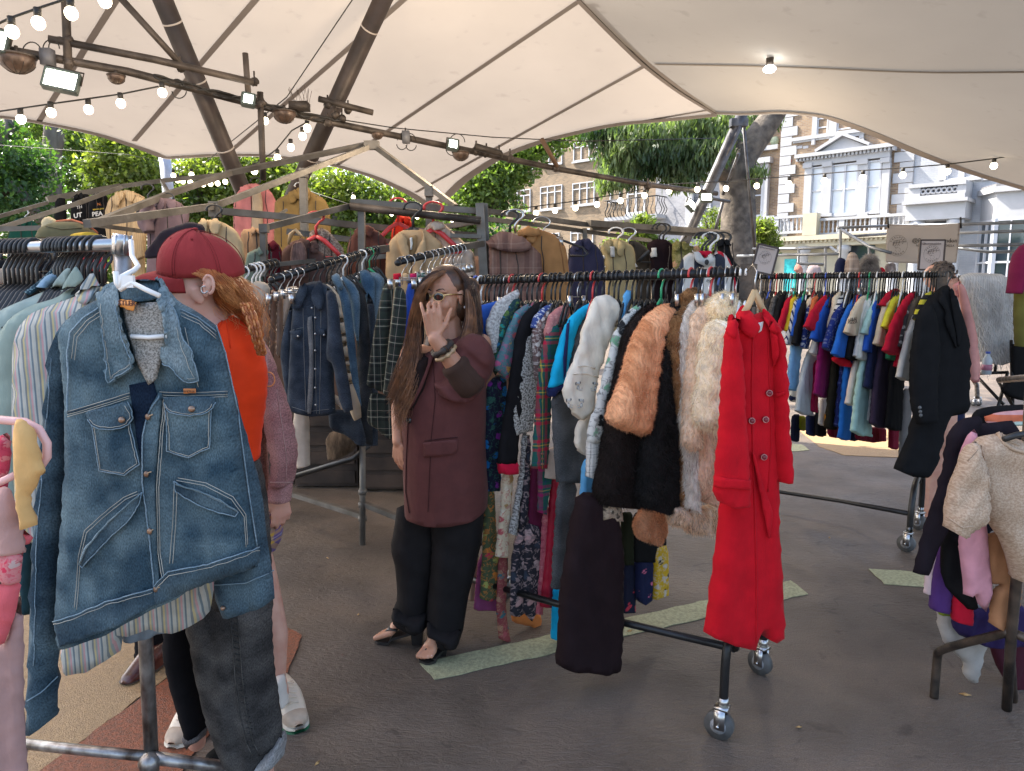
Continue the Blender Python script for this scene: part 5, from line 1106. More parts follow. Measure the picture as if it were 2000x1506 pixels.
def body(lab,x0,y0,x1,y1,mat,slant=.12,dy=.12,cat='football shirt',name='football_shirt',hem=None):
 k=slant*(y1-y0);poly=[zq(x0+k,y0),zq(x1+k,y0),zq(x1+k*.4,(y0+y1)/2),zq(x1,y1-6),zq((x0+x1)/2,y1+5),zq(x0,y1-10),zq(x0+k*.4,(y0+y1)/2)]
 c=zq((x0+x1)/2+80,0)[0]
 ps=[('body',poly,NY(c)+dy,mat,dict(tilt=.8,th=.017,fold=.011,wl=.06))]
 if hem:ps.append(('hem_band',[zq(x0-3,y1-44),zq(x1+3,y1-38),zq(x1+1,y1),zq(x0-1,y1-4)],NY(c)+dy,hem,dict(tilt=.8,th=.021,fold=.004,ch=0)))
 gar(name,lab,cat,ps,'football shirts along the far rail')
for a in(('dark grey jacket first on the far rail beside the red trench coat',205,360,175,520,55,chc),('charcoal patterned jacket second on the far rail',250,345,205,530,50,F_('tweed',(.05,.045,.04),(.09,.08,.075),(.14,.13,.12),sc=.3)),('black jacket third on the far rail',295,340,250,545,50,blk)):jersey(*a,cat='jacket',name='jacket')
body('maroon trousers hanging low near the black coat',1035,1180,1090,1420,drd,.02,.3,'trousers','trousers');body('dark red shirt hem, low and wide, behind the mint top',800,1270,1000,1372,drd,.0,.25);body('dark red shirt hem low behind the magenta shirt',606,1240,680,1340,drd,.0,.25);body('navy hem low beside the mint top',735,1240,810,1362,navy,.0,.22)
body('navy shorts like hem near the red coat',345,1180,395,1368,pc(.01,.012,.025),.05,.25);body('olive yellow hem sliver near the red coat',395,1190,440,1290,pc(.20,.20,.01),.0,.3);body('black hem with white trim left of the magenta shirt',515,1150,580,1332,blk,.05,.22);body('dark navy hem under the light grey track top',455,1180,520,1328,navy,.0,.2)
body('white football shirt hem with a black band left of the black shirt',540,1060,590,1255,wht,.1,.18);body('orange yellow hem tip under the black shirt',588,1170,622,1262,pc(.6,.28,.02),.0,.16)
jersey('red shirt first bright one on the far rail',360,345,280,590,55,redp);jersey('yellow shirt next to the first red one',388,345,322,600,40,pc(.62,.42,.03));jersey('white shirt with navy pinstripes on the far rail',408,350,322,695,42,F_('stripe',(.62,.6,.56),(.62,.6,.56),(.02,.03,.10),sc=55))
jersey('blue shirt behind the navy and orange one',432,352,366,640,45,blu);jersey('light blue long sleeved shirt by the red trench coat',432,370,348,1012,70,sky_,dy=.05)
body('white shirt hem with navy band by the red coat',338,930,378,1090,wht,.05,.12,hem=navy)
jersey('black shirt with orange ringed cuffs',470,350,392,700,72,blk,pc(.50,.28,.10));jersey('cream shirt thin on the far rail',500,350,450,640,30,crm);jersey('navy and red shirt with dots',508,365,438,720,45,F_('dots',(.014,.03,.14),(.3,.32,.38)))
jersey('light grey track top with a long wide sleeve',500,700,432,1180,112,lgt,pc(.50,.53,.54),name='track_top',cat='track top',dy=.06)
jersey('orange red thin shirt collar on the far rail',540,345,480,540,36,pc(.50,.14,.05));jersey('magenta long sleeved shirt hanging low',640,360,560,1060,108,mag,dy=.07)
jersey('dark red shirt sliver under the magenta one',530,800,500,1165,40,pc(.32,.01,.05),dy=.1)
jersey('white shirt cuff below the blue one',560,560,520,770,80,wht,dy=.02);jersey('bright blue shirt with white cuff',622,345,528,668,88,blu,wht);jersey('red short sleeved shirt with black and white cuff',600,345,492,590,104,redp,wht,dy=-.03)
jersey('black long sleeved shirt reaching low',725,420,618,1285,72,pc(.022,.018,.012),dy=.1);jersey('speckled navy shirt hanging low',770,460,675,1270,50,F_('dots',(.012,.018,.09),(.05,.06,.16)),dy=.1);jersey('vivid blue shirt hanging lowest',800,500,712,1358,76,pc(.02,.14,.48),dy=.09)
jersey('cream shirt with thin sleeve left of the striped one',690,325,628,580,48,crm);jersey('white shirt with diagonal navy stripes',718,340,645,620,60,F_('hstripe',(.6,.58,.55),(.6,.58,.55),(.03,.035,.05),sc=28));jersey('navy speckled short sleeved shirt',742,350,618,735,100,F_('dots',(.015,.03,.16),(.10,.12,.24)))
t,o=jersey('blue shirt with green white and red sleeve bands',815,345,680,778,92,pc(.02,.13,.50),pc(.45,.008,.02))
ps=[('band',[zq(646,712),zq(722,716),zq(720,735),zq(642,735)],grn),('band',[zq(642,736),zq(720,736),zq(718,758),zq(638,762)],wht)]
for nm,q_,mt in ps:inflate(nm,q_,NY(1680)-.02,mt,t,th=.036,tilt=.9,fold=.001,ch=0)
inflate('cuff',[zq(636,772),zq(720,768),zq(768,836),zq(740,850),zq(680,838),zq(640,812)],NY(1680)-.05,pc(.45,.008,.02),t,th=.03,tilt=.5)
jersey('black shirt with red and white trim between blue and white shirts',850,400,765,800,70,blk,pc(.4,.05,.06),dy=.02)
t,o=jersey('cream short sleeved shirt reading PIZZA on its sleeve with a brown cuff',868,345,762,625,86,crm,pc(.30,.15,.04),dy=-.03)
put_text('PIZZA',.026,P(*zq(772,536),NY(1690)-.20),(1,.3,.05),(0,0,1),pbr('ink_black',(.02,.02,.02),.8,bump=0),t);put_text('ul&Al',.03,P(*zq(772,516),NY(1690)-.20),(1,.3,.05),(0,0,1),MC['ink_black'],t)
jersey('white shirt thin sleeve beside the pizza shirt',895,350,812,780,46,wht);jersey('pale mint and white shirt with upright stripes',920,345,838,800,56,F_('stripe',(.55,.58,.54),(.48,.55,.52),sc=40))
jersey('white long sleeved shirt hanging left of the mint one',850,700,762,1118,62,pc(.58,.52,.46),dy=.05);jersey('mint long sleeved top hanging widest and low',905,640,832,1325,128,mint,pc(.40,.60,.56),name='sweatshirt',cat='sweatshirt',dy=.03)
jersey('pale mint shirt collar high on the far rail',985,320,860,620,46,mint,dy=.04);jersey('blue shirt with white collar on the far rail',960,370,882,745,56,blu,wht);jersey('navy shirt long and plain',985,430,890,1000,60,navy,dy=.03)
jersey('white sliver of shirt under the navy one',930,880,888,1230,44,wht,dy=.08);jersey('red shirt collar rising high on the far rail',1075,305,985,420,40,redp,dy=.05)
jersey('cream raglan shirt with orange side panel',1050,350,962,700,62,crm,pc(.62,.56,.42));jersey('purple black long shirt hanging low',1010,640,960,1270,116,purp,dy=.05,w0=100);jersey('yellow shirt with a long strap tail',1100,345,1015,580,60,yel)
inflate('strap',[zq(976,720),zq(998,715),zq(978,880),zq(945,876)],NY(1740)-.03,yel,t,th=.008,ch=0)
jersey('dark green shirt beside the yellow one',1110,400,1045,800,52,grn);jersey('black track top hanging low left of the black coat',1120,560,1062,1290,100,blk,dy=.08,w0=90);jersey('red long sleeved shirt, wide and bright',1195,325,1048,760,112,redp,dy=-.03,w0=70)
jersey('red cuff with white line below the dark patterned shirt',1120,700,1092,850,38,redp,wht);jersey('dark grey shirt with white swirl pattern',1215,365,1120,720,70,F_('floral',(.06,.055,.055),(.4,.38,.35),(.06,.055,.055),(.06,.055,.055),sc=1.6));jersey('brown grey shirt at the end of the rail',1245,355,1165,640,50,pc(.10,.08,.06))
jersey('white shirt with yellow shoulder and yellow cuff',1262,420,1135,940,92,pc(.52,.50,.46),yel,dy=-.05);jersey('yellow and black shirt collar at the end of the rail',1325,325,1230,520,50,F_('hstripe',(.55,.5,.05),(.02,.02,.02),sc=18));body('grey trouser leg behind the black coat',1105,1000,1160,1500,pc(.16,.15,.15),.05,.15,'trousers','trousers')
Yk=4.12
T,o=gar('overcoat','long black overcoat hanging on the near end of the far rail','coat',[('body',[(1838,560),(1806,590),(1792,640),(1788,700),(1790,790),(1770,860),(1747,915),(1775,928),(1815,931),(1832,900),(1845,850),(1852,815),(1893,806),(1896,720),(1892,650),(1876,600),(1862,572),(1852,556)],Yk,blk,dict(th=.045,fold=.018,tilt=.1)),('sleeve',[(1816,584),(1790,612),(1778,690),(1775,750),(1780,800),(1791,828),(1833,821),(1832,760),(1838,690),(1832,620)],Yk-.09,blk,dict(th=.036,fold=.014))])
ta=multi(bvh(o[0]),bvh(o[1]))
patch(ta,[(1838,562),(1832,590),(1846,610),(1842,626),(1868,688),(1862,640),(1852,600)],Yk,blk,T,'lapel',.010);patch(ta,[(1852,560),(1868,580),(1878,640),(1870,685),(1860,620)],Yk,blk,T,'lapel',.010)
for x,y in((1796,796),(1797,804),(1798,811)):MB().ball(hit(ta,x,y,Yk,.004),(.011,.006,.011),10,6).build('button',pbr('black_button',(.10,.10,.10),.2,bump=0),T)
hanger(P(1852,537,4.2),.3,'black','black hanger carrying the long black overcoat at the rail end','overcoat hanger')
m_blue=pbr('blue_grey_tube',(.20,.22,.25),.5,.5,.2,8,.1)
T=thing('market_stall','grey tubular stall frame holding the paper banner on the right','market stall',(P(1650,600,7).x,7,0))
for a in(((1637,445,7),(1740,441,7.4)),((1642,448,7),(1637,600,7)),((1642,448,7),(1698,482,6.4),(1740,494,6.2)),((1698,482,6.4),(1697,540,6.4)),((1470,486,8),(1560,486,7.6),(1622,483,7.4)),((1440,500,8),(1640,496,7)),((1560,486,7.6),(1556,600,7.6)),((1612,485,7.4),(1611,560,7.4)),((1660,462,6.9),(1730,457,7.4)),((1555,515,7.5),(1612,517,7.5)),((1740,441,7.4),(1880,438,6.8),(2080,432,6.4)),((1872,455,6.6),(2080,449,6.3)),((1868,480,6.5),(2080,476,6.2)),((1868,484,6.9),(1930,492,6.8),(2080,490,6.6)),((1622,483,7.4),(1640,496,7))):
 pipe('tube',a,.014,m_blue,T,8)
Yb=6.35
T=thing('banner','beige paper shop banner with a round stamp and typed lettering hung from the stall frame','banner',tuple(P(1803,514,Yb)))
paper=pbr('beige_paper',(.52,.44,.38),.8,0,.05,2,.2,6);inkb=MC['ink_black']
inflate('sheet',[(1733,438),(1804,440),(1876,436),(1872,480),(1868,513),(1800,515),(1730,512),(1731,475)],Yb,paper,T,th=.003,fold=.010,wl=.3,ch=0,R_=.01)
for x in(1734,1876):pipe('clip',[(x,424,Yb-.01),(x+1,446,Yb-.01)],.008,m_black,T,6)
def stampart(px,py,Y,s,parent,letters=True):
 """round stamp: ring, little figure on a clothes rail, dotted lettering"""
 c=P(px,py,Y);k=Y/F*s
 MB().tube([c+Vector((math.cos(a)*22*k,-.002,math.sin(a)*23*k))for a in np.linspace(0,6.283,33)],.0007*s*1.3,4,cap=False).build('stamp_ring',inkb,parent)
 b=MB()
 for q_ in(((-11,1),(-9,10),(8,14),(13,9),(10,4)),((-12,6),(12,6+3)),((-10,2),(-7,8)),((-4,3),(-2,11)),((3,5),(4,12)),((-11,1),(-7,-1),(-3,2)),((0,0),(2,5),(4,0)),((-6,-3),(-3,-6),(0,-3))):b.tube([c+Vector((x*k,-.002,z*k))for x,z in q_],.0017*s,4)
 b.build('stamp_drawing',inkb,parent)
 b=MB()
 for q_ in(((2,-4),(7,-7),(6,-13),(2,-11)),((-5,-9),(-1,-14))):b.tube([c+Vector((x*k,-.002,z*k))for x,z in q_],.0009*s,4)
 b.build('stamp_map',inkb,parent)
 for w_,a0,a1 in(('PRELOVED',2.6,.5),('LONDON',-2.4,-.75)):
  for i,chh in enumerate(w_):
   a=a0+(a1-a0)*i/(len(w_)-1);put_text(chh,4*k*1.2,c+Vector((math.cos(a)*18*k,-.003,math.sin(a)*19*k)),(math.sin(a)if a>0 else-math.sin(a),0,-math.cos(a)if a>0 else math.cos(a)),(math.cos(a)if a>0 else-math.cos(a),0,math.sin(a)if a>0 else-math.sin(a)),inkb,parent,'stamp_letter')
stampart(1753,480,Yb-.015,.85,T)
put_text('@Ro',.052,P(1794,470,Yb-.02),(1,0,0),(0,0,1),inkb,T);put_text('ndon',.052,P(1858,470,Yb-.02),(1,0,0),(0,0,1),inkb,T);put_text('Vi',.03,P(1792,480,Yb-.02),(1,0,0),(0,0,1),inkb,T);put_text('2022.K',.026,P(1856,480,Yb-.02),(1,0,0),(0,0,1),inkb,T)
def card(px0,py0,px1,py1,Y,lab,lean=0):
 c=P((px0+px1)/2,(py0+py1)/2,Y);t=thing('sign_card',lab,'sign',tuple(c));w2=(px1-px0)/2*Y/F;h2=(py1-py0)/2*Y/F
 M=Matrix.Translation(c)@Matrix.Rotation(lean,4,'Y')
 MB().box((-w2,-.004,-h2),(w2,.004,h2),M).build('card',pbr('pinkish_paper',(.55,.46,.42),.7,0,.05,3,0),t,False)
 f=MB();e=.006
 for s in(-1,1):f.box((s*w2-e,-.007,-h2),(s*w2+e,.006,h2),M);f.box((-w2,-.007,s*h2-e),(w2,.006,s*h2+e),M)
 f.build('frame',pbr('dark_brown_frame',(.06,.04,.035),.5),t,False)
 return t,M,w2,h2
t,M_,w2,h2=card(1796,470,1843,526,5.2,'framed stamp sign standing before the paper banner')
stampart(1820,496,5.18,.72,t);put_text('@homemadelon',.020,P(1820,476,5.18),(1,0,0),(0,0,1),inkb,t)
t,M_,w2,h2=card(1474,481,1514,533,4.6,'tilted stamp sign between the two black rails',.22)
stampart(1494,503,4.58,.55,t);put_text('@homemadelon',.015,P(1499,485,4.58),(1,0,-.2),(.2,0,1),inkb,t)
def far(lab,name,cat,poly,Y,mat,**kw):
 kw.setdefault('th',.05);kw.setdefault('fold',.014);return gar(name,lab,cat,[('body',poly,Y,mat,kw)])
far('navy padded jacket shoulder above the far rail','jacket','jacket',[(1632,512),(1640,502),(1652,506),(1650,536),(1630,536)],5.8,navy)
t,o=far('plaid fuzzy coat above the football shirts','coat','coat',[(1652,510),(1660,492),(1672,494),(1680,520),(1676,537),(1650,537)],5.7,F_('plaid',(.35,.27,.22),(.5,.42,.36),(.12,.1,.1),sc=9))
t,o=far('grey and white fluffy fur coat above the football shirts','fur_coat','fur coat',[(1686,508),(1698,496),(1712,504),(1714,534),(1684,536)],5.7,F_('fur',(.34,.31,.30),(.10,.09,.09)));fur_on(o[0],t,furmat('pile_31',(.5,.47,.45),(.12,.11,.11)),5000,.035,31)
t,o=far('striped grey fur scarf edge beside the banner','fur_coat','fur coat',[(1730,516),(1748,512),(1750,538),(1730,538)],5.7,F_('fur',(.36,.33,.33),(.14,.12,.12)));far('red top sliver under the banner','top','top',[(1714,530),(1722,521),(1728,526),(1728,537),(1712,537)],5.7,redp)
far('pale pink garment between the stall tubes at right','top','top',[(1550,530),(1556,514),(1566,520),(1568,534)],6.8,pc(.6,.32,.3));far('pale lilac garment between the stall tubes at right','top','top',[(1574,534),(1580,518),(1600,518),(1606,534)],6.8,pc(.5,.46,.55))
lace=F_('floral',(.62,.25,.25),(.75,.5,.48),(.62,.25,.25),(.7,.4,.38),sc=3)
far('pink lace dress hanging between the black coat and white fringe','dress','dress',[(1862,556),(1876,548),(1890,580),(1900,640),(1910,690),(1912,740),(1902,748),(1898,700),(1890,640),(1876,590)],4.6,lace,th=.03,tilt=.3)
far('salmon pink dress in front of the white fringe','dress','dress',[(1872,548),(1884,560),(1898,610),(1908,660),(1914,720),(1908,742),(1896,742),(1890,660),(1880,600)],4.5,pc(.62,.30,.27),th=.03,tilt=.3)
T=thing('fringed_shawl','white sheer fringed shawl billowing at the right behind the black coat','shawl',tuple(P(1930,620,5.0)))
sh=inflate('cloth',[(1868,540),(1900,532),(1970,536),(1980,580),(1984,640),(1978,700),(1950,712),(1916,706),(1906,660),(1890,600)],5.1,F_('stripe',(.55,.55,.55),(.46,.46,.46),(.6,.6,.6),sc=60,),T,th=.06,fold=.03,wl=.1,cross=.8)
v,Fq=[],[]
g=np.random.default_rng(3);tb=bvh(sh);b=MB()
for i in range(260):
 x=g.uniform(1872,1978);y=g.uniform(545,690);L_=g.uniform(20,60);w_=hit(tb,x,y,5.0,.01);b.tube([w_,w_+Vector((g.uniform(-.02,.05),-.02,-.05)),w_+Vector((g.uniform(-.02,.10),-.01,-L_*.0035))],[.0022,.002,.001],3)
o=b.build('fringe',pbr('white_thread',(.72,.72,.72),.7,bump=0),T);tag(o,kind='stuff')
far('olive green velvet dress at the right edge','dress','dress',[(1984,560),(2000,520),(2040,520),(2040,680),(1984,676),(1982,620)],4.4,pc(.16,.15,.04));far('burgundy short sleeved top at the right edge','top','top',[(1970,572),(1980,500),(2000,474),(2040,470),(2040,540),(2000,550),(1992,574)],4.3,pc(.16,.012,.05),th=.08)
T=thing('folding_chair','black folding camping chair at the right edge beyond the sweaters','chair',tuple(GP(1975,800)))
inflate('backrest',[(1976,672),(2030,668),(2030,760),(1976,760)],4.9,blk,T,th=.02,fold=.01,ch=0);inflate('seat',[(1952,762),(1976,738),(2040,730),(2040,790),(1975,778)],4.7,blk,T,th=.03)
for a in(((1905,730,5.1),(1970,727,5.0)),((1908,735,5.1),(1960,790,4.9)),((1968,728,5),(1948,800,4.8)),((1975,665,5),(1978,800,4.8)),((1950,745,5),(1990,812,4.7)),((1946,700,5.2),(1943,730,5.2))):pipe('frame_tube',a,.011,m_black,T,8)
T=thing('clothes_rack','silver wheeled rail foot seen past the black coat at right','clothes rail',tuple(GP(1908,790)))
pipe('leg',[(1896,735,5.3),(1908,752,5.3),(1909,776,5.2)],.016,m_oldchrome,T);
for dx in(-5,5):p=GP(1908+dx,793);caster(Vector((p.x,p.y,0)),T,.4,.035)
T=thing('plastic_bottle','clear plastic water bottle with a blue cap on the camping chair','bottle',tuple(P(1926,730,5)))
c=P(1926,731,5);MB().tube([c,c+u*.10,c+u*.13,c+u*.145],[.032,.032,.016,.013],14).build('bottle',pbr('clear_plastic',(.55,.62,.7),.15,bump=0),T);MB().tube([c+u*.146,c+u*.16],.015,10).build('cap',m_bluepl,T);MB().tube([c+u*.03,c+u*.07],.0335,14).build('label',pbr('pink_label',(.5,.2,.3),.5),T)
Yr=2.35
T=thing('clothes_rack','low worn black rail at the lower right holding sweaters','clothes rail',tuple(GP(1970,1400)))
pipe('post',[(2018,700,2.25),(1998,1000,2.3),(1976,1230,2.34),(1966,1385,2.4)],.017,m_wornblack,T,12)
MB().tube(curve3([GP(1824,1362),GP(1824,1362)+u*.17,P(1832,1272,2.6),P(1860,1262,2.56),P(1972,1234,2.35)],2),.016,10).build('foot',m_wornblack,T)
pipe('foot',[(1974,1234,2.35),(2040,1262,2.3)],.016,m_wornblack,T)
pipe('foot',[(1972,1240,2.4),(1980,1368,2.55)],.014,m_wornblack,T)
pipe('rail',[(1952,742,3.3),(2100,730,2.2)],.014,m_oldchrome,T)
def sw_(lab,name,poly,Y,mat,cat='sweater',**kw):kw.setdefault('th',.024);kw.setdefault('fold',.024);kw.setdefault('wl',.09);kw.setdefault('cross',.6);return gar(name,lab,cat,[('body',poly,Y,mat,kw)],'sweaters on the low right rail')
oat=F_('tweed',(.36,.25,.17),(.44,.32,.22),(.50,.38,.28),sc=1.0)
sw_('black sweater, furthest back on the low right rail','sweater',[(1900,812),(1912,798),(1950,792),(2010,790),(2010,830),(1900,830)],3.0,blk)
sw_('orange and pink sweater necks at the back of the low rail','sweater',[(1922,815),(1950,805),(2010,800),(2010,826),(1930,828)],2.9,F_('hstripe',(.6,.16,.08),(.65,.35,.35),sc=18));sw_('pale grey shirt hem lowest under the low rail','shirt',[(1826,1080),(1860,1080),(1930,1180),(1935,1240),(1912,1325),(1896,1334),(1882,1316),(1884,1292),(1845,1260),(1832,1220)],2.62,pc(.42,.38,.34),'shirt',th=.03)
sw_('dark burgundy wool hem low on the right','sweater',[(1930,1230),(2010,1210),(2010,1380),(1970,1340),(1940,1290)],2.7,pc(.06,.012,.02));sw_('navy jumper hem beneath the red one','sweater',[(1860,1180),(1930,1190),(2010,1180),(2010,1260),(1930,1262),(1862,1236)],2.55,pc(.03,.018,.07))
sw_('lime green hem sliver at the lower right','sweater',[(1832,1150),(1862,1150),(1858,1202),(1834,1200)],2.6,pc(.22,.28,.03),th=.02);sw_('purple jumper hanging under the black sleeve','sweater',[(1838,1060),(1862,1070),(1866,1120),(1854,1196),(1817,1188),(1822,1130)],2.5,pc(.075,.03,.14),th=.035)
sw_('pale pink cuff sliver beside the purple jumper','sweater',[(1826,1070),(1838,1070),(1826,1160),(1804,1158),(1812,1110)],2.52,pc(.55,.42,.42),th=.02);sw_('bright red jumper hem square under the pink one','sweater',[(1862,1140),(1884,1140),(1904,1180),(1900,1218),(1860,1210)],2.48,pc(.48,.01,.03),th=.03)
sw_('black jumper hem under the pink one','sweater',[(1842,1040),(1886,1040),(1900,1110),(1910,1180),(1890,1190),(1840,1138)],2.46,blk,th=.035);sw_('black V neck sweater with a long sleeve on the left of the low rail','sweater',[(1920,812),(1875,818),(1850,850),(1842,920),(1820,990),(1800,1050),(1786,1110),(1784,1118),(1818,1122),(1830,1085),(1862,1020),(1880,960),(1880,900),(1920,840)],2.42,pc(.018,.014,.018))
sw_('black sweater body behind the pink one','sweater',[(1880,830),(2000,820),(2000,1000),(1880,1060),(1850,1040),(1856,930)],2.48,pc(.018,.014,.018));sw_('camel brown sweater sleeve under the oatmeal one','sweater',[(1930,1040),(1990,1040),(2000,1140),(1990,1222),(1950,1226),(1932,1216),(1940,1150),(1958,1142),(1925,1140),(1924,1080)],2.38,pc(.36,.17,.08))
sw_('dusty pink sweater with a sleeve reaching low','sweater',[(1908,836),(1890,850),(1876,880),(1874,905),(1890,900),(1900,960),(1870,1045),(1880,1110),(1882,1160),(1905,1162),(1912,1180),(1928,1196),(1940,1160),(1936,1100),(1930,1040),(1920,900)],2.36,pc(.56,.26,.30))
t,o=gar('sweater','oatmeal beige wool sweater with a wide round neck in front on the low rail','sweater',[('body',[(1954,846),(1916,852),(1894,880),(1890,920),(1908,960),(1924,1010),(1946,1040),(1966,1080),(1980,1130),(2060,1140),(2060,850),(2000,862)],2.28,oat,dict(th=.055,fold=.028,wl=.12,cross=.9)),('sleeve',[(1912,858),(1884,880),(1866,930),(1850,990),(1848,1030),(1880,1048),(1897,1046),(1930,1018),(1936,980),(1928,920)],2.20,oat,dict(th=.042,fold=.026,wl=.09,cross=1.1,slant=-.6))])
tb=multi(bvh(o[0]),bvh(o[1]));seam(tb,[(1950,846),(1960,866),(1980,878),(2010,886)],2.28,oat,t,.008,'ribbed_neck');seam(tb,[(1955,846),(1968,862),(1990,870)],2.28,oat,t,.004,'ribbed_neck');seam(tb,[(1890,900),(1916,870),(1930,920),(1932,980)],2.2,oat,t,.002,'seam');seam(tb,[(1850,1010),(1880,1030),(1900,1028)],2.2,oat,t,.003,'cuff')
hh=thing('coat_hanger','black plastic hanger shoulder in the oatmeal sweater neck','coat hanger',tuple(P(1990,852,2.25)));pipe('shoulder_bar',[(1960,858,2.24),(1985,850,2.24),(2030,842,2.24)],.010,m_blackpl,hh)
hh=thing('coat_hanger','pale green hanger above the oatmeal sweater','coat hanger',tuple(P(1990,832,2.5)));pipe('shoulder_bar',[(1950,836,2.5),(1985,828,2.5),(2030,826,2.5)],.008,pbr('pale_green_plastic',(.4,.5,.42),.4,bump=0),hh)
m_st2=pbr('weathered_galvanised',(.17,.155,.135),.55,.45,.3,7,.2,50,col2=(.09,.08,.066))
def frame(lab,bars,loc,r_=.018,cat='stall frame'):
 T=thing('market_stall',lab,'market stall',loc)
 for a in bars:
  nm=a[0];rr_=a[2]if len(a)>2 else r_
  MB().tube([P(*q)for q in a[1]],rr_,4,sq=True).build(nm,m_st2,T,False)
 return T
frame('grey square tube stall roof frame with a raised peak at the centre',[('rafter',[(170,437,3.2),(422,402,4.4)]),('rafter',[(422,401,4.4),(450,391,4.5),(726,285,5.6)]),('rafter',[(186,436,4.0),(327,380,4.8),(452,337,5.4),(724,281,5.62)]),('rafter',[(730,284,5.6),(840,366,5.2),(890,404,5.0)]),('joint',[(712,284,5.58),(740,284,5.58)],.03),('joint',[(420,394,4.38),(421,424,4.38)],.03),('post',[(592,333,5.2),(595,462,5.2)],.024),('joint',[(586,338,5.19),(600,338,5.19)],.03),('post',[(838,366,5.2),(838,450,5.2)],.022),('joint',[(830,374,5.18),(846,374,5.18)],.035),('beam',[(425,412,4.4),(551,423,4.6),(700,441,4.8),(945,462,5.0)],.02),('brace',[(535,425,4.6),(560,410,4.7)],.008),('beam',[(560,452,4.7),(700,470,4.8),(940,478,5.0)]),('beam',[(840,448,5.0),(945,430,4.9)]),('beam',[(420,424,4.4),(424,560,4.4)],.016)],tuple(P(592,520,5.2)))
T=frame('front stall frame with a footed post behind the denim shirts',[('rafter',[(514,446,3.9),(684,402,4.5)],.016),('post',[(514,440,3.9),(517,540,3.9)],.016),('joint',[(508,446,3.88),(524,446,3.88)],.022),('beam',[(684,394,4.5),(930,412,4.6)],.018),('post',[(706,408,4.5),(707,492,4.5),(708,870,4.42)],.02),('post',[(937,398,4.55),(945,540,4.5)],.026),('post',[(948,398,4.6),(955,540,4.55)],.014),('arm',[(737,488,4.2),(755,485,4.3)],.02),('arm',[(904,482,4.2),(942,476,4.4)],.018),('beam',[(640,510,4.5),(706,505,4.5),(780,498,4.5)],.014),('brace',[(570,965,4.9),(708,1008,4.36)],.016),('brace',[(712,985,4.36),(800,1020,4.2)],.016),('beam',[(880,460,4.5),(940,462,4.5)],.012),('beam',[(508,520,3.9),(700,500,4.45)],.012)],tuple(GP(707,1062)))
MB().tube([P(708,860,4.40),GP(708,1064)],.019,10).build('leg',m_st2,T);MB().tube([P(684,403,4.48),P(939,431,4.45)],.024,10).build('round_rail',m_rust,T)
for y in(960,985,1012):MB().tube([P(708,y-4,4.36),P(708,y+5,4.36)],.027,10).build('collar',m_st2,T)
frame('right stall rail frame running toward the big tree',[('rail',[(941,411,4.6),(1139,438,5.4),(1280,449,6.2)],.016),('rail',[(1150,436,5.4),(1422,455,6.8)],.022),('rail',[(950,428,4.6),(1065,441,5.2),(1270,470,6.2)],.014),('rail',[(1155,446,5.5),(1424,462,6.8)],.014),('post',[(1142,446,5.5),(1142,530,5.5)],.016),('brace',[(1330,474,6.4),(1344,456,6.4)],.01),('brace',[(950,440,4.7),(940,446,4.8)],.012)],tuple(P(1142,560,5.5)))
frame('far left galvanised rail with clothes at the tree line',[('rail',[(92,390,6.0),(234,364,6.4)],.024),('rail',[(-20,428,5.6),(92,396,6.0)],.014),('rail',[(-20,452,4.6),(149,398,5.0),(236,366,5.4)],.015),('rail',[(236,364,6.4),(316,353,6.6),(446,340,6.8)],.018),('brace',[(316,354,6.0),(332,382,5.6)],.012),('rail',[(-20,448,3.8),(90,445,3.9)],.012),('rail',[(190,440,4.5),(280,452,4.8)],.012)],tuple(P(150,600,6)))
m_dk=pbr('dark_backing_wood',(.05,.032,.022),.8,0,.4,3,.4,20)
T=thing('dark_backing_crates','dark wooden crates and sacks stowed in shade under the denim stall','crates',tuple(GP(640,960)))  # dark boxes stand in for the shade below the stall
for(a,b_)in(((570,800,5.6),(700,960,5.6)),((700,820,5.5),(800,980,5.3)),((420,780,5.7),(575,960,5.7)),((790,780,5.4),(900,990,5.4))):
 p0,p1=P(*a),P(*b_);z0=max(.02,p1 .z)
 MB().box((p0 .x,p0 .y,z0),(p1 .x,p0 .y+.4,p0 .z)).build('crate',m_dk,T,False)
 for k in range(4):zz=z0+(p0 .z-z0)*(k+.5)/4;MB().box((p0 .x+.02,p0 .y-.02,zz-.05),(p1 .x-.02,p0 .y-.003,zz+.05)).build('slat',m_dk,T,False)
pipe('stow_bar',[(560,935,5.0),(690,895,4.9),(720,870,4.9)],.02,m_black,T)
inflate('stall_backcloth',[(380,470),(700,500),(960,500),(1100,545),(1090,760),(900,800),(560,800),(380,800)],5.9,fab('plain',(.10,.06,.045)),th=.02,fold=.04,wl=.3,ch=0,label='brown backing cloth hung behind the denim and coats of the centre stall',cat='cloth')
def it(lab,name,cat,parts,grp='clothes hung on the stall frames'):
 out=[]
 for q in parts:
  kw=dict(th=.026,fold=.018,wl=.10);kw.update(q[4]if len(q)>4 else{})
  if q[2]>=3.9 and name not in('cap','hat','fleece','skirt','denim_jacket')and q[0]in('body','front_panel'):ym=max(p[1]for p in q[1]);q=(q[0],[(p[0],p[1]+(100 if p[1]>ym-26 else 0))for p in q[1]],*q[2:])
  out.append((q[0],q[1],q[2],q[3],kw))
 T,oo=gar(name,lab,cat,out,grp)
 if Yq(parts)>=3.9 and name in('jacket','coat','shirt','sweater','blouse','top','tee_shirt','bathrobe')and parts[0][0]=='body':detail(oo[0],parts[0][1],parts[0][2],parts[0][3],T)
 return T,oo
def Yq(p):return p[0][2]
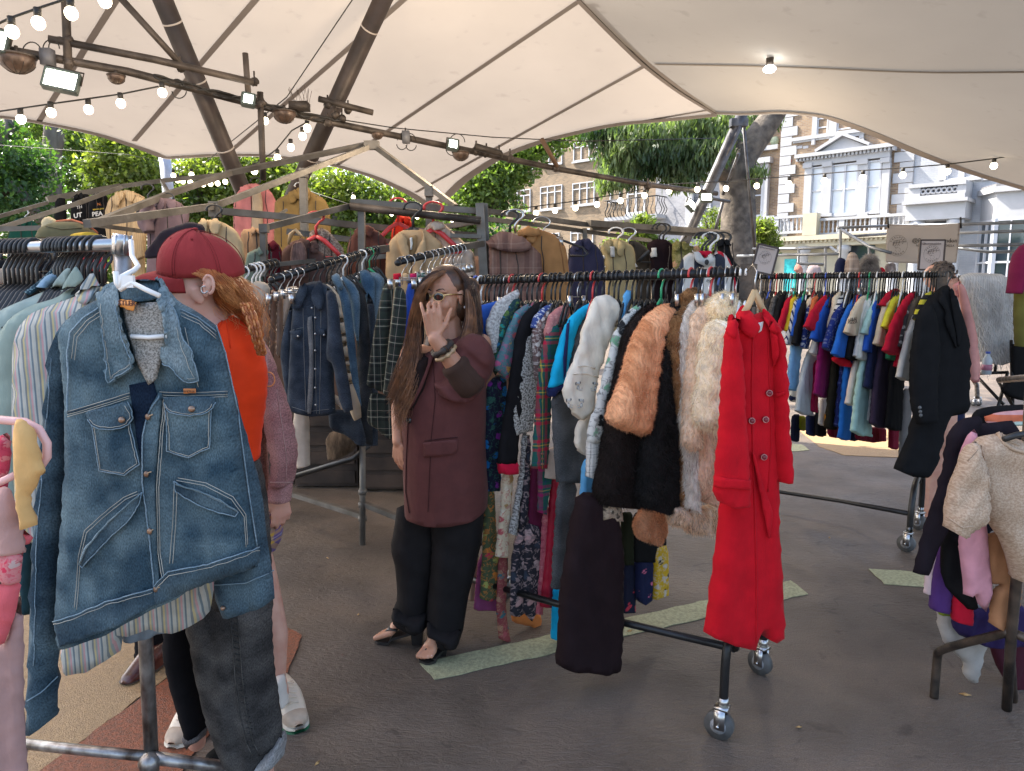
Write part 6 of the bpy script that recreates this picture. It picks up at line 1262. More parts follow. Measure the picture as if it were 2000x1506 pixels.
def detail(o,poly,Y,mat,T):
 tx,ty=min(poly,key=lambda q:q[1]);xs=[q[0]for q in poly];W_=max(xs)-min(xs)
 if W_<40:return
 W_=min(W_,95);b=bvh(o)
 for q in(-1,1):patch(b,[(tx+q*.02*W_,ty+.10*W_),(tx+q*.13*W_,ty+.02*W_),(tx+q*.24*W_,ty+.16*W_),(tx+q*.16*W_,ty+.34*W_),(tx+q*.04*W_,ty+.24*W_)],Y,mat,T,'collar',.016,1,4)
 dk_=pbr('seam_shadow_line',(.05,.04,.035),.9,bump=0)  # dark tone paints the shade along front openings and seams
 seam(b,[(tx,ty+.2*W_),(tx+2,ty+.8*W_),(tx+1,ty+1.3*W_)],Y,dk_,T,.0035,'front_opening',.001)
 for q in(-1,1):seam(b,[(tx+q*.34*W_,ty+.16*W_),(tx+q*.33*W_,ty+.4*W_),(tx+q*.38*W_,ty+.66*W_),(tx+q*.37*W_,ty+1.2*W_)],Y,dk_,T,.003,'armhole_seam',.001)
def hk(px,py,Y,kind='black',lab=None,s=1.0,g=None,ang=0):
 o=hanger(P(px,py,Y),ang,kind,lab or kind+' hanger',g);o.scale=(s*1.6,s,s);return o
it('dark green shirt with an orange hanger at the far left','shirt','shirt',[('body',[(16,440),(40,424),(58,426),(78,442),(76,470),(14,470)],5.9,pc(.01,.07,.05))]);hk(46,414,5.9,'orange','orange hanger of the green shirt')
it('pale knitted bobble shaped hat behind the khaki cap','hat','hat',[('body',[(80,440),(84,426),(96,422),(110,430),(108,448),(82,456)],3.6,pc(.5,.42,.26))])
T,o=it('khaki baseball cap lying brim up on the left rail','cap','cap',[('crown',[(74,462),(84,442),(110,432),(150,432),(176,444),(192,458),(186,466),(90,466)],3.3,pc(.13,.115,.06),dict(th=.07,fold=.004,ch=2)),('brim',[(140,456),(176,452),(198,460),(190,468),(130,466)],3.22,pc(.55,.36,.04),dict(th=.02))])
tb=bvh(o[0]);seam(tb,[(110,433),(140,430),(172,440),(190,456)],3.3,pc(.5,.16,.08),T,.006,'piping');seam(tb,[(90,442),(120,448),(160,446)],3.3,pc(.10,.09,.05),T,.004,'piping')
for k,(x0,lab)in enumerate(((112,'black printed tee at the left, nearest the pale bobble hat'),(142,'black printed tee with bold white letters, left of two'),(176,'black printed tee with white and orange letters beside the cream jacket'))):
 T,o=it(lab,'tee_shirt','tee shirt',[('body',[(x0,388),(x0+12,378),(x0+34,380),(x0+36,410),(x0+33,442),(x0-4,440),(x0-4,410)]if k else[(106,396),(114,386),(130,388),(132,410),(128,430),(104,428)],5.6-k*.1,blk,dict(tilt=.5))])
 Yt_=5.5-k*.12
 if k==1:put_text('TH',.03,P(155,405,Yt_),(1,.2,.25),(0,0,1),wht.copy()if False else pbr('print_white',(.7,.68,.64),.7,bump=0),T);put_text('UT',.045,P(152,421,Yt_),(1,.2,.25),(0,0,1),MC['print_white'],T,bold=True)
 if k==2:put_text('N.',.028,P(194,399,Yt_),(1,.2,.15),(0,0,1),pbr('print_orange',(.7,.22,.04),.7,bump=0),T);put_text('www.pea',.02,P(192,408,Yt_),(1,.2,.15),(0,0,1),pbr('print_yellow',(.7,.5,.05),.7,bump=0),T);put_text('PEA',.042,P(190,418,Yt_),(1,.2,.15),(0,0,1),MC['print_white'],T,bold=True)
crd=F_('stripe',(.50,.36,.20),(.42,.29,.16),sc=80)
T,o=it('cream corduroy jacket hanging left of the mauve puff sleeved one','jacket','jacket',[('body',[(232,376),(246,370),(264,376),(286,386),(286,420),(283,480),(270,500),(250,500),(228,480),(206,452),(204,416),(212,388)],5.0,crd),('sleeve',[(262,380),(284,388),(288,430),(284,500),(262,510),(258,450)],4.92,crd)]);hk(288,366,4.9,'black','black hanger of the cream corduroy jacket')
tb=bvh(o[0]);patch(tb,[(232,376),(220,392),(232,408),(240,392)],5,crd,T,'collar',.02)
it('mauve grey jacket with a puffed sleeve','jacket','jacket',[('body',[(300,390),(326,386),(350,394),(370,412),(368,440),(340,470),(300,500),(284,490),(288,440),(290,410)],4.7,pc(.16,.11,.12)),('sleeve',[(284,400),(300,396),(306,420),(298,436),(300,450),(282,456),(270,440),(272,414)],4.62,pc(.17,.12,.13),dict(th=.06))]);hk(327,384,4.75,'black','black hanger of the mauve jacket')
it('black and navy jacket shoulders just behind the red cap','jacket','jacket',[('body',[(300,470),(316,450),(340,442),(372,432),(400,440),(400,470),(340,500),(284,505),(282,492)],3.6,pc(.03,.022,.028))])
it('cream draped blouse behind the red cap','blouse','blouse',[('body',[(382,436),(410,428),(436,434),(462,450),(478,480),(480,520),(440,530),(390,480)],4.0,pc(.50,.36,.20))]);hk(418,408,4.0,'black','black hanger of the cream blouse')
it('tan leather jacket edge right of the cream blouse','jacket','jacket',[('body',[(470,448),(500,446),(512,452),(512,500),(480,520),(472,490)],4.3,pc(.33,.20,.11))])
T,o=it('pink bathrobe with a beige front hung high left of the olive coat','bathrobe','robe',[('body',[(490,358),(478,362),(462,376),(455,404),(458,438),(530,436),(541,396),(528,372),(508,360)],6.0,pc(.55,.20,.19)),('front_panel',[(492,370),(508,370),(514,400),(512,450),(488,452),(492,410)],5.94,pc(.42,.32,.22))]);hk(499,352,6.0,'black','black hanger of the pink robe')
T,o=it('long olive brown coat seen from behind, hung high beside a stall post','coat','coat',[('body',[(585,368),(570,376),(545,386),(535,398),(536,450),(560,458),(646,462),(646,412),(634,388),(610,376),(600,368)],5.6,pc(.22,.14,.05))]);tb=bvh(o[0]);patch(tb,[(572,372),(600,368),(608,380),(588,392),(574,384)],5.6,pc(.22,.14,.05),T,'collar',.02);seam(tb,[(588,392),(590,456)],5.6,pc(.15,.09,.03),T,.004)
hk(586,362,5.6,'wood','wooden hanger of the olive coat')
it('sage green top shoulder above the white shirt hangers','top','top',[('body',[(468,512),(480,496),(500,486),(514,484),(516,530),(472,530)],3.9,pc(.14,.17,.13))]);it('burgundy jumper shoulder behind a stall post','sweater','sweater',[('body',[(516,482),(528,472),(544,476),(552,492),(540,512),(500,528),(506,500)],4.1,pc(.10,.008,.015))])
T,o=it('brown fleece lined jacket on a pale wooden hanger','jacket','jacket',[('body',[(572,470),(556,484),(544,500),(538,540),(600,560),(640,540),(640,500),(612,484),(602,466)],4.2,pc(.10,.055,.045)),('lining',[(572,474),(590,470),(600,490),(598,540),(572,545),(566,500)],4.13,fab('fur',(.20,.12,.10),(.12,.07,.06)))])
MB().tube([P(563,478,4.1),P(568,458,4.1),P(578,450,4.1),P(590,462,4.1)],[.012,.024,.024,.014],8,ell=(.5,1)).build('coat_hanger',m_wood,None,label='pale wooden hanger in the brown fleece lined jacket',cat='coat hanger')
it('grey brown tweed jacket next to the fleece lined one','jacket','jacket',[('body',[(620,446),(608,456),(602,472),(612,500),(618,545),(674,535),(674,490),(656,466),(638,448)],4.35,fab('tweed',(.13,.09,.07),(.24,.18,.14),(.33,.26,.21),sc=.6))]);hk(616,422,4.3,'red','red hanger of the tweed jacket',1.2)
it('dark reddish brown jacket left of the orange one','jacket','jacket',[('body',[(712,438),(700,446),(682,466),(676,500),(680,540),(754,530),(757,470),(745,456),(728,446)],4.6,pc(.11,.045,.035),dict(wl=.05))])
it('bright orange red jacket hung from a red hanger','jacket','jacket',[('body',[(776,424),(766,438),(756,458),(760,476),(790,470),(806,440),(800,426),(788,422)],4.7,pc(.55,.04,.02))]);hk(777,396,4.6,'red','red hanger of the orange red jacket',1.3);hk(806,404,4.4,'black','black hanger of the camel blazer',1.3)
cam_=pc(.46,.31,.17)
T,o=it('camel beige blazer with wide lapels facing the aisle','blazer','blazer',[('body',[(790,448),(776,456),(760,472),(753,500),(753,560),(862,560),(866,500),(862,474),(846,460),(826,446)],4.4,cam_)]);tb=bvh(o[0])
patch(tb,[(784,452),(776,470),(784,490),(798,540),(804,560),(800,500),(794,466)],4.4,cam_,T,'lapel',.018);patch(tb,[(822,448),(828,464),(812,490),(806,540),(808,560),(826,520),(834,490),(832,466)],4.4,cam_,T,'lapel',.018);patch(tb,[(798,462),(816,458),(812,490),(804,520),(798,490)],4.4,pc(.30,.19,.09),T,'lining',.008);patch(tb,[(801,464),(807,464),(807,488),(803,488)],4.4,wht,T,'paper_tag',.022,0)
it('cream crinkled jacket right of the camel blazer','jacket','jacket',[('body',[(850,434),(838,440),(838,458),(862,476),(870,500),(872,560),(930,560),(930,500),(908,474),(880,448),(864,434)],4.55,pc(.50,.40,.32)),('collar',[(838,436),(850,430),(866,434),(872,446),(850,450),(838,446)],4.5,pc(.50,.40,.32),dict(th=.03))]);hk(846,404,4.5,'red','red hanger of the cream jacket',1.4)
T,o=it('brown plaid wool coat with a big collar, right of the stall post','coat','coat',[('body',[(976,456),(958,466),(953,490),(952,560),(1060,560),(1060,500),(1040,480),(1010,462)],4.5,fab('plaid',(.20,.115,.09),(.10,.05,.045),(.30,.20,.16),sc=4))]);tb=bvh(o[0]);patch(tb,[(966,458),(955,472),(962,484),(990,492),(1020,493),(1038,486),(1020,470),(990,460)],4.5,fab('plaid',(.20,.115,.09),(.10,.05,.045),(.30,.20,.16),sc=4),T,'collar',.03)
sue=pc(.36,.18,.07)
T,o=it('tan suede jacket overlapping the brown plaid coat','jacket','jacket',[('body',[(1026,446),(1012,456),(1024,474),(1040,500),(1056,560),(1122,560),(1110,510),(1104,478),(1084,458),(1056,448)],4.6,sue)]);tb=bvh(o[0]);patch(tb,[(1014,450),(1030,442),(1052,448),(1058,460),(1036,462),(1016,460)],4.6,sue,T,'collar',.025);seam(tb,[(1090,466),(1098,500),(1106,556)],4.6,pc(.25,.12,.05),T,.003)
for x,y,k,l in((996,420,'black','black hanger of the plaid coat'),(1006,418,'wood','wooden hanger of the suede jacket'),(1058,432,'clip','wire hanger right of the suede jacket')):hk(x,y,4.6,k,l,1.3)
it('navy blue hooded jacket between suede jacket and khaki shirt','jacket','jacket',[('body',[(1138,466),(1122,476),(1108,490),(1112,560),(1184,560),(1182,510),(1172,486),(1150,468)],5.2,pc(.035,.035,.07))])
MB().tube([P(1080,456,4.9),P(1100,470,4.9),P(1138,484,4.85),P(1148,496,4.85),P(1140,500,4.85),P(1112,500,4.85)],.009,6).build('coat_hanger',m_blackpl,None,label='empty black hanger dangling before the navy jacket',cat='coat hanger')
kh=pc(.40,.32,.17)
T,o=it('khaki shirt with a white neck tag on a white wooden hanger','shirt','shirt',[('body',[(1196,466),(1178,476),(1172,486),(1182,510),(1186,560),(1244,560),(1242,500),(1236,480),(1216,468)],5.4,kh)]);tb=bvh(o[0]);patch(tb,[(1184,474),(1178,484),(1188,498),(1194,488)],5.4,kh,T,'collar',.02);patch(tb,[(1206,472),(1222,478),(1212,504),(1204,494)],5.4,kh,T,'collar',.02);patch(tb,[(1191,482),(1200,482),(1200,502),(1192,502)],5.4,wht,T,'paper_tag',.02,0);hk(1203,452,5.4,'white','white hanger of the khaki shirt',1.3);hk(1228,452,5.6,'orange','orange brown hanger beside the khaki shirt',1.3)
it('dark grey brown jacket behind the khaki shirt','jacket','jacket',[('body',[(1226,470),(1244,470),(1264,484),(1272,510),(1272,560),(1246,560),(1240,510)],5.6,pc(.06,.05,.04))]);T,o=it('black brown waistcoat with a paper tag','waistcoat','waistcoat',[('body',[(1280,466),(1262,478),(1270,500),(1276,560),(1330,560),(1324,500),(1322,486),(1304,468)],5.5,pc(.02,.012,.014))]);tb=bvh(o[0]);patch(tb,[(1272,484),(1281,484),(1282,502),(1274,502)],5.5,wht,T,'paper_tag',.02,0);hk(1288,444,5.5,'black','black hanger of the waistcoat',1.3);hk(1296,444,5.6,'black','second black hanger beside the waistcoat',1.3)
it('camouflage olive jacket shoulder beside the striped football shirt','jacket','jacket',[('body',[(1310,476),(1330,470),(1352,482),(1370,478),(1376,500),(1336,520),(1322,500)],5.4,fab('floral',(.16,.15,.05),(.45,.25,.16),(.10,.10,.04),(.30,.26,.12),sc=.8))])
T,o=it('black and white striped football shirt with a round badge and grey collar','football_shirt','football shirt',[('body',[(1350,492),(1334,502),(1322,530),(1318,600),(1318,640),(1440,640),(1436,560),(1426,510),(1404,494),(1390,500),(1372,502)],3.7,fab('stripe',(.55,.52,.47),(.55,.52,.47),(.03,.035,.05),(.03,.035,.05),sc=9.5))]);tb=bvh(o[0])
patch(tb,[(1350,490),(1358,512),(1376,522),(1394,512),(1402,492),(1396,496),(1376,510),(1358,496)],3.7,pc(.46,.45,.42),T,'collar',.02);patch(tb,[(1362,490),(1392,490),(1388,500),(1376,506),(1366,500)],3.7,redp,T,'neck_lining',.012)
c=hit(tb,1376,512,3.7,.03);MB().ball(c,(.011,.003,.014),10,8).build('crest',MC['ink_black'],T);c=hit(tb,1402,550,3.7,.012);MB().ball(c,(.016,.003,.020),10,8).build('badge',pbr('badge_blue',(.08,.12,.3),.6,bump=0),T);put_text('etc',.03,hit(tb,1386,548,3.7,.012),(1,0,0),(0,0,1),MC['ink_black'],T)
it('red tracksuit top with white piping behind the striped football shirt','track_top','track top',[('body',[(1392,488),(1412,492),(1428,510),(1440,560),(1446,620),(1436,620),(1428,560),(1412,512),(1396,500)],3.95,F_('stripe',(.45,.01,.03),(.45,.01,.03),(.6,.5,.5),sc=22),dict(ang=-12))]);it('black jacket sleeve right of the red tracksuit top','jacket','jacket',[('body',[(1400,476),(1414,466),(1424,474),(1428,496),(1444,530),(1450,600),(1440,590),(1424,516),(1404,490)],4.2,blk)]);it('white and grey flowered summer shirt under the striped football shirt','shirt','shirt',[('body',[(1336,560),(1400,560),(1440,580),(1440,660),(1330,660)],3.95,F_('floral',(.5,.46,.42),(.02,.02,.02),(.5,.46,.42),(.2,.2,.2),sc=1.2))])
for x,k in((1372,'black'),(1380,'black'),(1388,'white'),(1398,'black'),(1412,'black')):hk(x,462,4.5,k,k+' hanger bunched over the striped football shirt',1.2,k+' hangers bunched over the striped shirt')
def notched(lab,a,b_,n,r_=.014):
 A_,B_=P(*a),P(*b_);T=thing('display_arm',lab,'display arm',tuple(A_));MB().tube([A_,B_],r_,10).build('bar',m_black,T);m_=MB()
 for i in range(n):p=A_.lerp(B_,(i+.5)/n);d_=(B_-A_).normalized();m_.box(p+Vector((-.006,-.008,r_*.6)),p+Vector((.006,.008,r_*1.7)))
 o=m_.build('teeth',m_black,T,False);tag(o,kind='stuff');MB().ball(A_,r_*1.25,10,8).build('end_cap',m_black,T)
notched('black notched display arm over the denim shirts',(530,547,3.35),(738,487,4.2),26);notched('black notched display arm over the plaid skirts',(777,513,3.5),(905,484,4.2),20);notched('black notched display arm with white hangers at the left',(467,531,3.4),(541,513,3.9),10)
def along(a,b_,ts,kinds,lab,s=1.0,ang=.1):
 A_,B_=P(*a),P(*b_)
 for i,t_ in enumerate(ts):k=kinds[i%len(kinds)];o=hanger(A_.lerp(B_,t_),ang,k,{'clip':'metal clip','wood':'wooden'}.get(k,k)+' hanger on the arm over '+lab,k+' hangers over '+lab);o.scale=(s,s,s)
along((530,547,3.35),(738,487,4.2),(.06,.12,.17,.22,.34,.40,.46,.50,.56,.62,.66,.70,.76,.82,.87,.90,.94,.97),('clip','clip','clip','clip','black','black','black','black','black','white','black','black','black','white','black','green','black','black'),'the denim shirts',1.0)
along((467,531,3.4),(541,513,3.9),(.1,.3,.4,.5,.65,.8,.92),('white','white','white','white','black','black','black'),'the satin trousers',1.0);along((777,513,3.5),(905,484,4.2),(.05,.15,.3,.42,.5,.6,.68,.75,.82,.9,.96),('clip',),'the plaid skirts',1.1)
dd=F_('denim',(.018,.024,.034),(.05,.062,.08));md_=F_('denim',(.04,.08,.13),(.10,.17,.24));ld=F_('denim',(.10,.15,.19),(.20,.26,.30))
S=lambda nm,poly,Y,mt,**k:(nm,poly,Y,mt,dict(dict(th=.03,fold=.013,wl=.07),**k))
it('light blue denim jacket at the back of the denim row','denim_jacket','denim jacket',[S('body',[(716,532),(738,532),(752,546),(746,580),(736,640),(724,620)],4.05,ld),S('body',[(700,530),(716,526),(734,545),(732,600),(716,600)],4.0,md_)])
it('black jacket second from the right in the denim row','jacket','jacket',[S('sleeve',[(716,566),(730,590),(736,650),(738,765),(738,870),(704,868),(716,760)],3.95,dd)]);it('charcoal jacket sleeve in the middle of the denim row','jacket','jacket',[S('sleeve',[(680,545),(702,556),(715,580),(723,660),(728,765),(728,870),(706,858),(690,845),(698,760),(696,660),(690,590)],3.85,F_('denim',(.02,.022,.024),(.045,.046,.05)))])
it('mid blue denim shirt sleeve beside the cream one','denim_shirt','denim shirt',[S('sleeve',[(650,536),(672,556),(684,580),(692,646),(700,740),(706,790),(700,806),(688,800),(676,690),(664,590)],3.72,md_),S('collar',[(645,540),(660,532),(672,556),(668,566),(655,560)],3.68,ld)])
it('washed blue denim jacket shoulder behind the mid blue shirt','denim_jacket','denim jacket',[S('sleeve',[(664,534),(690,552),(702,572),(704,600),(700,680),(690,640),(684,580)],3.8,F_('denim',(.06,.11,.16),(.14,.21,.27)))])
it('cream lined jacket edge behind the dark denim shirt','jacket','jacket',[S('edge',[(626,549),(650,560),(664,580),(674,640),(686,740),(704,790),(706,815),(692,822),(684,806),(672,720),(662,640),(652,590)],3.62,pc(.48,.39,.28)),S('cuff',[(652,768),(664,778),(676,796),(672,800),(652,786)],3.5,pc(.5,.42,.33))])
it('white pencil skirt hanging below the dark denim shirt','skirt','skirt',[S('body',[(576,790),(604,800),(606,908),(580,914),(570,860)],3.7,pc(.50,.42,.34),fold=.004)]);it('dark denim hem and cuffs under the denim row','denim_shirt','denim shirt',[S('body',[(640,800),(700,800),(716,860),(712,872),(690,862),(676,850),(644,840)],3.75,dd)]);it('brown fleece bundle in shade under the denim row','fleece','fleece',[S('body',[(636,850),(676,830),(704,850),(690,885),(640,896)],4.4,fab('fur',(.12,.08,.05),(.06,.04,.025)),th=.09)])
T,o=it('dark indigo denim shirt hanging open in front of the denim row','denim_shirt','denim shirt',[S('sleeve',[(572,582),(560,620),(549,668),(547,700),(556,760),(560,790),(574,780),(576,700)],3.50,dd),S('body',[(590,556),(574,578),(568,640),(564,720),(560,794),(580,806),(610,812),(640,810),(656,805),(652,740),(654,650),(660,580),(640,556),(616,548)],3.45,dd,fold=.016,wl=.09),S('sleeve',[(636,560),(654,572),(662,600),(666,650),(676,715),(686,770),(690,800),(672,806),(662,780),(650,712),(636,700),(640,640)],3.36,dd)])
tb=bvh(o[0]);ta=multi(bvh(o[0]),bvh(o[1]),bvh(o[2]));stm=pbr('pale_stitch',(.22,.21,.19),.8,bump=0)
patch(ta,[(594,548),(574,596),(576,606),(590,602),(602,566)],3.4,dd,T,'collar',.014);patch(ta,[(626,548),(608,570),(610,590),(628,610),(636,580)],3.4,dd,T,'collar',.014);patch(ta,[(600,620),(612,616),(614,700),(610,808),(600,808),(606,700)],3.4,F_('denim',(.10,.10,.10),(.2,.19,.18)),T,'lining',.008)
for q_ in([(592,602),(594,700),(598,806)],[(614,590),(616,700),(618,808)],[(627,600),(626,700),(624,808)],[(572,645),(582,642),(592,640)],[(562,792),(600,804),(652,798)]):seam(ta,q_,3.4,stm,T,.0011)
patch(ta,[(570,646),(590,644),(590,656),(582,664),(574,658)],3.4,dd,T,'pocket_flap',.012,0);patch(ta,[(622,640),(636,642),(636,652),(632,658),(624,652)],3.4,dd,T,'pocket_flap',.012,0)
for x,y in((611,602),(618,620),(618,652),(618,684),(618,720),(618,756),(617,790),(583,656),(634,654)):MB().ball(hit(ta,x,y,3.4,.013),.0055,8,6).build('snap_button',m_chrome,T)
stn=F_('plain',(.30,.19,.14),gloss=.4,rough=.4)
for k,(x0,lab,mt)in enumerate(((514,'brown satin trousers, left of three',stn),(528,'copper brown satin trousers in the middle',F_('plain',(.22,.12,.08),gloss=.4,rough=.4)),(541,'beige satin trousers, right of three',F_('plain',(.38,.26,.19),gloss=.4,rough=.4)))):it(lab,'trousers','trousers',[S('leg',[(x0,566),(x0+13,566),(x0+11,640),(x0+6,700),(x0-2,690),(x0-1,620)],3.55+.04*k,mt,wl=.03)])
it('ivory trousers beside the brown satin ones','trousers','trousers',[S('leg',[(553,562),(584,558),(576,590),(562,620),(552,660)],3.6,pc(.46,.38,.30))]);it('white shirts squeezed under the white hangers','shirt','shirt',[S('body',[(486,560),(500,548),(520,552),(530,566),(516,600),(490,620)],3.5,pc(.45,.38,.30),wl=.03)])
pl=F_('plaid',(.035,.045,.035),(.02,.02,.02),(.45,.43,.33),(.42,.35,.28),sc=11)
it('black and cream plaid skirt, top tier, left of two','skirt','skirt',[S('body',[(750,553),(770,553),(764,620),(756,690),(750,766),(716,750),(726,672),(738,606)],3.55,pl,wl=.05)]);it('black and cream plaid skirt, top tier, right of two','skirt','skirt',[S('body',[(772,553),(792,568),(795,610),(790,664),(782,740),(768,776),(748,768),(756,690),(764,620)],3.48,pl,wl=.05,ang=8)])
it('plaid skirt of the lower tier with a fringed hem','skirt','skirt',[S('body',[(724,764),(776,778),(774,812),(767,856),(752,852),(736,838),(716,826),(718,796)],3.56,pl,wl=.05)]);it('royal blue skirt beside the plaid ones','skirt','skirt',[S('body',[(794,552),(810,555),(806,620),(798,662),(789,656)],3.6,pc(.03,.08,.38)),S('band',[(790,650),(806,650),(800,700),(786,700)],3.61,F_('plaid',(.04,.06,.25),(.02,.03,.10),(.3,.3,.4),sc=12))])
it('black pleated skirt right of the blue one','skirt','skirt',[S('body',[(808,548),(830,548),(828,700),(800,720)],3.7,blk)])
for k,(x,mt,l)in enumerate(((775,redp,'red'),(790,m_wood,'wooden block'),(806,pc(.5,.02,.1),'pink red'),(822,pc(.02,.12,.1),'teal'))):inflate('waistband',[(x-7,535),(x+8,533),(x+8,546),(x-7,548)],3.6+.05*k,mt,th=.012,ch=0,label=l+' waistband clipped under the metal hangers by the sunglasses woman',cat='skirt')
T=thing('clothes_rack','chrome and worn steel clothes rail at the left with a crossed base','clothes rail',tuple(P(300,1480,2.0)))
LA,LB=P(240,478,1.88),P(-260,492,2.25)
MB().tube([LA,LB],.0165,16).build('rail',m_chrome,T);
MB().tube([P(238,498,1.86),P(239,470,1.86),P(240,458,1.86)],[.0235,.0235,.022],20).build('post_cap',m_chrome,T)
for k in range(7):a=k*2*math.pi/7;c=Vector((math.cos(a)*.0225,math.sin(a)*.0225,0));MB().tube([P(238,497,1.86)+c,P(240,460,1.86)+c],.003,5).build('cap_rib',m_chrome,T)
MB().tube([P(239,496,1.86),P(244,600,1.87),P(262,900,1.92),P(282,1200,1.96),P(300,1560,2.02)],.0205,20).build('post',m_oldchrome,T)
for a in(((40,1452,2.02),(170,1466,2.0),(296,1478,1.98)),((300,1480,1.98),(420,1496,2.06),(470,1506,2.1))):MB().tube([P(*q)for q in a],.0155 if a[0][0]<100 else.019,14).build('base_bar',m_oldchrome,T)
MB().ball(P(292,1490,1.97),.032,14,10).build('base_joint',m_oldchrome,T)
along((0,486,2.05),(214,479,1.9),[.02+.045*i for i in range(8)]+[.50,.53,.56,.60,.63,.66,.70,.75,.80,.86,.92],('black',),'the left chrome rail',1.1,1.0)
along((0,500,2.35),(214,498,2.3),[.03+.07*i for i in range(14)],('black',),'the left chrome rail back row',1.1,1.0)
def lg(lab,name,cat,parts):return it(lab,name,cat,parts,'shirts on the left chrome rail')
S2=lambda nm,poly,Y,mt,**k:(nm,poly,Y,mt,dict(dict(th=.022,fold=.010,wl=.08,tilt=.5),**k))
lg('red and yellow clothes deep inside the left rail','shirt','shirt',[S2('body',[(160,500),(205,500),(210,530),(170,528)],2.5,redp)]);lg('yellow shirt collar deep inside the left rail','shirt','shirt',[S2('body',[(108,502),(140,502),(132,518),(112,512)],2.5,pc(.6,.42,.04))]);lg('dark shirts packed at the back of the left rail','shirt','shirt',[S2('body',[(-40,505),(210,505),(210,560),(-40,600)],2.6,blk)])
lg('beige coat collar at the far left end of the chrome rail','coat','coat',[S2('body',[(-30,528),(24,522),(52,530),(30,556),(-30,570)],2.12,pc(.42,.33,.26))]);lg('black lapel with white stripes at the far left','jacket','jacket',[S2('body',[(10,552),(40,532),(52,536),(44,552),(16,566),(-20,590),(-20,566)],2.08,F_('stripe',(.015,.014,.014),(.015,.014,.014),(.5,.45,.38),sc=26))])
lg('black and cream houndstooth knit on the left rail','sweater','sweater',[S2('body',[(44,556),(66,532),(96,526),(84,548),(52,568),(20,584),(-20,600),(-20,580),(16,570)],2.04,F_('plaid',(.03,.022,.02),(.55,.47,.36),(.03,.022,.02),sc=30))]);lg('dark teal speckled shirt on the left rail','shirt','shirt',[S2('body',[(46,570),(80,545),(108,518),(136,518),(120,534),(90,556),(60,576)],2.0,F_('dots',(.02,.05,.07),(.14,.22,.25),sc=3))])
lg('light blue shirt collar on the left rail','shirt','shirt',[S2('body',[(70,560),(92,536),(118,532),(114,548),(92,562)],1.97,pc(.22,.33,.42))])
gA=F_('plain',(.28,.34,.31));gB=F_('plain',(.25,.31,.27))
T,o=lg('pale sage green shirt, left of two','shirt','shirt',[S2('body',[(104,560),(80,572),(40,588),(0,606),(-40,640),(-40,1000),(40,1000),(60,900),(64,740),(100,640),(130,560)],1.96,gA,tilt=.2)]);tb=bvh(o[0]);patch(tb,[(128,524),(140,524),(124,560),(100,570),(104,552)],1.93,gA,T,'collar',.012)
T,o=lg('pale sage green shirt, right of two','shirt','shirt',[S2('body',[(140,560),(110,582),(60,596),(20,620),(-10,660),(-10,1040),(50,1040),(64,900),(80,740),(120,640),(160,575)],1.90,gB,tilt=.2)]);tb=bvh(o[0]);patch(tb,[(148,518),(160,536),(164,548),(126,576),(120,562),(134,538)],1.88,gB,T,'collar',.012)
st=F_('stripe',(.42,.42,.38),(.20,.22,.22),(.48,.40,.22),(.30,.32,.30),(.50,.30,.30),(.40,.42,.40),(.16,.20,.22),(.46,.44,.38),sc=26)
T,o=lg('pastel striped shirt right behind the large denim jacket','shirt','shirt',[S2('body',[(186,560),(150,578),(100,596),(60,612),(34,640),(24,680),(22,800),(30,1040),(120,1100),(116,1250),(122,1312),(180,1302),(236,1270),(240,1240),(300,1220),(345,1228),(408,1204),(420,1140),(420,1000),(300,620),(220,560)],1.84,st,tilt=.0,th=.03,fold=.008)]);tb=bvh(o[0]);patch(tb,[(180,528),(196,560),(198,570),(168,600),(152,566)],1.8,F_('stripe',(.42,.42,.38),(.20,.22,.22),(.48,.40,.22),(.30,.32,.30),(.50,.30,.30),(.40,.42,.40),(.16,.20,.22),(.46,.44,.38),sc=26,seed=2),T,'collar',.014,ang=25)
lg('blue grey shirt tail hanging under the denim jacket','shirt','shirt',[S2('body',[(236,1190),(300,1190),(360,1200),(352,1232),(300,1240),(262,1250),(240,1245)],1.9,pc(.20,.24,.28),tilt=0)]);lg('dark teal garment beside the denim sleeve','shirt','shirt',[S2('body',[(30,900),(70,880),(66,1080),(60,1200),(40,1190)],1.86,pc(.02,.05,.06),tilt=0)])
dn=F_('denim',(.026,.052,.072),(.105,.155,.175));dn2=F_('denim',(.022,.042,.060),(.075,.115,.138));dfl=F_('denim',(.08,.125,.145),(.20,.25,.265));YJ=1.62
sti=pbr('denim_stitch',(.42,.40,.34),.8,bump=0);wornedge=F_('denim',(.13,.20,.25),(.26,.33,.37))
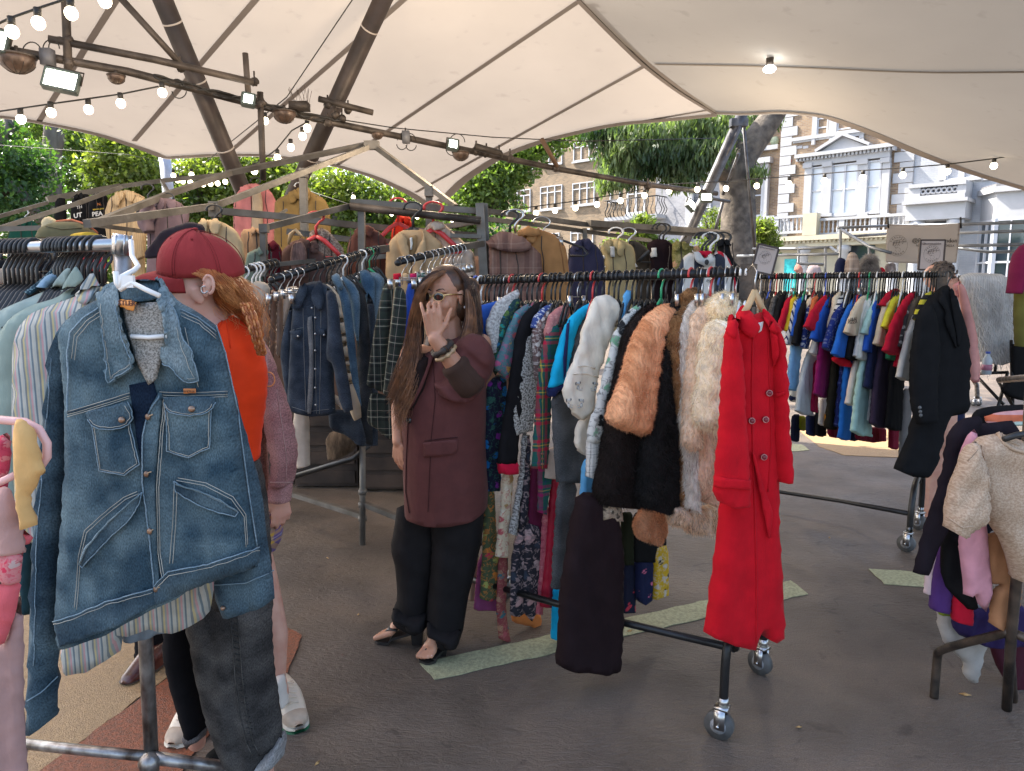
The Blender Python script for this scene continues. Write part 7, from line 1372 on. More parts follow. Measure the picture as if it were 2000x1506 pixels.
T,o=gar('denim_jacket','large faded blue denim jacket with chest pockets on a white hanger','denim jacket',[('sleeve',[(190,590),(142,612),(112,642),(96,690),(88,760),(80,860),(67,1000),(60,1150),(54,1300),(50,1424),(80,1416),(112,1396),(113,1200),(128,950),(136,800),(142,700),(152,650)],YJ+.03,dn2,dict(th=.045,fold=.010,wl=.06,slant=.1)),('sleeve',[(430,660),(440,700),(462,780),(490,880),(512,960),(522,1050),(534,1130),(537,1168),(500,1180),(432,1200),(420,1170),(416,1100),(440,1000),(430,800)],YJ+.08,dn2,dict(th=.045,fold=.010,wl=.06,slant=.2)),('body',[(204,578),(150,605),(118,640),(128,720),(134,807),(130,926),(120,1080),(111,1208),(116,1240),(122,1260),(170,1242),(230,1220),(304,1180),(308,1178),(400,1140),(504,1106),(500,1066),(494,1010),(484,963),(462,800),(448,735),(438,690),(420,634),(385,608),(350,590),(318,560),(300,545),(268,556),(236,560)],YJ,dn,dict(th=.055,fold=.020,wl=.14,cross=.5,res=.0105,seed=77)),('lining',[(236,592),(322,590),(330,650),(306,740),(290,752),(262,700),(246,640)],YJ-.062,F_('tweed',(.16,.15,.13),(.30,.28,.25),(.40,.38,.34),sc=1.4),dict(th=.004,fold=.003,ch=0))])
tb=bvh(o[2]);ta=multi(tb,bvh(o[0]),bvh(o[1]),bvh(o[3]))
def stt(pts,r_=.00085,off=((0,0),),mt=None,nm='stitching',lift=.0015,T_=None,b_=None):
 for dx,dy in off:seam(b_ or ta,[(x+dx,y+dy)for x,y in pts],YJ,mt or sti,T,r_,nm,lift,4,8)
patch(ta,[(236,560),(246,548),(284,545),(306,548),(324,585),(280,592),(240,590)],YJ-.05,dn,T,'back_collar',.012)
patch(tb,[(253,752),(300,742),(308,775),(292,806),(282,830),(279,915),(268,860),(262,812)],YJ,F_('denim',(.008,.014,.028),(.012,.022,.04)),T,'gap_shade_patch',.0025,0)  # near-black denim patch painted in for the shade inside the open front
patch(tb,[(309,765),(320,768),(312,830),(306,950),(310,1080),(316,1150),(306,1178),(300,1140),(292,1060),(277,940),(280,840),(290,810)],YJ,dn,T,'placket',.005)
stt([(312,772),(290,812),(281,850),(278,940),(293,1062),(302,1140),(305,1178)],.0018,mt=wornedge,nm='worn_edge',lift=.006);stt([(322,776),(316,830),(310,950),(313,1080),(320,1130)],.0008,off=((0,0),(4,0)),lift=.006)
cl1=[(194,574),(205,556),(226,549),(234,562),(240,592),(252,646),(276,712),(240,738),(209,754),(204,690),(201,630)]
cl2=[(301,538),(314,560),(332,596),(352,630),(378,684),(394,742),(374,748),(352,728),(330,712),(322,690),(325,660),(318,610),(306,575)]
for cl in(cl1,cl2):patch(ta,cl,YJ-.03,dfl,T,'collar',.016,1,5)
stt([(201,640),(205,700),(211,748),(240,734),(270,711),(250,650),(239,600)],.0012,mt=wornedge,nm='collar_edge',lift=.019);stt([(205,600),(208,690),(216,740),(240,728),(262,710)],.0007,lift=.018)
stt([(330,600),(352,632),(378,686),(392,740),(372,746),(340,718),(327,706)],.0012,mt=wornedge,nm='collar_edge',lift=.019);stt([(346,640),(370,690),(384,736),(370,738)],.0007,lift=.018)
for pts in([(134,807),(190,790),(254,770)],[(312,768),(360,770),(442,768)]):stt(pts,.0024,mt=dn2,nm='yoke_seam',lift=.002);stt(pts,.0008,off=((0,-3),(0,3),(0,7)),lift=.003)
stt([(196,602),(165,622),(140,650),(134,690),(136,740),(134,807)],.0022,mt=wornedge,nm='armhole_seam',lift=.004);stt([(202,606),(170,628),(148,655),(142,700)],.0008,off=((0,0),(6,3)),lift=.004)
stt([(352,606),(386,622),(420,648)],.0016,mt=wornedge,nm='shoulder_seam',lift=.003);stt([(354,612),(388,628),(420,656)],.0008,off=((0,0),(0,6)),lift=.003);stt([(362,640),(374,690),(388,756)],.0008,lift=.003);stt([(420,636),(438,690),(448,735),(462,800),(484,963),(500,1066)],.0016,mt=wornedge,nm='armhole_seam',lift=.003)
for body_,flap,bt in(([(183,826),(256,822),(262,850),(273,906),(245,927),(197,918),(190,870)],[(172,803),(214,792),(254,782),(262,800),(264,814),(256,829),(240,835),(222,838),(200,836),(186,829),(178,818)],(243,818)),([(326,800),(414,796),(412,840),(409,874),(370,893),(327,880)],[(322,773),(420,774),(420,786),(417,796),(408,804),(394,809),(376,811),(357,809),(340,804),(330,795),(325,785)],(379,797))):
 patch(ta,body_,YJ,dn,T,'chest_pocket',.005,0,6);e=body_[2:]if body_[0][0]<200 else body_[1:]
 q_=body_+body_[:1];stt(q_[1:],.0014,mt=wornedge,nm='pocket_edge',lift=.006)
 cx,cy=sum(p[0]for p in body_)/len(body_),sum(p[1]for p in body_)/len(body_);stt([(cx+(x-cx)*.90,cy+(y-cy)*.93)for x,y in q_[1:]],.0007,lift=.007)
 patch(ta,flap,YJ,dn2,T,'pocket_flap',.010,1,5);stt(flap[2:],.0013,mt=wornedge,nm='flap_edge',lift=.011)
 cx,cy=sum(p[0]for p in flap)/len(flap),sum(p[1]for p in flap)/len(flap);stt([(cx+(x-cx)*.9,cy+(y-cy)*.80)for x,y in flap[2:]],.0007,lift=.0115)
 c=hit(ta,*bt,YJ,.012);d_=ray(*bt).normalized();MB().tube([c,c-d_*.0035],[.0075,.0065],16).build('metal_button',pbr('copper_button',(.30,.19,.13),.35,.8,.2,30,0),T)
for x,y in((295,811),(292,922),(295,1034),(309,1147)):
 c=hit(ta,x-3,y+2,YJ,.007);MB().ball(c,(.0062,.004,.0075),12,8).build('metal_button',MC['copper_button'],T);stt([(x-1,y),(x+8,y-3)],.0014,mt=pbr('tan_thread',(.5,.34,.20),.8,bump=0),nm='buttonhole',lift=.008)
for band,mid in(([(278,960),(262,978),(230,1004),(190,1042),(170,1070),(160,1100),(166,1106),(184,1082),(214,1052),(250,1020),(268,996),(274,975)],[(272,968),(240,996),(200,1032),(176,1062),(162,1098)]),([(342,938),(352,944),(400,962),(440,982),(464,1000),(458,1008),(430,1000),(390,984),(358,966),(346,958)],[(346,944),(390,956),(430,974),(462,998)])):
 patch(ta,band,YJ,dn2,T,'welt_pocket',.006,1,5);q_=band+band[:1];stt(q_,.0013,mt=wornedge,nm='welt_edge',lift=.008);stt(mid,.0022,mt=dfl,nm='welt_fold',lift=.009)
stt([(272,964),(246,975),(200,1012),(170,1040),(158,1090),(150,1190)],.0008,off=((0,0),(-4,-4)));stt([(345,938),(400,948),(452,975),(476,1010),(480,1068)],.0008,off=((0,0),(3,-5)));stt([(341,945),(338,1020),(332,1100)],.0008,off=((0,0),(6,0)))
wb=[(111,1210),(149,1198),(208,1172),(301,1146),(306,1178),(230,1221),(170,1243),(122,1261)];wb2=[(303,1142),(334,1113),(409,1098),(500,1067),(504,1107),(400,1141),(307,1180)]
for w_ in(wb,wb2):patch(tb,w_,YJ,dn2,T,'waistband',.008,0,7)
stt([(112,1211),(149,1199),(208,1173),(301,1147)],.0016,mt=wornedge,nm='band_edge',lift=.010);stt([(303,1143),(334,1114),(409,1099),(500,1068)],.0016,mt=wornedge,nm='band_edge',lift=.010);stt([(113,1217),(149,1205),(208,1180),(300,1154)],.0008,lift=.010);stt([(306,1150),(336,1121),(409,1106),(500,1075)],.0008,lift=.010)
b1_,b2__=multi(bvh(o[0])),multi(bvh(o[1]));stt([(54,1368),(80,1352),(112,1320)],.0016,mt=wornedge,nm='cuff_seam',lift=.003,b_=b1_);stt([(420,1142),(480,1138),(534,1114)],.0016,mt=wornedge,nm='cuff_seam',lift=.003,b_=b2__);stt([(100,700),(88,860),(72,1050),(66,1300)],.0011,mt=wornedge,nm='sleeve_seam',b_=b1_)
c=hit(b2__,438,1186,YJ,.004);MB().ball(c,.006,10,8).build('metal_button',MC['copper_button'],T)
patch(ta,[(361,758),(385,758),(385,768),(361,768)],YJ,pbr('orange_tag',(.62,.22,.06),.6,bump=0),T,'brand_tab',.008,0,4);put_text('RUSTLER',.0062,hit(ta,373,763,YJ,.0125),(1,0,0),(0,0,1),pbr('brown_ink',(.12,.04,.02),.7,bump=0),T)
patch(ta,[(238,588),(274,590),(266,607),(244,602)],YJ-.06,pbr('orange_label',(.72,.27,.05),.6,bump=0),T,'neck_label',.012,0,4);put_text('STLER',.014,hit(ta,256,596,YJ-.06,.016),(1,0,-.04),(.04,0,1),MC['brown_ink'],T,bold=True)
H_=thing('coat_hanger','white plastic hanger holding the large denim jacket','coat hanger',tuple(P(248,560,YJ-.03)))
yh=YJ-.085
pipe('hook',[(226,530,yh),(228,552,yh),(234,562,yh)],.006,m_white,H_,8);pipe('hook',[(234,562,yh),(238,540,yh),(262,528,yh+.03),(270,520,yh+.05),(258,500,yh+.08),(256,470,yh+.1)],.0055,m_white,H_,8)
m_=MB();a,b_=P(228,538,yh),P(270,536,yh+.02);m_.box((a.x+.004,yh-.004,P(0,562,yh).z),(b_.x,yh+.006,a.z));m_.build('hook_block',m_white,H_,False)
pipe('shoulder_bar',[(234,566,yh),(258,552,yh),(285,566,yh),(312,578,yh)],.0055,m_white,H_,8);pipe('trouser_bar',[(256,657,yh+.012),(290,659,yh+.012),(326,656,yh+.012)],.005,m_white,H_,8)
YF=1.25;pk=pbr('pink_plastic',(.72,.42,.38),.4,0,.05,4,0)
H_=thing('coat_hanger','pink plastic hanger at the left edge','coat hanger',tuple(P(30,830,YF)));pipe('shoulder_bar',[(-30,818,YF),(0,820,YF),(48,824,YF),(76,838,YF),(92,866,YF),(92,892,YF),(80,910,YF),(60,918,YF)],.0075,pk,H_,10);pipe('trouser_bar',[(-30,950,YF+.01),(0,942,YF+.01),(30,928,YF+.01)],.007,pk,H_,10)
def fg(lab,name,cat,poly,Y,mt,**k):return gar(name,lab,cat,[('body',poly,Y,mt,dict(dict(th=.016,fold=.016,wl=.045,cross=.7),**k))],'clothes on the pink hanger')
fg('yellow hair scrunchie like band draped over the pink hanger','camisole','camisole',[(26,820),(44,818),(62,836),(74,870),(79,902),(92,922),(76,932),(72,948),(56,970),(62,1000),(70,1026),(38,1033),(30,990),(27,940),(22,880)],YF-.03,pc(.60,.36,.14));fg('red flowered top behind the pink hanger','top','top',[(-20,860),(20,842),(20,900),(0,990),(-20,990)],YF+.03,F_('floral',(.50,.06,.10),(.6,.2,.2),(.4,.03,.06),sc=3))
fg('dusty rose camisole with a patterned band','camisole','camisole',[(-20,960),(14,948),(30,980),(42,1040),(48,1080),(-20,1080)],YF-.01,pc(.42,.25,.22));fg('patterned knit band at the left edge','knit_top','top',[(-20,1076),(44,1078),(40,1136),(-20,1136)],YF-.012,F_('floral',(.55,.20,.20),(.06,.03,.04),(.5,.35,.32),(.55,.04,.08),sc=3),ch=0);fg('coral pink ruffled skirt at the left edge','skirt','skirt',[(-20,1130),(42,1132),(30,1200),(8,1256),(-20,1270)],YF-.008,pc(.62,.12,.14),quilt=(.018,.006,.1));fg('pink mauve long scarf falling at the left edge','scarf','scarf',[(8,1250),(38,1150),(46,1230),(46,1380),(52,1506),(56,1580),(-20,1580),(-20,1270)],YF+.01,pc(.34,.21,.19));fg('coral fringe peeping beside the rose camisole','top','top',[(44,1030),(62,1050),(56,1062),(42,1060)],YF+.02,pc(.6,.12,.13))
def skin_mat(name,c,c2,red):
 m,n,L,b=newmat(name);tc=n.new('ShaderNodeTexCoord');z=n.new('ShaderNodeTexNoise');z.inputs['Scale'].default_value=14;z.inputs['Detail'].default_value=5;L.new(tc.outputs['Object'],z.inputs['Vector'])
 col=ramp(n,L,z.outputs[0],[(.35,c2),(.62,c)]);L.new(col,b.inputs['Base Color']);b.inputs['Roughness'].default_value=.48
 b.inputs['Subsurface Weight'].default_value=.15;b.inputs['Subsurface Radius'].default_value=red;b.inputs['Subsurface Scale'].default_value=.01
 z2=n.new('ShaderNodeTexNoise');z2 .inputs['Scale'].default_value=220;L.new(tc.outputs['Object'],z2 .inputs['Vector']);bp=n.new('ShaderNodeBump');bp.inputs['Strength'].default_value=.15;bp.inputs['Distance'].default_value=.001;L.new(z2 .outputs[0],bp.inputs['Height']);L.new(bp.outputs[0],b.inputs['Normal']);return m
sk_b=skin_mat('warm_brown_skin',(.52,.26,.16),(.43,.20,.115),(1,.35,.2));sk_p=skin_mat('fair_freckled_skin',(.66,.37,.27),(.58,.28,.20),(1,.3,.2))
def head(mb,c,yaw,pitch=0,s=1.0,roll=0):
 """head, facing +Y before turning; c = centre of the skull"""
 M=Matrix.Translation(Vector(c))@Matrix.Rotation(yaw,4,'Z')@Matrix.Rotation(roll,4,'Y')@Matrix.Rotation(pitch,4,'X')@Matrix.Scale(s,4);L3=M.to_3x3()
 def b(x,y,z,r_):mb.ball(M@Vector((x,y,z)),r_,16,12,L3)
 b(0,-.012,.03,(.076,.094,.088));b(0,.018,-.02,(.066,.074,.085));b(0,.034,-.085,(.040,.040,.032));b(0,.008,-.07,(.056,.055,.038))
 for q in(-1,1):
  b(q*.034,.058,-.030,(.026,.024,.026));b(q*.032,.072,.022,(.028,.012,.009));b(q*.0775,-.004,-.008,(.007,.018,.030));b(q*.079,-.008,.010,(.008,.016,.014));b(q*.010,.094,-.033,(.008,.010,.007))
  b(q*.030,.071,.002,(.016,.010,.010))
 mb.cap(M@Vector((0,.078,.018)),M@Vector((0,.104,-.026)),.008*s,.012*s);b(0,.076,-.055,(.026,.020,.018));b(0,.086,-.051,(.022,.0085,.0055));b(0,.085,-.061,(.019,.0085,.006))
 return M
def mesh_blob(name,mb,vox,mat,parent,sm=4,disp=None):
 V,Fc=blob(mb,vox,sm,disp);o=mk(name,V,Fc,mat,parent,True,uv=V[:,[0,2]]);ITEMS[o.name]=(V,Fc);return o
def hair(name,roots,n,mat,parent,seed,r_=.0016,spread=.012,wave=.006,m_=10):
 """roots: list of guide curves (lists of points); strands wander between neighbouring guides"""
 rr=np.random.default_rng(seed);b=MB()
 G_=[]
 for gde in roots:
  p=np.array([tuple(q)for q in curve3(gde,2)]);t_=np.linspace(0,len(p)-1,m_);i=np.clip(t_.astype(int),0,len(p)-2);f=(t_-i)[:,None];G_.append(p[i]*(1-f)+p[i+1]*f)
 for k in range(n):
  a=rr.uniform(0,len(G_)-1.001);i=int(a);f=a-i;c=G_[i]*(1-f)+G_[i+1]*f
  off=rr.normal(size=3)*spread*np.array([1,.8,.4]);ph=rr.uniform(0,6.28);fr_=rr.uniform(1.5,3.5);t_=np.linspace(0,1,m_)
  c=c+off*(.35+t_[:,None])+wave*np.column_stack([np.sin(ph+t_*6.28*fr_),np.cos(ph+t_*6.28*fr_),0*t_])*t_[:,None]
  b.tube([Vector(q)for q in c],[r_*(1-.75*x)for x in t_],3,cap=False)
 o=b.build(name,mat,parent);tag(o,kind='stuff');return o
def hand(mb,wr,fw,up,s=1.0,curl=.5,left=1,spread=.12,thumb=.6):
 """palm from the wrist wr along fw; up = back of the hand; five bent fingers"""
 fw=Vector(fw).normalized();up=Vector(up);up=(up-fw*up.dot(fw)).normalized();sd_=fw.cross(up)*left;wr=Vector(wr)
 kn=[]
 for i,(o_,ln)in enumerate(((-.030,.078),(-.010,.084),(.011,.080),(.030,.070))):
  k=wr+fw*ln*s+sd_*o_*s;kn.append(k);mb.cap(wr+fw*.012*s+sd_*o_*.55*s,k,.0125*s,.0105*s)
 for i,(ln,rr_)in enumerate(((.070,.0088),(.080,.009),(.074,.0086),(.058,.0076))):
  d_=(fw+sd_*spread*(i-1.5)*.8).normalized();p=kn[i];a=curl*(.35+.08*i)
  for j,f in enumerate((.44,.32,.24)):
   q=p+(d_*math.cos(a)-up*math.sin(a))*ln*f*s;mb.cap(p,q,rr_*s*(1-.10*j),rr_*s*(.92-.10*j));p=q;a+=curl*.75
 p=wr+fw*.022*s-sd_*.026*s;d_=(fw*.62-sd_*(.55+.3*thumb)-up*.25).normalized();q=p+d_*.040*s;mb.cap(p,q,.0145*s,.0115*s);d2_=(fw*.9-sd_*.25*thumb-up*.3).normalized();r2=q+d2_*.032*s;mb.cap(q,r2,.011*s,.0095*s);mb.cap(r2,r2+d2_*.024*s,.0095*s,.0078*s)
WY=3.0
W_=thing('person','woman in an oversized brown blazer and gold sunglasses touching her nose','person',tuple(GP(840,1262)))
hc=P(867,578,WY);YAW=math.radians(156)
mb=MB();MH=head(mb,hc,YAW,-.05,1.0)
neck=hc+Vector((.02,.03,-.16));mb.cap(hc+Vector((.015,.03,-.06)),neck,.052,.056);mb.chain([neck,P(880,700,WY+.03),P(870,800,WY+.02),P(860,960,WY)],[.06,.08,.08,.07])
shL=P(940,672,WY+.03);elL=P(918,752,WY-.16);wrL=P(850,662,WY-.22)
mb.chain([shL,elL],[.045,.034]);mb.chain([elL,elL.lerp(wrL,.40),wrL],[.034,.041,.029])
shR=P(800,690,WY+.08);elR=P(780,800,WY+.04);wrR=P(778,862,WY-.02);mb.chain([P(860,700,WY+.05),shR,elR,wrR],[.06,.040,.036,.026])
s_=1.0;kn=[P(x,y,WY-.235+d)for x,y,d in((829,617,.0),(838,611,-.004),(849,609,-.002),(860,614,.004))]
pr_=[P(x,y,WY-.222)for x,y in((838,652),(844,652),(851,652),(858,654))]
for a,b_ in zip(pr_,kn):mb.cap(a,b_,.0115,.009);mb.cap(wrL,a,.020,.012)
for k,pts in zip(kn,(((824,600),(822,592)),((836,596),(840,590)),((847,594),(851,589)),((858,596),(858,590)))):
 p=k;yy=WY-.225
 for j,q in enumerate(pts):q=P(*q,yy+.03*j);mb.cap(p,q,.0080-j*.0008,.0074-j*.0008);p=q
th_=[P(858,650,WY-.225),P(870,634,WY-.22),P(876,616,WY-.20),P(881,604,WY-.185)];mb.chain(th_,[.0125,.0105,.0088,.0075])
hand(mb,wrR,Vector((.03,-.05,-1)),Vector((-.6,-.8,0)),.95,.55,1,.05,.2)
for hx,kx,ax in(((815,1000),(808,1120),(772,1222)),((895,1000),(885,1130),(856,1262))):
 mb.chain([P(860,940,WY+.02),P(*hx,WY+.04),P(*kx,WY+.03)],[.06,.045,.042]);
f1t,f1h=GP(737,1241,.030),GP(815,1222,.085);f2t,f2h=GP(826,1286,.028),GP(862,1248,.07)
def foot(mb,toe,heel,knee,side=1):
 d_=(toe-heel);Ln=d_.length;d_.normalize();s=Vector((-d_.y,d_.x,0)).normalized()*side;ank=heel+Vector((0,0,.075))+d_*.02
 mb.chain([knee,ank],[.042,.033]);mb.cap(heel+Vector((0,0,.015)),ank,.030,.034);mid=heel.lerp(toe,.55)+Vector((0,0,.022))
 mb.cap(ank,mid,.034,.024);
 for k,(o_,l_,r_)in enumerate(((-.024,1.0,.0125),(-.008,1.0,.0085),(.005,.96,.0082),(.017,.90,.0078),(.028,.82,.0075))):
  a=heel.lerp(toe,.62)+s*o_+Vector((0,0,.008));b_=heel+d_*Ln*l_+s*o_*1.15+Vector((0,0,.002));mb.cap(mid+s*o_*.6,a,.018,r_*1.35);mb.cap(a,b_,r_*1.25,r_)
 return d_,s
d1,s1_=foot(mb,f1t,f1h,P(806,1120,WY+.03),-1);d2_,s2_=foot(mb,f2t,f2h,P(885,1130,WY+.03),1)
bodyo=mesh_blob('body',mb,.0042,sk_b,W_,3)
tb=bvh(bodyo)
b=MB()
for hl,tp,d_,s in((f1h,f1t,d1,s1_),(f2h,f2t,d2_,s2_)):
 for o_,l_,r_ in((-.024,.985,.007),(-.008,.99,.0042),(.005,.95,.004),(.017,.89,.0038),(.028,.81,.0036)):b.ball(hl+d_*(tp-hl).length*l_+s*o_*1.15+Vector((0,0,.010 if o_<-.02 else.007)),(r_,r_,.003),8,6)
b.build('toe_nails',pbr('pale_nail_varnish',(.75,.62,.58),.25,bump=0),W_)
def onface(M,x,z,y0=.2,lift=.001):
 o_=M@Vector((x,y0,z));d_=(M.to_3x3()@Vector((0,-1,0))).normalized();h=tb.ray_cast(o_,d_)
 return(h[0]-d_*lift)if h[0]is not None else M@Vector((x,.08,z))
m_lip=pbr('rose_lips',(.36,.12,.09),.4,bump=0);
b=MB();b.tube([onface(MH,x,-.0505+.003*math.cos(x*90),lift=.0)for x in np.linspace(-.022,.022,9)],[.001,.003,.0038,.0036,.0032,.0036,.0038,.003,.001],8);b.build('upper_lip',m_lip,W_)
b=MB();b.tube([onface(MH,x,-.0605-.0015*math.cos(x*90),lift=.0)for x in np.linspace(-.019,.019,9)],[.001,.003,.004,.0044,.0045,.0044,.004,.003,.001],8);b.build('lower_lip',m_lip,W_)
m_brow=pbr('dark_brown_hair_matt',(.03,.017,.012),.7,bump=0)
for q in(-1,1):b=MB();b.tube([onface(MH,q*x,z,lift=.0008)for x,z in((.012,.026),(.024,.031),(.038,.032),(.050,.026))],[.0022,.0026,.0022,.0008],6);b.build('eyebrow',m_brow,W_)
gold=pbr('gold_metal',(.72,.50,.22),.22,1,.05,6,0);m_lens=pbr('dark_tinted_lens',(.02,.018,.016),.06,0,0,3,0,coat=1)
G=thing('sunglasses','small oval gold sunglasses with dark lenses worn by the brown blazer woman','sunglasses',tuple(MH@Vector((0,.1,.004))))
for q in(-1,1):
 cc=Vector((q*.030,.097,.002));Mq=MH@Matrix.Translation(cc)@Matrix.Rotation(-q*.16,4,'Z')
 ring_=[Mq@Vector((math.cos(a)*.0235,0,math.sin(a)*.0165))for a in np.linspace(0,6.283,25)];MB().tube(ring_,.0019,6,cap=False).build('rim',gold,G)
 MB().ball(Mq@Vector((0,0,0)),(.0225,.0022,.0155),20,10,Mq.to_3x3()).build('lens',m_lens,G)
 MB().tube([Mq@Vector((q*.023,0,.006)),MH@Vector((q*.068,.070,.010)),MH@Vector((q*.084,.0,.006)),MH@Vector((q*.084,-.02,-.004))],[.0032,.0036,.0024,.002],6).build('temple',gold,G)
MB().tube([MH@Vector((-.008,.100,.006)),MH@Vector((0,.105,.008)),MH@Vector((.008,.100,.006))],.0015,6).build('bridge',gold,G)
MB().ball(P(908,600,WY-.01),.0055,10,8).build('earring',pbr('pearl',(.85,.8,.75),.2,bump=0),W_)
hb=fab('fur',(.055,.026,.016),(.022,.012,.009));h1=pbr('dark_brown_hair',(.13,.057,.028),.40,0,.3,30,0,col2=(.035,.018,.012));h2_=pbr('caramel_hair',(.30,.13,.05),.42,0,.3,24,0,col2=(.13,.055,.024))
mb=MB();L3=MH.to_3x3();mb.ball(MH@Vector((0,-.028,.044)),(.086,.092,.086),18,14,L3);mb.ball(MH@Vector((-.02,-.055,-.03)),(.078,.060,.090),16,12,L3);mb.cap(P(918,560,WY+.10),P(924,640,WY+.08),.042,.046);mb.cap(P(880,560,WY+.1),P(850,690,WY+.09),.06,.06)
mesh_blob('hair_mass',mb,.006,h1,W_,3)
top=[MH@Vector((x,y,z))for x,y,z in((.010,.055,.108),(.01,.01,.132),(.01,-.04,.13))]
LL=lambda*a:[P(x,y,WY+d)for x,y,d in a]
hair('hair_strands',[LL((868,528,-.04),(838,540,-.10),(821,570,-.10),(812,620,-.07),(812,680,-.05),(793,740,-.06),(775,790,-.08)),LL((872,525,.0),(834,536,-.06),(816,570,-.04),(809,630,-.02),(800,690,0),(782,740,-.04),(772,770,-.05)),LL((872,524,.02),(830,545,.0),(814,590,.02),(806,640,.02),(795,690,-.02),(775,730,-.04),(768,760,-.04)),LL((875,524,.04),(838,545,.06),(822,620,.05),(820,680,-.02),(808,740,-.08),(790,790,-.10),(778,830,-.1))],440,h1,W_,5,.0017,.009,.012,14)
hair('hair_strands',[LL((866,529,-.06),(833,545,-.11),(818,580,-.11),(808,630,-.09),(808,680,-.09),(790,735,-.11),(776,785,-.12)),LL((862,536,-.08),(830,552,-.12),(814,590,-.09),(806,645,-.07),(795,700,-.08),(776,740,-.1),(770,775,-.10)),LL((870,528,-.04),(826,560,-.06),(810,620,-.06),(818,690,-.10),(812,750,-.14),(796,800,-.15),(782,845,-.15))],460,h2_,W_,6,.0016,.010,.014,14)
hair('hair_strands',[LL((888,524,-.02),(908,540,-.03),(922,575,-.03),(926,620,-.03),(920,665,-.07),(900,700,-.11)),LL((885,522,0),(915,540,-.02),(928,580,0),(930,630,.02),(932,660,-.02),(920,690,-.07)),LL((880,522,.04),(918,545,.04),(930,600,.06),(934,650,.05),(940,672,.0),(938,680,-.02)),LL((890,526,.0),(916,560,-.02),(918,610,-.04),(910,660,-.09),(890,700,-.12),(874,730,-.14))],620,h1,W_,7,.0017,.008,.004,12)
hair('hair_strands',[LL((912,565,-.05),(917,600,-.06),(914,640,-.08),(898,680,-.12),(876,708,-.15)),LL((915,570,-.06),(920,620,-.08),(912,660,-.11),(898,690,-.14),(884,712,-.15)),LL((925,600,-.03),(928,640,-.04),(925,670,-.08),(915,690,-.1))],400,h2_,W_,8,.0016,.007,.004,12)
bz=fab('plain',(.105,.034,.030),gloss=.08,rough=.75);bzi=fab('plain',(.055,.030,.021),rough=.8);bk_=fab('plain',(.022,.015,.014))
inflate('black_top',[(808,690),(850,690),(850,760),(820,800),(796,790),(790,740)],WY-.04,bk_,W_,th=.10,fold=.004)
BL=inflate('blazer',[(868,664),(905,652),(938,680),(950,740),(950,800),(948,860),(951,920),(954,960),(952,990),(925,1001),(880,1007),(840,1008),(800,1003),(790,996),(787,930),(786,880),(783,830),(786,790),(796,750),(812,716),(838,686)],WY,bz,W_,th=.155,fold=.016,wl=.20,cross=.3,R_=.16,ch=1,res=.014)
SLV=inflate('blazer_sleeve',[(895,664),(920,650),(944,656),(960,676),(968,704),(962,730),(948,752),(934,772),(912,781),(888,778),(862,768),(848,758),(846,744),(862,740),(880,722),(884,700),(880,684)],WY-.12,bz,W_,th=.085,fold=.020,wl=.07,cross=1.0,slant=1.2,R_=.06,res=.009)
ta=multi(bvh(BL),bvh(SLV))
cu=[wrL.lerp(elL,t_)for t_ in(.50,.52,.58,.68,.80,.92,1.04,1.12)];MB().tube(cu,[.046,.055,.060,.057,.064,.066,.066,.05],22).build('turned_cuff',bzi,W_)
for t_,r_ in((.60,.0605),(.72,.062),(.84,.0665)):ringon_=wrL.lerp(elL,t_);CUF=(ringon_,r_)
patch(bvh(BL),[(840,690),(852,694),(836,740),(812,790),(797,812),(793,800),(802,760),(818,716)],WY-.1,bz,W_,'lapel',.014)
patch(bvh(BL),[(828,864),(893,857),(894,878),(888,886),(860,890),(829,892)],WY-.1,bz,W_,'pocket_flap',.007,0,5)
jd=fab('plain',(.05,.016,.015));seam(bvh(BL),[(830,861),(860,857),(894,854)],WY,jd,W_,.002,'pocket_seam',.003);seam(bvh(BL),[(800,806),(797,830),(794,900),(793,960),(800,1002)],WY,jd,W_,.0022,'front_edge',.002);seam(bvh(BL),[(846,700),(850,780),(842,860),(836,1000)],WY,jd,W_,.0015,'dart_seam',.001)
c=hit(bvh(BL),800,821,WY,.003);MB().ball(c,(.012,.006,.012),14,8).build('button',pbr('glossy_black',(.02,.02,.02),.15,bump=0),W_)
wd=(elL-wrL).normalized();A_=wd.cross(Vector((0,0,1))).normalized();B_=wd.cross(A_)
def ringon(p,r_,w_,name,mat,n=20,lump=0):
 pts=[p+A_*math.cos(a)*r_+B_*math.sin(a)*r_ for a in np.linspace(0,6.283,n)];rs=[w_*(1+lump*math.sin(i*1.7))for i in range(n)];MB().tube(pts,rs,8,cap=False).build(name,mat,W_)
pw=wrL.lerp(elL,.20);ringon(pw,.040,.012,'scrunchie',pbr('black_scrunchie',(.03,.02,.015),.6,0,.3,60,.3),24,.25);ringon(wrL.lerp(elL,.30),.041,.0085,'silk_hair_band',pbr('gold_silk',(.42,.28,.15),.4,0,.2,50,.2),30,.35)
tr=fab('plain',(.016,.014,.014),gloss=.05,rough=.75)
inflate('trouser_leg',[(776,985),(850,990),(858,1060),(848,1120),(838,1190),(834,1222),(815,1226),(764,1206),(768,1190),(776,1170),(772,1110),(762,1072),(770,1030)],WY+.02,tr,W_,th=.085,fold=.020,wl=.11,cross=.9,R_=.08)
inflate('trouser_leg',[(838,985),(946,985),(944,1040),(930,1110),(914,1170),(905,1230),(897,1254),(870,1252),(836,1236),(830,1200),(838,1130),(842,1060)],WY-.02,tr,W_,th=.095,fold=.020,wl=.12,cross=.9,R_=.08)
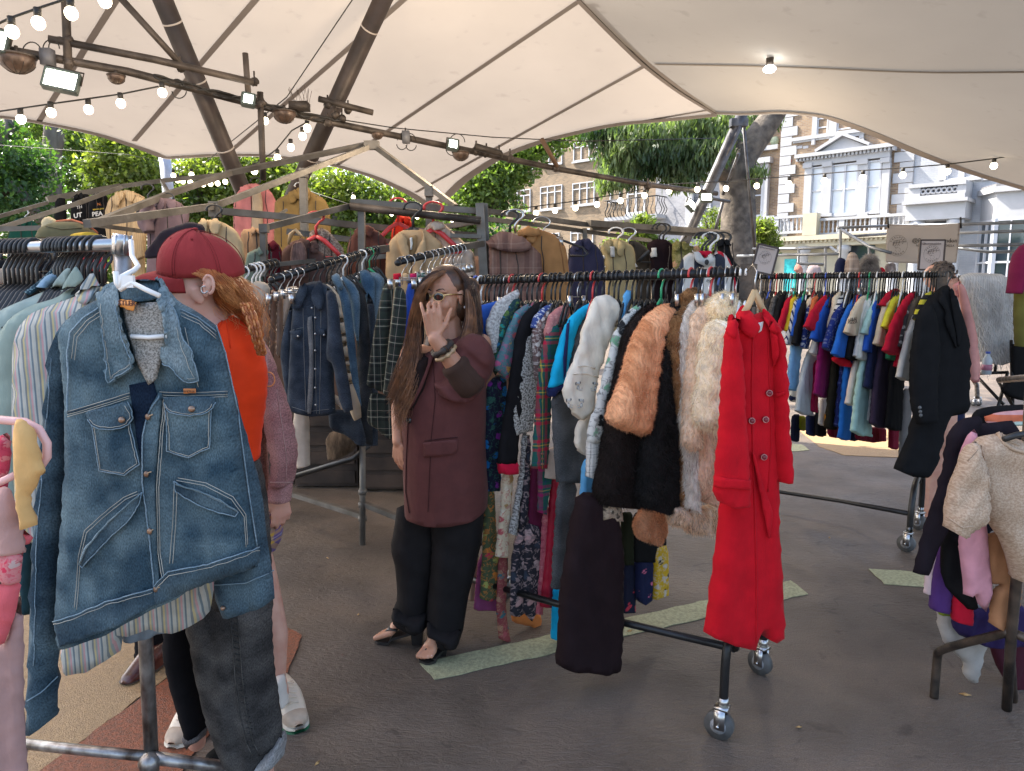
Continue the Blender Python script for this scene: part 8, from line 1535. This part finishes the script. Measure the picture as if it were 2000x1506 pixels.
inflate('trouser_turn_up',[(768,1188),(800,1196),(834,1198),(834,1224),(800,1222),(764,1206)],WY-.03,tr,W_,th=.075,fold=.006,ch=0);inflate('trouser_turn_up',[(834,1212),(866,1226),(900,1230),(897,1256),(866,1250),(834,1236)],WY-.08,tr,W_,th=.08,fold=.006,ch=0)
lea=pbr('black_leather',(.02,.018,.017),.35,0,.2,40,.1)
for(tp,hl,s,lab)in((f1t,f1h,s1_,'left foot'),(f2t,f2h,s2_,'right foot')):
 d_=(tp-hl);Ln=d_.length;d_.normalize();sh_=thing('sandal','black thong sandal with a block heel on the woman\'s '+('foot further back, pointing left' if s is s1_ else 'nearer foot on the painted line'),'sandal',tuple(Vector((tp.x,tp.y,0))))
 v=[];N_=12
 for i in range(N_+1):
  t_=i/N_;c=hl.lerp(tp,t_*1.06-.02);zt=max(.013,c.z-.012)if t_<.62 else.016;w_=.030+.012*math.sin(t_*3.1)-(.012 if i==N_ else 0)
  zb_=max(.002,zt-.012);v+=[Vector((c.x,c.y,0))-s*w_+Vector((0,0,zb_)),Vector((c.x,c.y,0))+s*w_+Vector((0,0,zb_)),Vector((c.x,c.y,0))+s*w_+Vector((0,0,zt)),Vector((c.x,c.y,0))-s*w_+Vector((0,0,zt))]
 fs=[(4*i+k,4*i+(k+1)%4,4*i+4+(k+1)%4,4*i+4+k)for i in range(N_)for k in range(4)]+[(0,3,2,1),(4*N_,4*N_+1,4*N_+2,4*N_+3)]
 mk('sole',v,fs,lea,sh_,False);hz=hl.z-.02;MB().tube([Vector((hl.x,hl.y,.002)),Vector((hl.x,hl.y,max(hz,.02)))],[.022,.028],4,sq=True).build('heel',lea,sh_,False)
 k0=hl+d_*Ln*.80-s*.014+Vector((0,0,.012));
 for q in(-1,1):MB().tube([k0,k0+Vector((0,0,.016))-d_*.03+s*q*.014,hl+d_*Ln*.45+s*q*.040+Vector((0,0,.018))],[.005,.010,.010],8,ell=(1,.5)).build('strap',lea,sh_)
RY=2.08
Rw=thing('person','red haired woman in an orange top and red cap looking down at the rail','person',tuple(GP(450,1492)))
hc=P(382,574,RY+.01);MH=None;mb=MB();MH=head(mb,hc,math.radians(112),-.50,.98)
nk=P(432,650,RY+.05);mb.cap(P(392,605,RY+.02),nk,.055,.060);mb.chain([nk,P(452,720,RY+.05),P(455,860,RY+.04),P(450,1000,RY+.03)],[.058,.07,.06,.07]);mb.chain([P(424,640,RY+.02),P(460,676,RY+.05)],[.05,.05])
mb.chain([P(440,700,RY+.04),P(420,820,RY+.02),P(350,800,RY-.02)],[.045,.035,.03]);mb.chain([P(450,1000,RY+.03),P(356,1240,RY+.10),P(378,1400,RY+.1),P(384,1450,RY+.12)],[.07,.028,.026,.030]);mb.chain([P(450,1000,RY+.03),P(462,1240,RY),P(508,1440,RY-.02),P(512,1512,RY-.02)],[.07,.06,.045,.036])
mb.cap(P(372,600,RY),P(398,640,RY+.01),.052,.055);bo=mesh_blob('body',mb,.0048,sk_p,Rw,14)
capm=fab('plain',(.30,.035,.035),rough=.85);capd=fab('plain',(.20,.022,.022),rough=.85)
Cp=thing('baseball_cap','faded red baseball cap worn low by the red haired woman','cap',tuple(P(390,520,RY)))
Mc=Matrix.Translation(P(394,530,RY+.02))@Matrix.Rotation(math.radians(104),4,'Z')@Matrix.Rotation(-.06,4,'X')@Matrix.Rotation(-.20,4,'Y');v=[];uvs=[];NS,NR=48,14
for i in range(NR+1):
 t_=i/NR*math.pi/2
 for k in range(NS):
  a=k/NS*2*math.pi;pan=1-.012*abs(math.cos(3*a))**6+.006*math.sin(a*5+i*.7)*(1-i/NR);fr_=1.0
  x,y,z=.098*math.cos(t_)*math.cos(a)*pan,.118*math.cos(t_)*math.sin(a)*pan,.118*math.sin(t_)**.9*(1+.05*math.sin(a))-.012*math.cos(t_)*(math.sin(a)<-.2)
  v.append(Mc@Vector((x,y,z)));uvs.append((a*.1,t_*.1))
fs=[(i*NS+k,i*NS+(k+1)%NS,(i+1)*NS+(k+1)%NS,(i+1)*NS+k)for i in range(NR)for k in range(NS)]
inn=[Mc@((Mc.inverted()@q)*.965)for q in v];K_=len(v);fs2=fs+[tuple(j+K_ for j in f[::-1])for f in fs]+[(k,k+K_,(k+1)%NS+K_,(k+1)%NS)for k in range(NS)]
cr_=mk('crown',v+inn,fs2,capm,Cp,True,uv=uvs+uvs)
for k in range(6):
 a0=k*math.pi/3+math.pi/6
 for da in(-.035,.035):MB().tube([Mc@Vector((.099*math.cos(t_)*math.cos(a0+da),.119*math.cos(t_)*math.sin(a0+da),.119*math.sin(t_)**.9*(1+.05*math.sin(a0))))for t_ in np.linspace(.04,1.5,12)],.0007,4).build('panel_seam',capd,Cp)
MB().ball(Mc@Vector((0,0,.121)),(.008,.008,.004),10,6).build('top_button',capm,Cp)
for a0 in(0.05,math.pi-.05,1.1,2.0):p=Mc@Vector((.098*math.cos(.95)*math.cos(a0),.118*math.cos(.95)*math.sin(a0),.118*math.sin(.95)**.9+.002));MB().ball(p,.0035,8,6).build('eyelet',capd,Cp)
v=[];NB_=18;NL=8
for j in range(NL+1):
 f=j/NL
 for i in range(NB_+1):
  a=math.radians(18+144*i/NB_);r0=Vector((.098*math.cos(a),.116*math.sin(a),.006));out=.078*math.sin(math.radians(180*i/NB_))**.55
  x=r0 .x*(1-.08*f);v.append(Mc@Vector((x,r0 .y+out*f,.006-.020*f*f-.9*(abs(x)/.098)**2*.030*(.3+f))))
W1=NB_+1;fs=[(j*W1+i,j*W1+i+1,(j+1)*W1+i+1,(j+1)*W1+i)for j in range(NL)for i in range(NB_)];K_=len(v);v2=[q+Vector((0,0,-.0035))for q in v]
edge_=[i for i in range(W1)]+[j*W1+NB_ for j in range(1,NL+1)]+[NL*W1+i for i in range(NB_-1,-1,-1)]+[j*W1 for j in range(NL-1,0,-1)]
fs+=[tuple(q+K_ for q in f[::-1])for f in fs]+[(edge_[i],edge_[i]+K_,edge_[(i+1)%len(edge_)]+K_,edge_[(i+1)%len(edge_)])for i in range(len(edge_))]
mk('brim',v+v2,fs,capm,Cp,True,uv=[(q.x,q.y)for q in v+v2])
put_text('ER',.030,Mc@Vector((.050,.095,.052)),(Mc.to_3x3()@Vector((-.86,.5,0))),(Mc.to_3x3()@Vector((-.15,-.35,1))),pbr('off_white_embroidery',(.6,.52,.45),.8,bump=0),Cp,bold=True)
gin=pbr('ginger_hair',(.58,.17,.04),.42,0,.3,30,0,col2=(.28,.07,.018));gin2=pbr('light_ginger_hair',(.75,.32,.10),.42,0,.3,30,0,col2=(.45,.15,.04))
LR=lambda*a:[P(x,y,RY+d)for x,y,d in a]
mb=MB();mb.cap(P(420,545,RY+.03),P(455,575,RY+.06),.055,.060);mb.cap(P(440,560,RY+.06),P(482,600,RY+.07),.052,.042)
for i in range(6):t_=i/5;mb.ball(P(486+10*t_+(5 if i%2 else-3),600+52*t_,RY+.06),(.030-.006*t_,.026,.022),12,8)
mesh_blob('hair_mass',mb,.006,gin,Rw,2)
hair('hair_strands',[LR((350,528,-.06),(380,535,-.07),(402,535,-.075),(430,560,-.05),(470,590,-.0)),LR((395,525,-.07),(420,545,-.07),(425,590,-.04),(450,610,.0),(478,610,.03)),LR((420,528,-.05),(440,550,-.04),(462,575,-.01),(478,596,.01),(484,608,.02)),LR((455,535,.0),(472,556,.01),(484,580,.02),(488,596,.02),(488,608,.02))],700,gin,Rw,11,.0015,.006,.005,10)
hair('hair_strands',[LR((360,530,-.07),(400,538,-.08),(430,570,-.06),(465,600,-.02)),LR((430,535,-.05),(455,565,-.03),(474,590,.0),(482,606,.02)),LR((462,540,.02),(478,566,.02),(486,590,.02),(488,606,.02))],260,gin2,Rw,12,.0013,.009,.010,10)
hair('hair_strands',[LR((462,540,.02),(500,555,.04),(515,590,.05),(510,640,.05)),LR((470,560,.02),(505,590,.04),(520,640,.04),(508,680,.04)),LR((420,600,-.05),(440,625,-.03),(455,640,-.02),(470,650,0))],70,gin2,Rw,13,.0007,.012,.018,12)
BR=curve3([P(482,596,RY-.03),P(494,624,RY-.04),P(500,652,RY-.05),P(508,676,RY-.04),P(512,690,RY-.03)],3)
for k in range(3):
 for j in range(8):
  pts=[]
  for i,c in enumerate(BR):t_=i/(len(BR)-1);a_=t_*15+k*2.094;e_=.011*(1-.35*t_);pts.append(c+Vector((math.sin(a_)*e_+.006*math.cos(j*.8),math.cos(a_*2)*e_*.5-.004*(j%2),.006*math.sin(j*.8))))
  MB().tube(pts,[.0036*(1-.4*i/len(pts))for i in range(len(pts))],6).build('braid_strand',gin if j%3 else gin2,Rw)
MB().tube([P(399,566,RY-.10)+Vector((math.cos(a)*.0085,0,math.sin(a)*.0095))for a in np.linspace(1.2,6.0,14)],.0022,6).build('earring',m_chrome,Rw)
b=MB();b.ball(P(406,556,RY-.085),(.014,.008,.026),14,10,Matrix.Rotation(.25,3,'Y'));b.tube([P(406,556,RY-.092)+Vector((.014*math.cos(a)+.002,0,.025*math.sin(a)))for a in np.linspace(-1.6,2.8,14)],.0045,8);b.ball(P(402,574,RY-.088),(.008,.006,.009),10,8);V_,F2=blob(b,.0022,2);mk('ear',V_,F2,sk_p,Rw)
org=fab('plain',(.74,.045,.006),rough=.7)
tp_=inflate('orange_top',[(424,642),(436,622),(456,616),(478,634),(496,656),(510,690),(519,730),(516,790),(508,840),(503,898),(490,900),(470,885),(440,850),(400,760),(390,680)],RY+.03,org,Rw,th=.12,fold=.010,wl=.12,cross=1.1,slant=.5,R_=.10);tb=bvh(tp_);seam(tb,[(440,622),(446,650),(450,680)],RY,org,Rw,.0016,'seam')
seam(tb,[(424,645),(436,624),(456,617)],RY,org,Rw,.003,'neck_band')
jn=F_('denim',(.028,.026,.025),(.085,.078,.072));jb=pc(.012,.011,.012);ink_=F_('denim',(.20,.19,.18),(.32,.31,.30))
inflate('jeans_seat',[(440,880),(502,895),(516,960),(526,1060),(530,1200),(420,1200),(400,1100)],RY+.03,jn,Rw,th=.12,fold=.010,R_=.10)
JL=inflate('jeans_leg',[(360,1180),(440,1160),(528,1160),(530,1240),(532,1300),(542,1370),(552,1440),(540,1462),(500,1482),(452,1500),(440,1480),(420,1440),(402,1380),(388,1320),(374,1250)],RY-.02,jn,Rw,th=.095,fold=.018,wl=.10,cross=.9,R_=.085)
inflate('jeans_leg',[(325,1160),(385,1160),(380,1260),(392,1340),(408,1410),(404,1424),(384,1428),(362,1422),(350,1380),(336,1330),(322,1270)],RY+.10,jb,Rw,th=.07,fold=.012,R_=.06)
tb=bvh(JL);stj=F_('denim',(.02,.02,.02),(.12,.11,.10))
for dx in(-7,7):seam(tb,[(456+dx,1200),(462+dx,1260),(466+dx,1320),(474+dx,1390),(488+dx,1450),(500+dx,1476)],RY,stj,Rw,.0016,'side_seam',.001)
for i in range(22):y=1205+i*12;x=456+(y-1200)**1.25*.036;seam(tb,[(x-6,y),(x+6,y+3)],RY,stj,Rw,.0022,'seam_pucker',.0005)
inflate('jeans_turn_up',[(444,1488),(500,1474),(551,1436),(556,1474),(544,1484),(500,1500),(460,1520),(448,1512)],RY-.03,ink_,Rw,th=.085,fold=.004,ch=0,R_=.05);inflate('jeans_turn_up',[(360,1418),(404,1422),(402,1436),(372,1448),(364,1436)],RY+.09,F_('denim',(.10,.085,.08),(.16,.14,.13)),Rw,th=.06,ch=0)
def shoe(lab,px,py,px2,py2,upper,sole,z=.03,w_=.045,laces=None,toe=None,high=.075):
 """from heel (px,py) to toe (px2,py2) on the ground"""
 h_,t_=GP(px,py),GP(px2,py2);d_=(t_-h_);Ln=d_.length;d_.normalize();s=Vector((-d_.y,d_.x,0));T=thing('shoe',lab,'shoe',tuple(h_));u_=Vector((0,0,1));N_=24
 def prof(t__):return w_*(.72+.42*math.sin(min(1,t__*1.15)*2.6+.2))*(1 if t__<.85 else math.sqrt(max(.02,1-((t__-.85)/.16)**2)))
 def sect(z0,z1f,grow,name,mat):
  v=[];M_=14
  for i in range(N_+1):
   f=i/N_;c=h_+d_*Ln*f;ww=prof(f)+grow
   zt=z0+(z1f(f)-z0)*(math.sqrt(max(.04,1-((f-.80)/.205)**2))if f>.8 else 1)
   if f<.06:ww*=.55+7.5*f
   for k in range(M_+1):
    a=math.pi*k/M_;v.append(c+s*math.cos(a)*ww+u_*(z0+(zt-z0)*math.sin(a)**.6))
  fs=[(i*(M_+1)+k,i*(M_+1)+k+1,(i+1)*(M_+1)+k+1,(i+1)*(M_+1)+k)for i in range(N_)for k in range(M_)]+[tuple(range(M_+1)),tuple(N_*(M_+1)+k for k in range(M_+1))[::-1]]
  return mk(name,v,fs,mat,T)
 if sole:sect(.0,lambda f:.012,.004,'outsole',sole)
 sect(.012,lambda f:z+.004,.003,'midsole',upper[1]);up_=sect(z,lambda f:z+(high if f<.45 else high-(high-.032)*min(1,(f-.45)/.40))-(.012 if f>.95 else 0),-.003,'upper',upper[0])
 if toe:sect(z-.002,lambda f:z+.016+.022*max(0,min(1,(f-.66)/.1)),-.0005,'toe_guard',toe)
 if laces:
  for i in range(5):f=.42+.075*i;c=h_+d_*Ln*f+u_*(z+high-(high-.032)*max(0,(f-.45)/.40)+.002);MB().tube([c-s*.020,c+u_*.003,c+s*.020+d_*.008],.0026,6).build('lace',laces,T)
  c=h_+d_*Ln*.42+u_*(z+high+.004)
  for q in(-1,1):MB().tube([c,c+s*q*.022+u_*.008,c+s*q*.030+d_*.02-u_*.004,c+s*q*.012+d_*.01],.0022,6).build('lace_bow',laces,T)
 return T
PY=2.5
Pw=thing('person','person in a dusty pink denim jacket and tartan skirt behind the red capped woman','person',tuple(GP(560,1400)))
mb=MB();mb.ball(P(420,600,PY+.1),(.075,.09,.11),14,12);mb.chain([P(430,640,PY+.08),P(450,700,PY+.06),P(470,850,PY+.03),P(480,1000,PY+.03)],[.05,.07,.07,.07]);el_=P(556,840,PY);wr_=P(549,968,PY-.03)
mb.chain([P(500,710,PY+.02),el_,wr_],[.035,.03,.026]);hand(mb,wr_,Vector((-.02,-.05,-1)),Vector((.5,-.85,0)),.92,.75,-1,.03,.3)
mb.chain([P(480,1000,PY),P(520,1160,PY-.02),P(536,1240,PY-.02),P(541,1322,PY-.02),P(545,1352,PY-.04)],[.06,.052,.050,.032,.036]);mb.chain([P(450,1000,PY),P(440,1180,PY),P(420,1290,PY),P(398,1385,PY)],[.06,.045,.045,.034])
mesh_blob('body',mb,.005,sk_p,Pw,3)
pkd=F_('denim',(.22,.095,.090),(.36,.19,.175))
inflate('jacket_back',[(424,640),(470,640),(500,650),(520,676),(528,740),(526,800),(520,860),(520,920),(526,980),(520,1020),(480,1040),(440,1000)],PY+.02,pkd,Pw,th=.13,fold=.010,R_=.11)
SJ=inflate('jacket_sleeve',[(500,652),(520,676),(536,710),(550,752),(566,800),(577,850),(581,884),(577,930),(572,944),(526,944),(530,900),(518,840),(508,780),(504,720)],PY-.04,pkd,Pw,th=.07,fold=.012,wl=.09,cross=.6,R_=.06)
inflate('jacket_cuff',[(526,940),(573,940),(568,978),(521,974)],PY-.045,pkd,Pw,th=.05,fold=.003,ch=0,R_=.04);tb=bvh(SJ);wp=F_('denim',(.38,.22,.20),(.48,.32,.29))
seam(tb,[(514,668),(520,690),(522,730),(520,770)],PY,wp,Pw,.002,'seam');seam(tb,[(540,760),(552,840),(560,900),(558,938)],PY,wp,Pw,.0014,'seam');seam(tb,[(528,942),(572,942)],PY,wp,Pw,.002,'seam')
c=P(525,741,PY-.13);MB().tube([c+Vector((math.cos(a)*.020,0,math.sin(a)*.024))for a in np.linspace(0,6.283,20)],.0022,6,cap=False).build('hair_ringlet',gin2,Pw)
inflate('tartan_skirt',[(430,960),(520,960),(540,1012),(552,1048),(540,1072),(528,1088),(500,1140),(430,1130)],PY+.02,F_('plaid',(.14,.09,.22),(.50,.30,.06),(.45,.38,.35),(.10,.16,.30),sc=12),Pw,th=.12,R_=.10)
cr_l=pbr('cream_leather',(.66,.56,.44),.5,0,.05,20,.1);crs=pbr('cream_rubber',(.62,.55,.44),.6,0,.05,20,0);tng=pbr('beige_suede',(.46,.36,.27),.8,0,.1,20,.1);grs=pbr('green_rubber',(.02,.14,.06),.5,0,.1,20,0)
inflate('sock',[(536,1322),(556,1318),(559,1340),(564,1372),(545,1378),(540,1350)],PY-.06,pc(.66,.58,.50),Pw,th=.035,fold=.003,R_=.03)
shoe('off white trainer with laces standing right of the rolled jeans',548,1362,585,1432,(cr_l,crs),grs,.028,.050,cr_l,tng,.085)
shoe('off white trainer seen left of the rolled jeans',405,1395,336,1468,(cr_l,crs),grs,.028,.050,cr_l,tng,.085)
shoe('black low shoe under the rolled dark jeans',470,1478,400,1500,(pc(.012,.012,.012),pbr('white_rubber',(.6,.6,.58),.5,bump=0)),None,.012,.040,None,None,.05)
Bp=thing('person','person in black trousers mostly hidden behind the rail, brown shoe forward','person',tuple(GP(310,1270)))
mb=MB();mb.chain([P(290,690,2.95),P(300,900,2.95),P(300,1000,2.95)],[.1,.16,.14]);mb.ball(P(225,660,2.95),(.07,.08,.10));mb.cap(P(225,660,2.95),P(300,700,2.95),.05,.06);mb.chain([P(300,1000,2.95),P(300,1120,2.95),P(302,1250,2.95)],[.12,.08,.05]);mesh_blob('body',mb,.008,sk_p,Bp,3)
inflate('trousers',[(268,1040),(330,1040),(330,1290),(300,1284),(268,1262)],2.93,jb,Bp,th=.09,R_=.08);inflate('dark_coat',[(250,680),(350,680),(350,1060),(250,1060)],2.97,blk,Bp,th=.14,R_=.12)
brs=pbr('oxblood_leather',(.10,.025,.018),.3,0,.3,20,.05,col2=(.04,.012,.01));shoe('oxblood brown leather shoe seen between the rail post and the striped shirt',322,1290,240,1342,(brs,pbr('dark_sole',(.03,.02,.018),.5,bump=0)),None,.012,.042,None,None,.085)
MY_=4.85
Mm=thing('person','curly haired man in glasses behind the far end of the football shirt rail','person',tuple(GP(1850,990)))
hc=P(1838,548,MY_);mb=MB();MH=head(mb,hc,math.radians(-120),.1,1.02);nk=P(1832,590,MY_+.02);mb.cap(hc,nk,.055,.06);mb.chain([nk,P(1830,640,MY_+.05),P(1830,760,MY_+.05),P(1830,850,MY_+.05)],[.08,.14,.14,.13])
for x in(1815,1845):mb.chain([P(1830,850,MY_+.05),P(x,960,MY_+.05),P(x,1010,MY_+.05)],[.11,.06,.05])
e_=P(1866,640,MY_-.05);w2_=P(1858,575,MY_-.12);mb.chain([P(1850,610,MY_),e_,w2_],[.05,.04,.028]);hand(mb,w2_,Vector((-.25,.1,1)),Vector((0,-1,.2)),.9,.4,1,.1,.3)
mesh_blob('body',mb,.006,sk_p,Mm,3)
inflate('dark_jumper',[(1790,600),(1826,590),(1866,600),(1880,700),(1876,860),(1790,860),(1784,700)],MY_+.08,navy,Mm,th=.14,R_=.12);inflate('trousers',[(1800,850),(1864,850),(1860,1000),(1800,1000)],MY_+.08,jb,Mm,th=.09)
ch_=pbr('greying_brown_curls',(.15,.11,.085),.6,0,.4,40,0,col2=(.045,.032,.026));rr=random.Random(9);mb=MB()
for i in range(110):
 a=rr.uniform(0,6.28);e=rr.uniform(.12,1.5);p=hc+Vector((math.cos(a)*math.cos(e)*.086,math.sin(a)*math.cos(e)*.095,math.sin(e)*.100+.012))
 if(p-hc).x>.052 and p.z<hc.z+.075:continue
 r_=rr.uniform(.010,.017);mb.tube([p+Vector((math.cos(b_)*r_,rr.uniform(-.004,.004),math.sin(b_)*r_))for b_ in np.linspace(rr.uniform(0,3),rr.uniform(5,8),9)],.0062,5)
o=mb.build('curly_hair',ch_,Mm);tag(o,kind='stuff');mb=MB();mb.ball(hc+Vector((-.012,0,.03)),(.082,.092,.088),16,12);mb.build('hair_mass',ch_,Mm)
G=thing('glasses','thin framed glasses on the curly haired man behind the rail','glasses',tuple(MH@Vector((0,.1,0))))
for q in(-1,1):MB().tube([MH@Vector((q*.032+math.cos(a)*.024,.098,.004+math.sin(a)*.018))for a in np.linspace(0,6.283,20)],.0018,6,cap=False).build('rim',m_blackpl,G);MB().tube([MH@Vector((q*.056,.098,.008)),MH@Vector((q*.082,.0,.006))],.002,5).build('temple',m_blackpl,G)
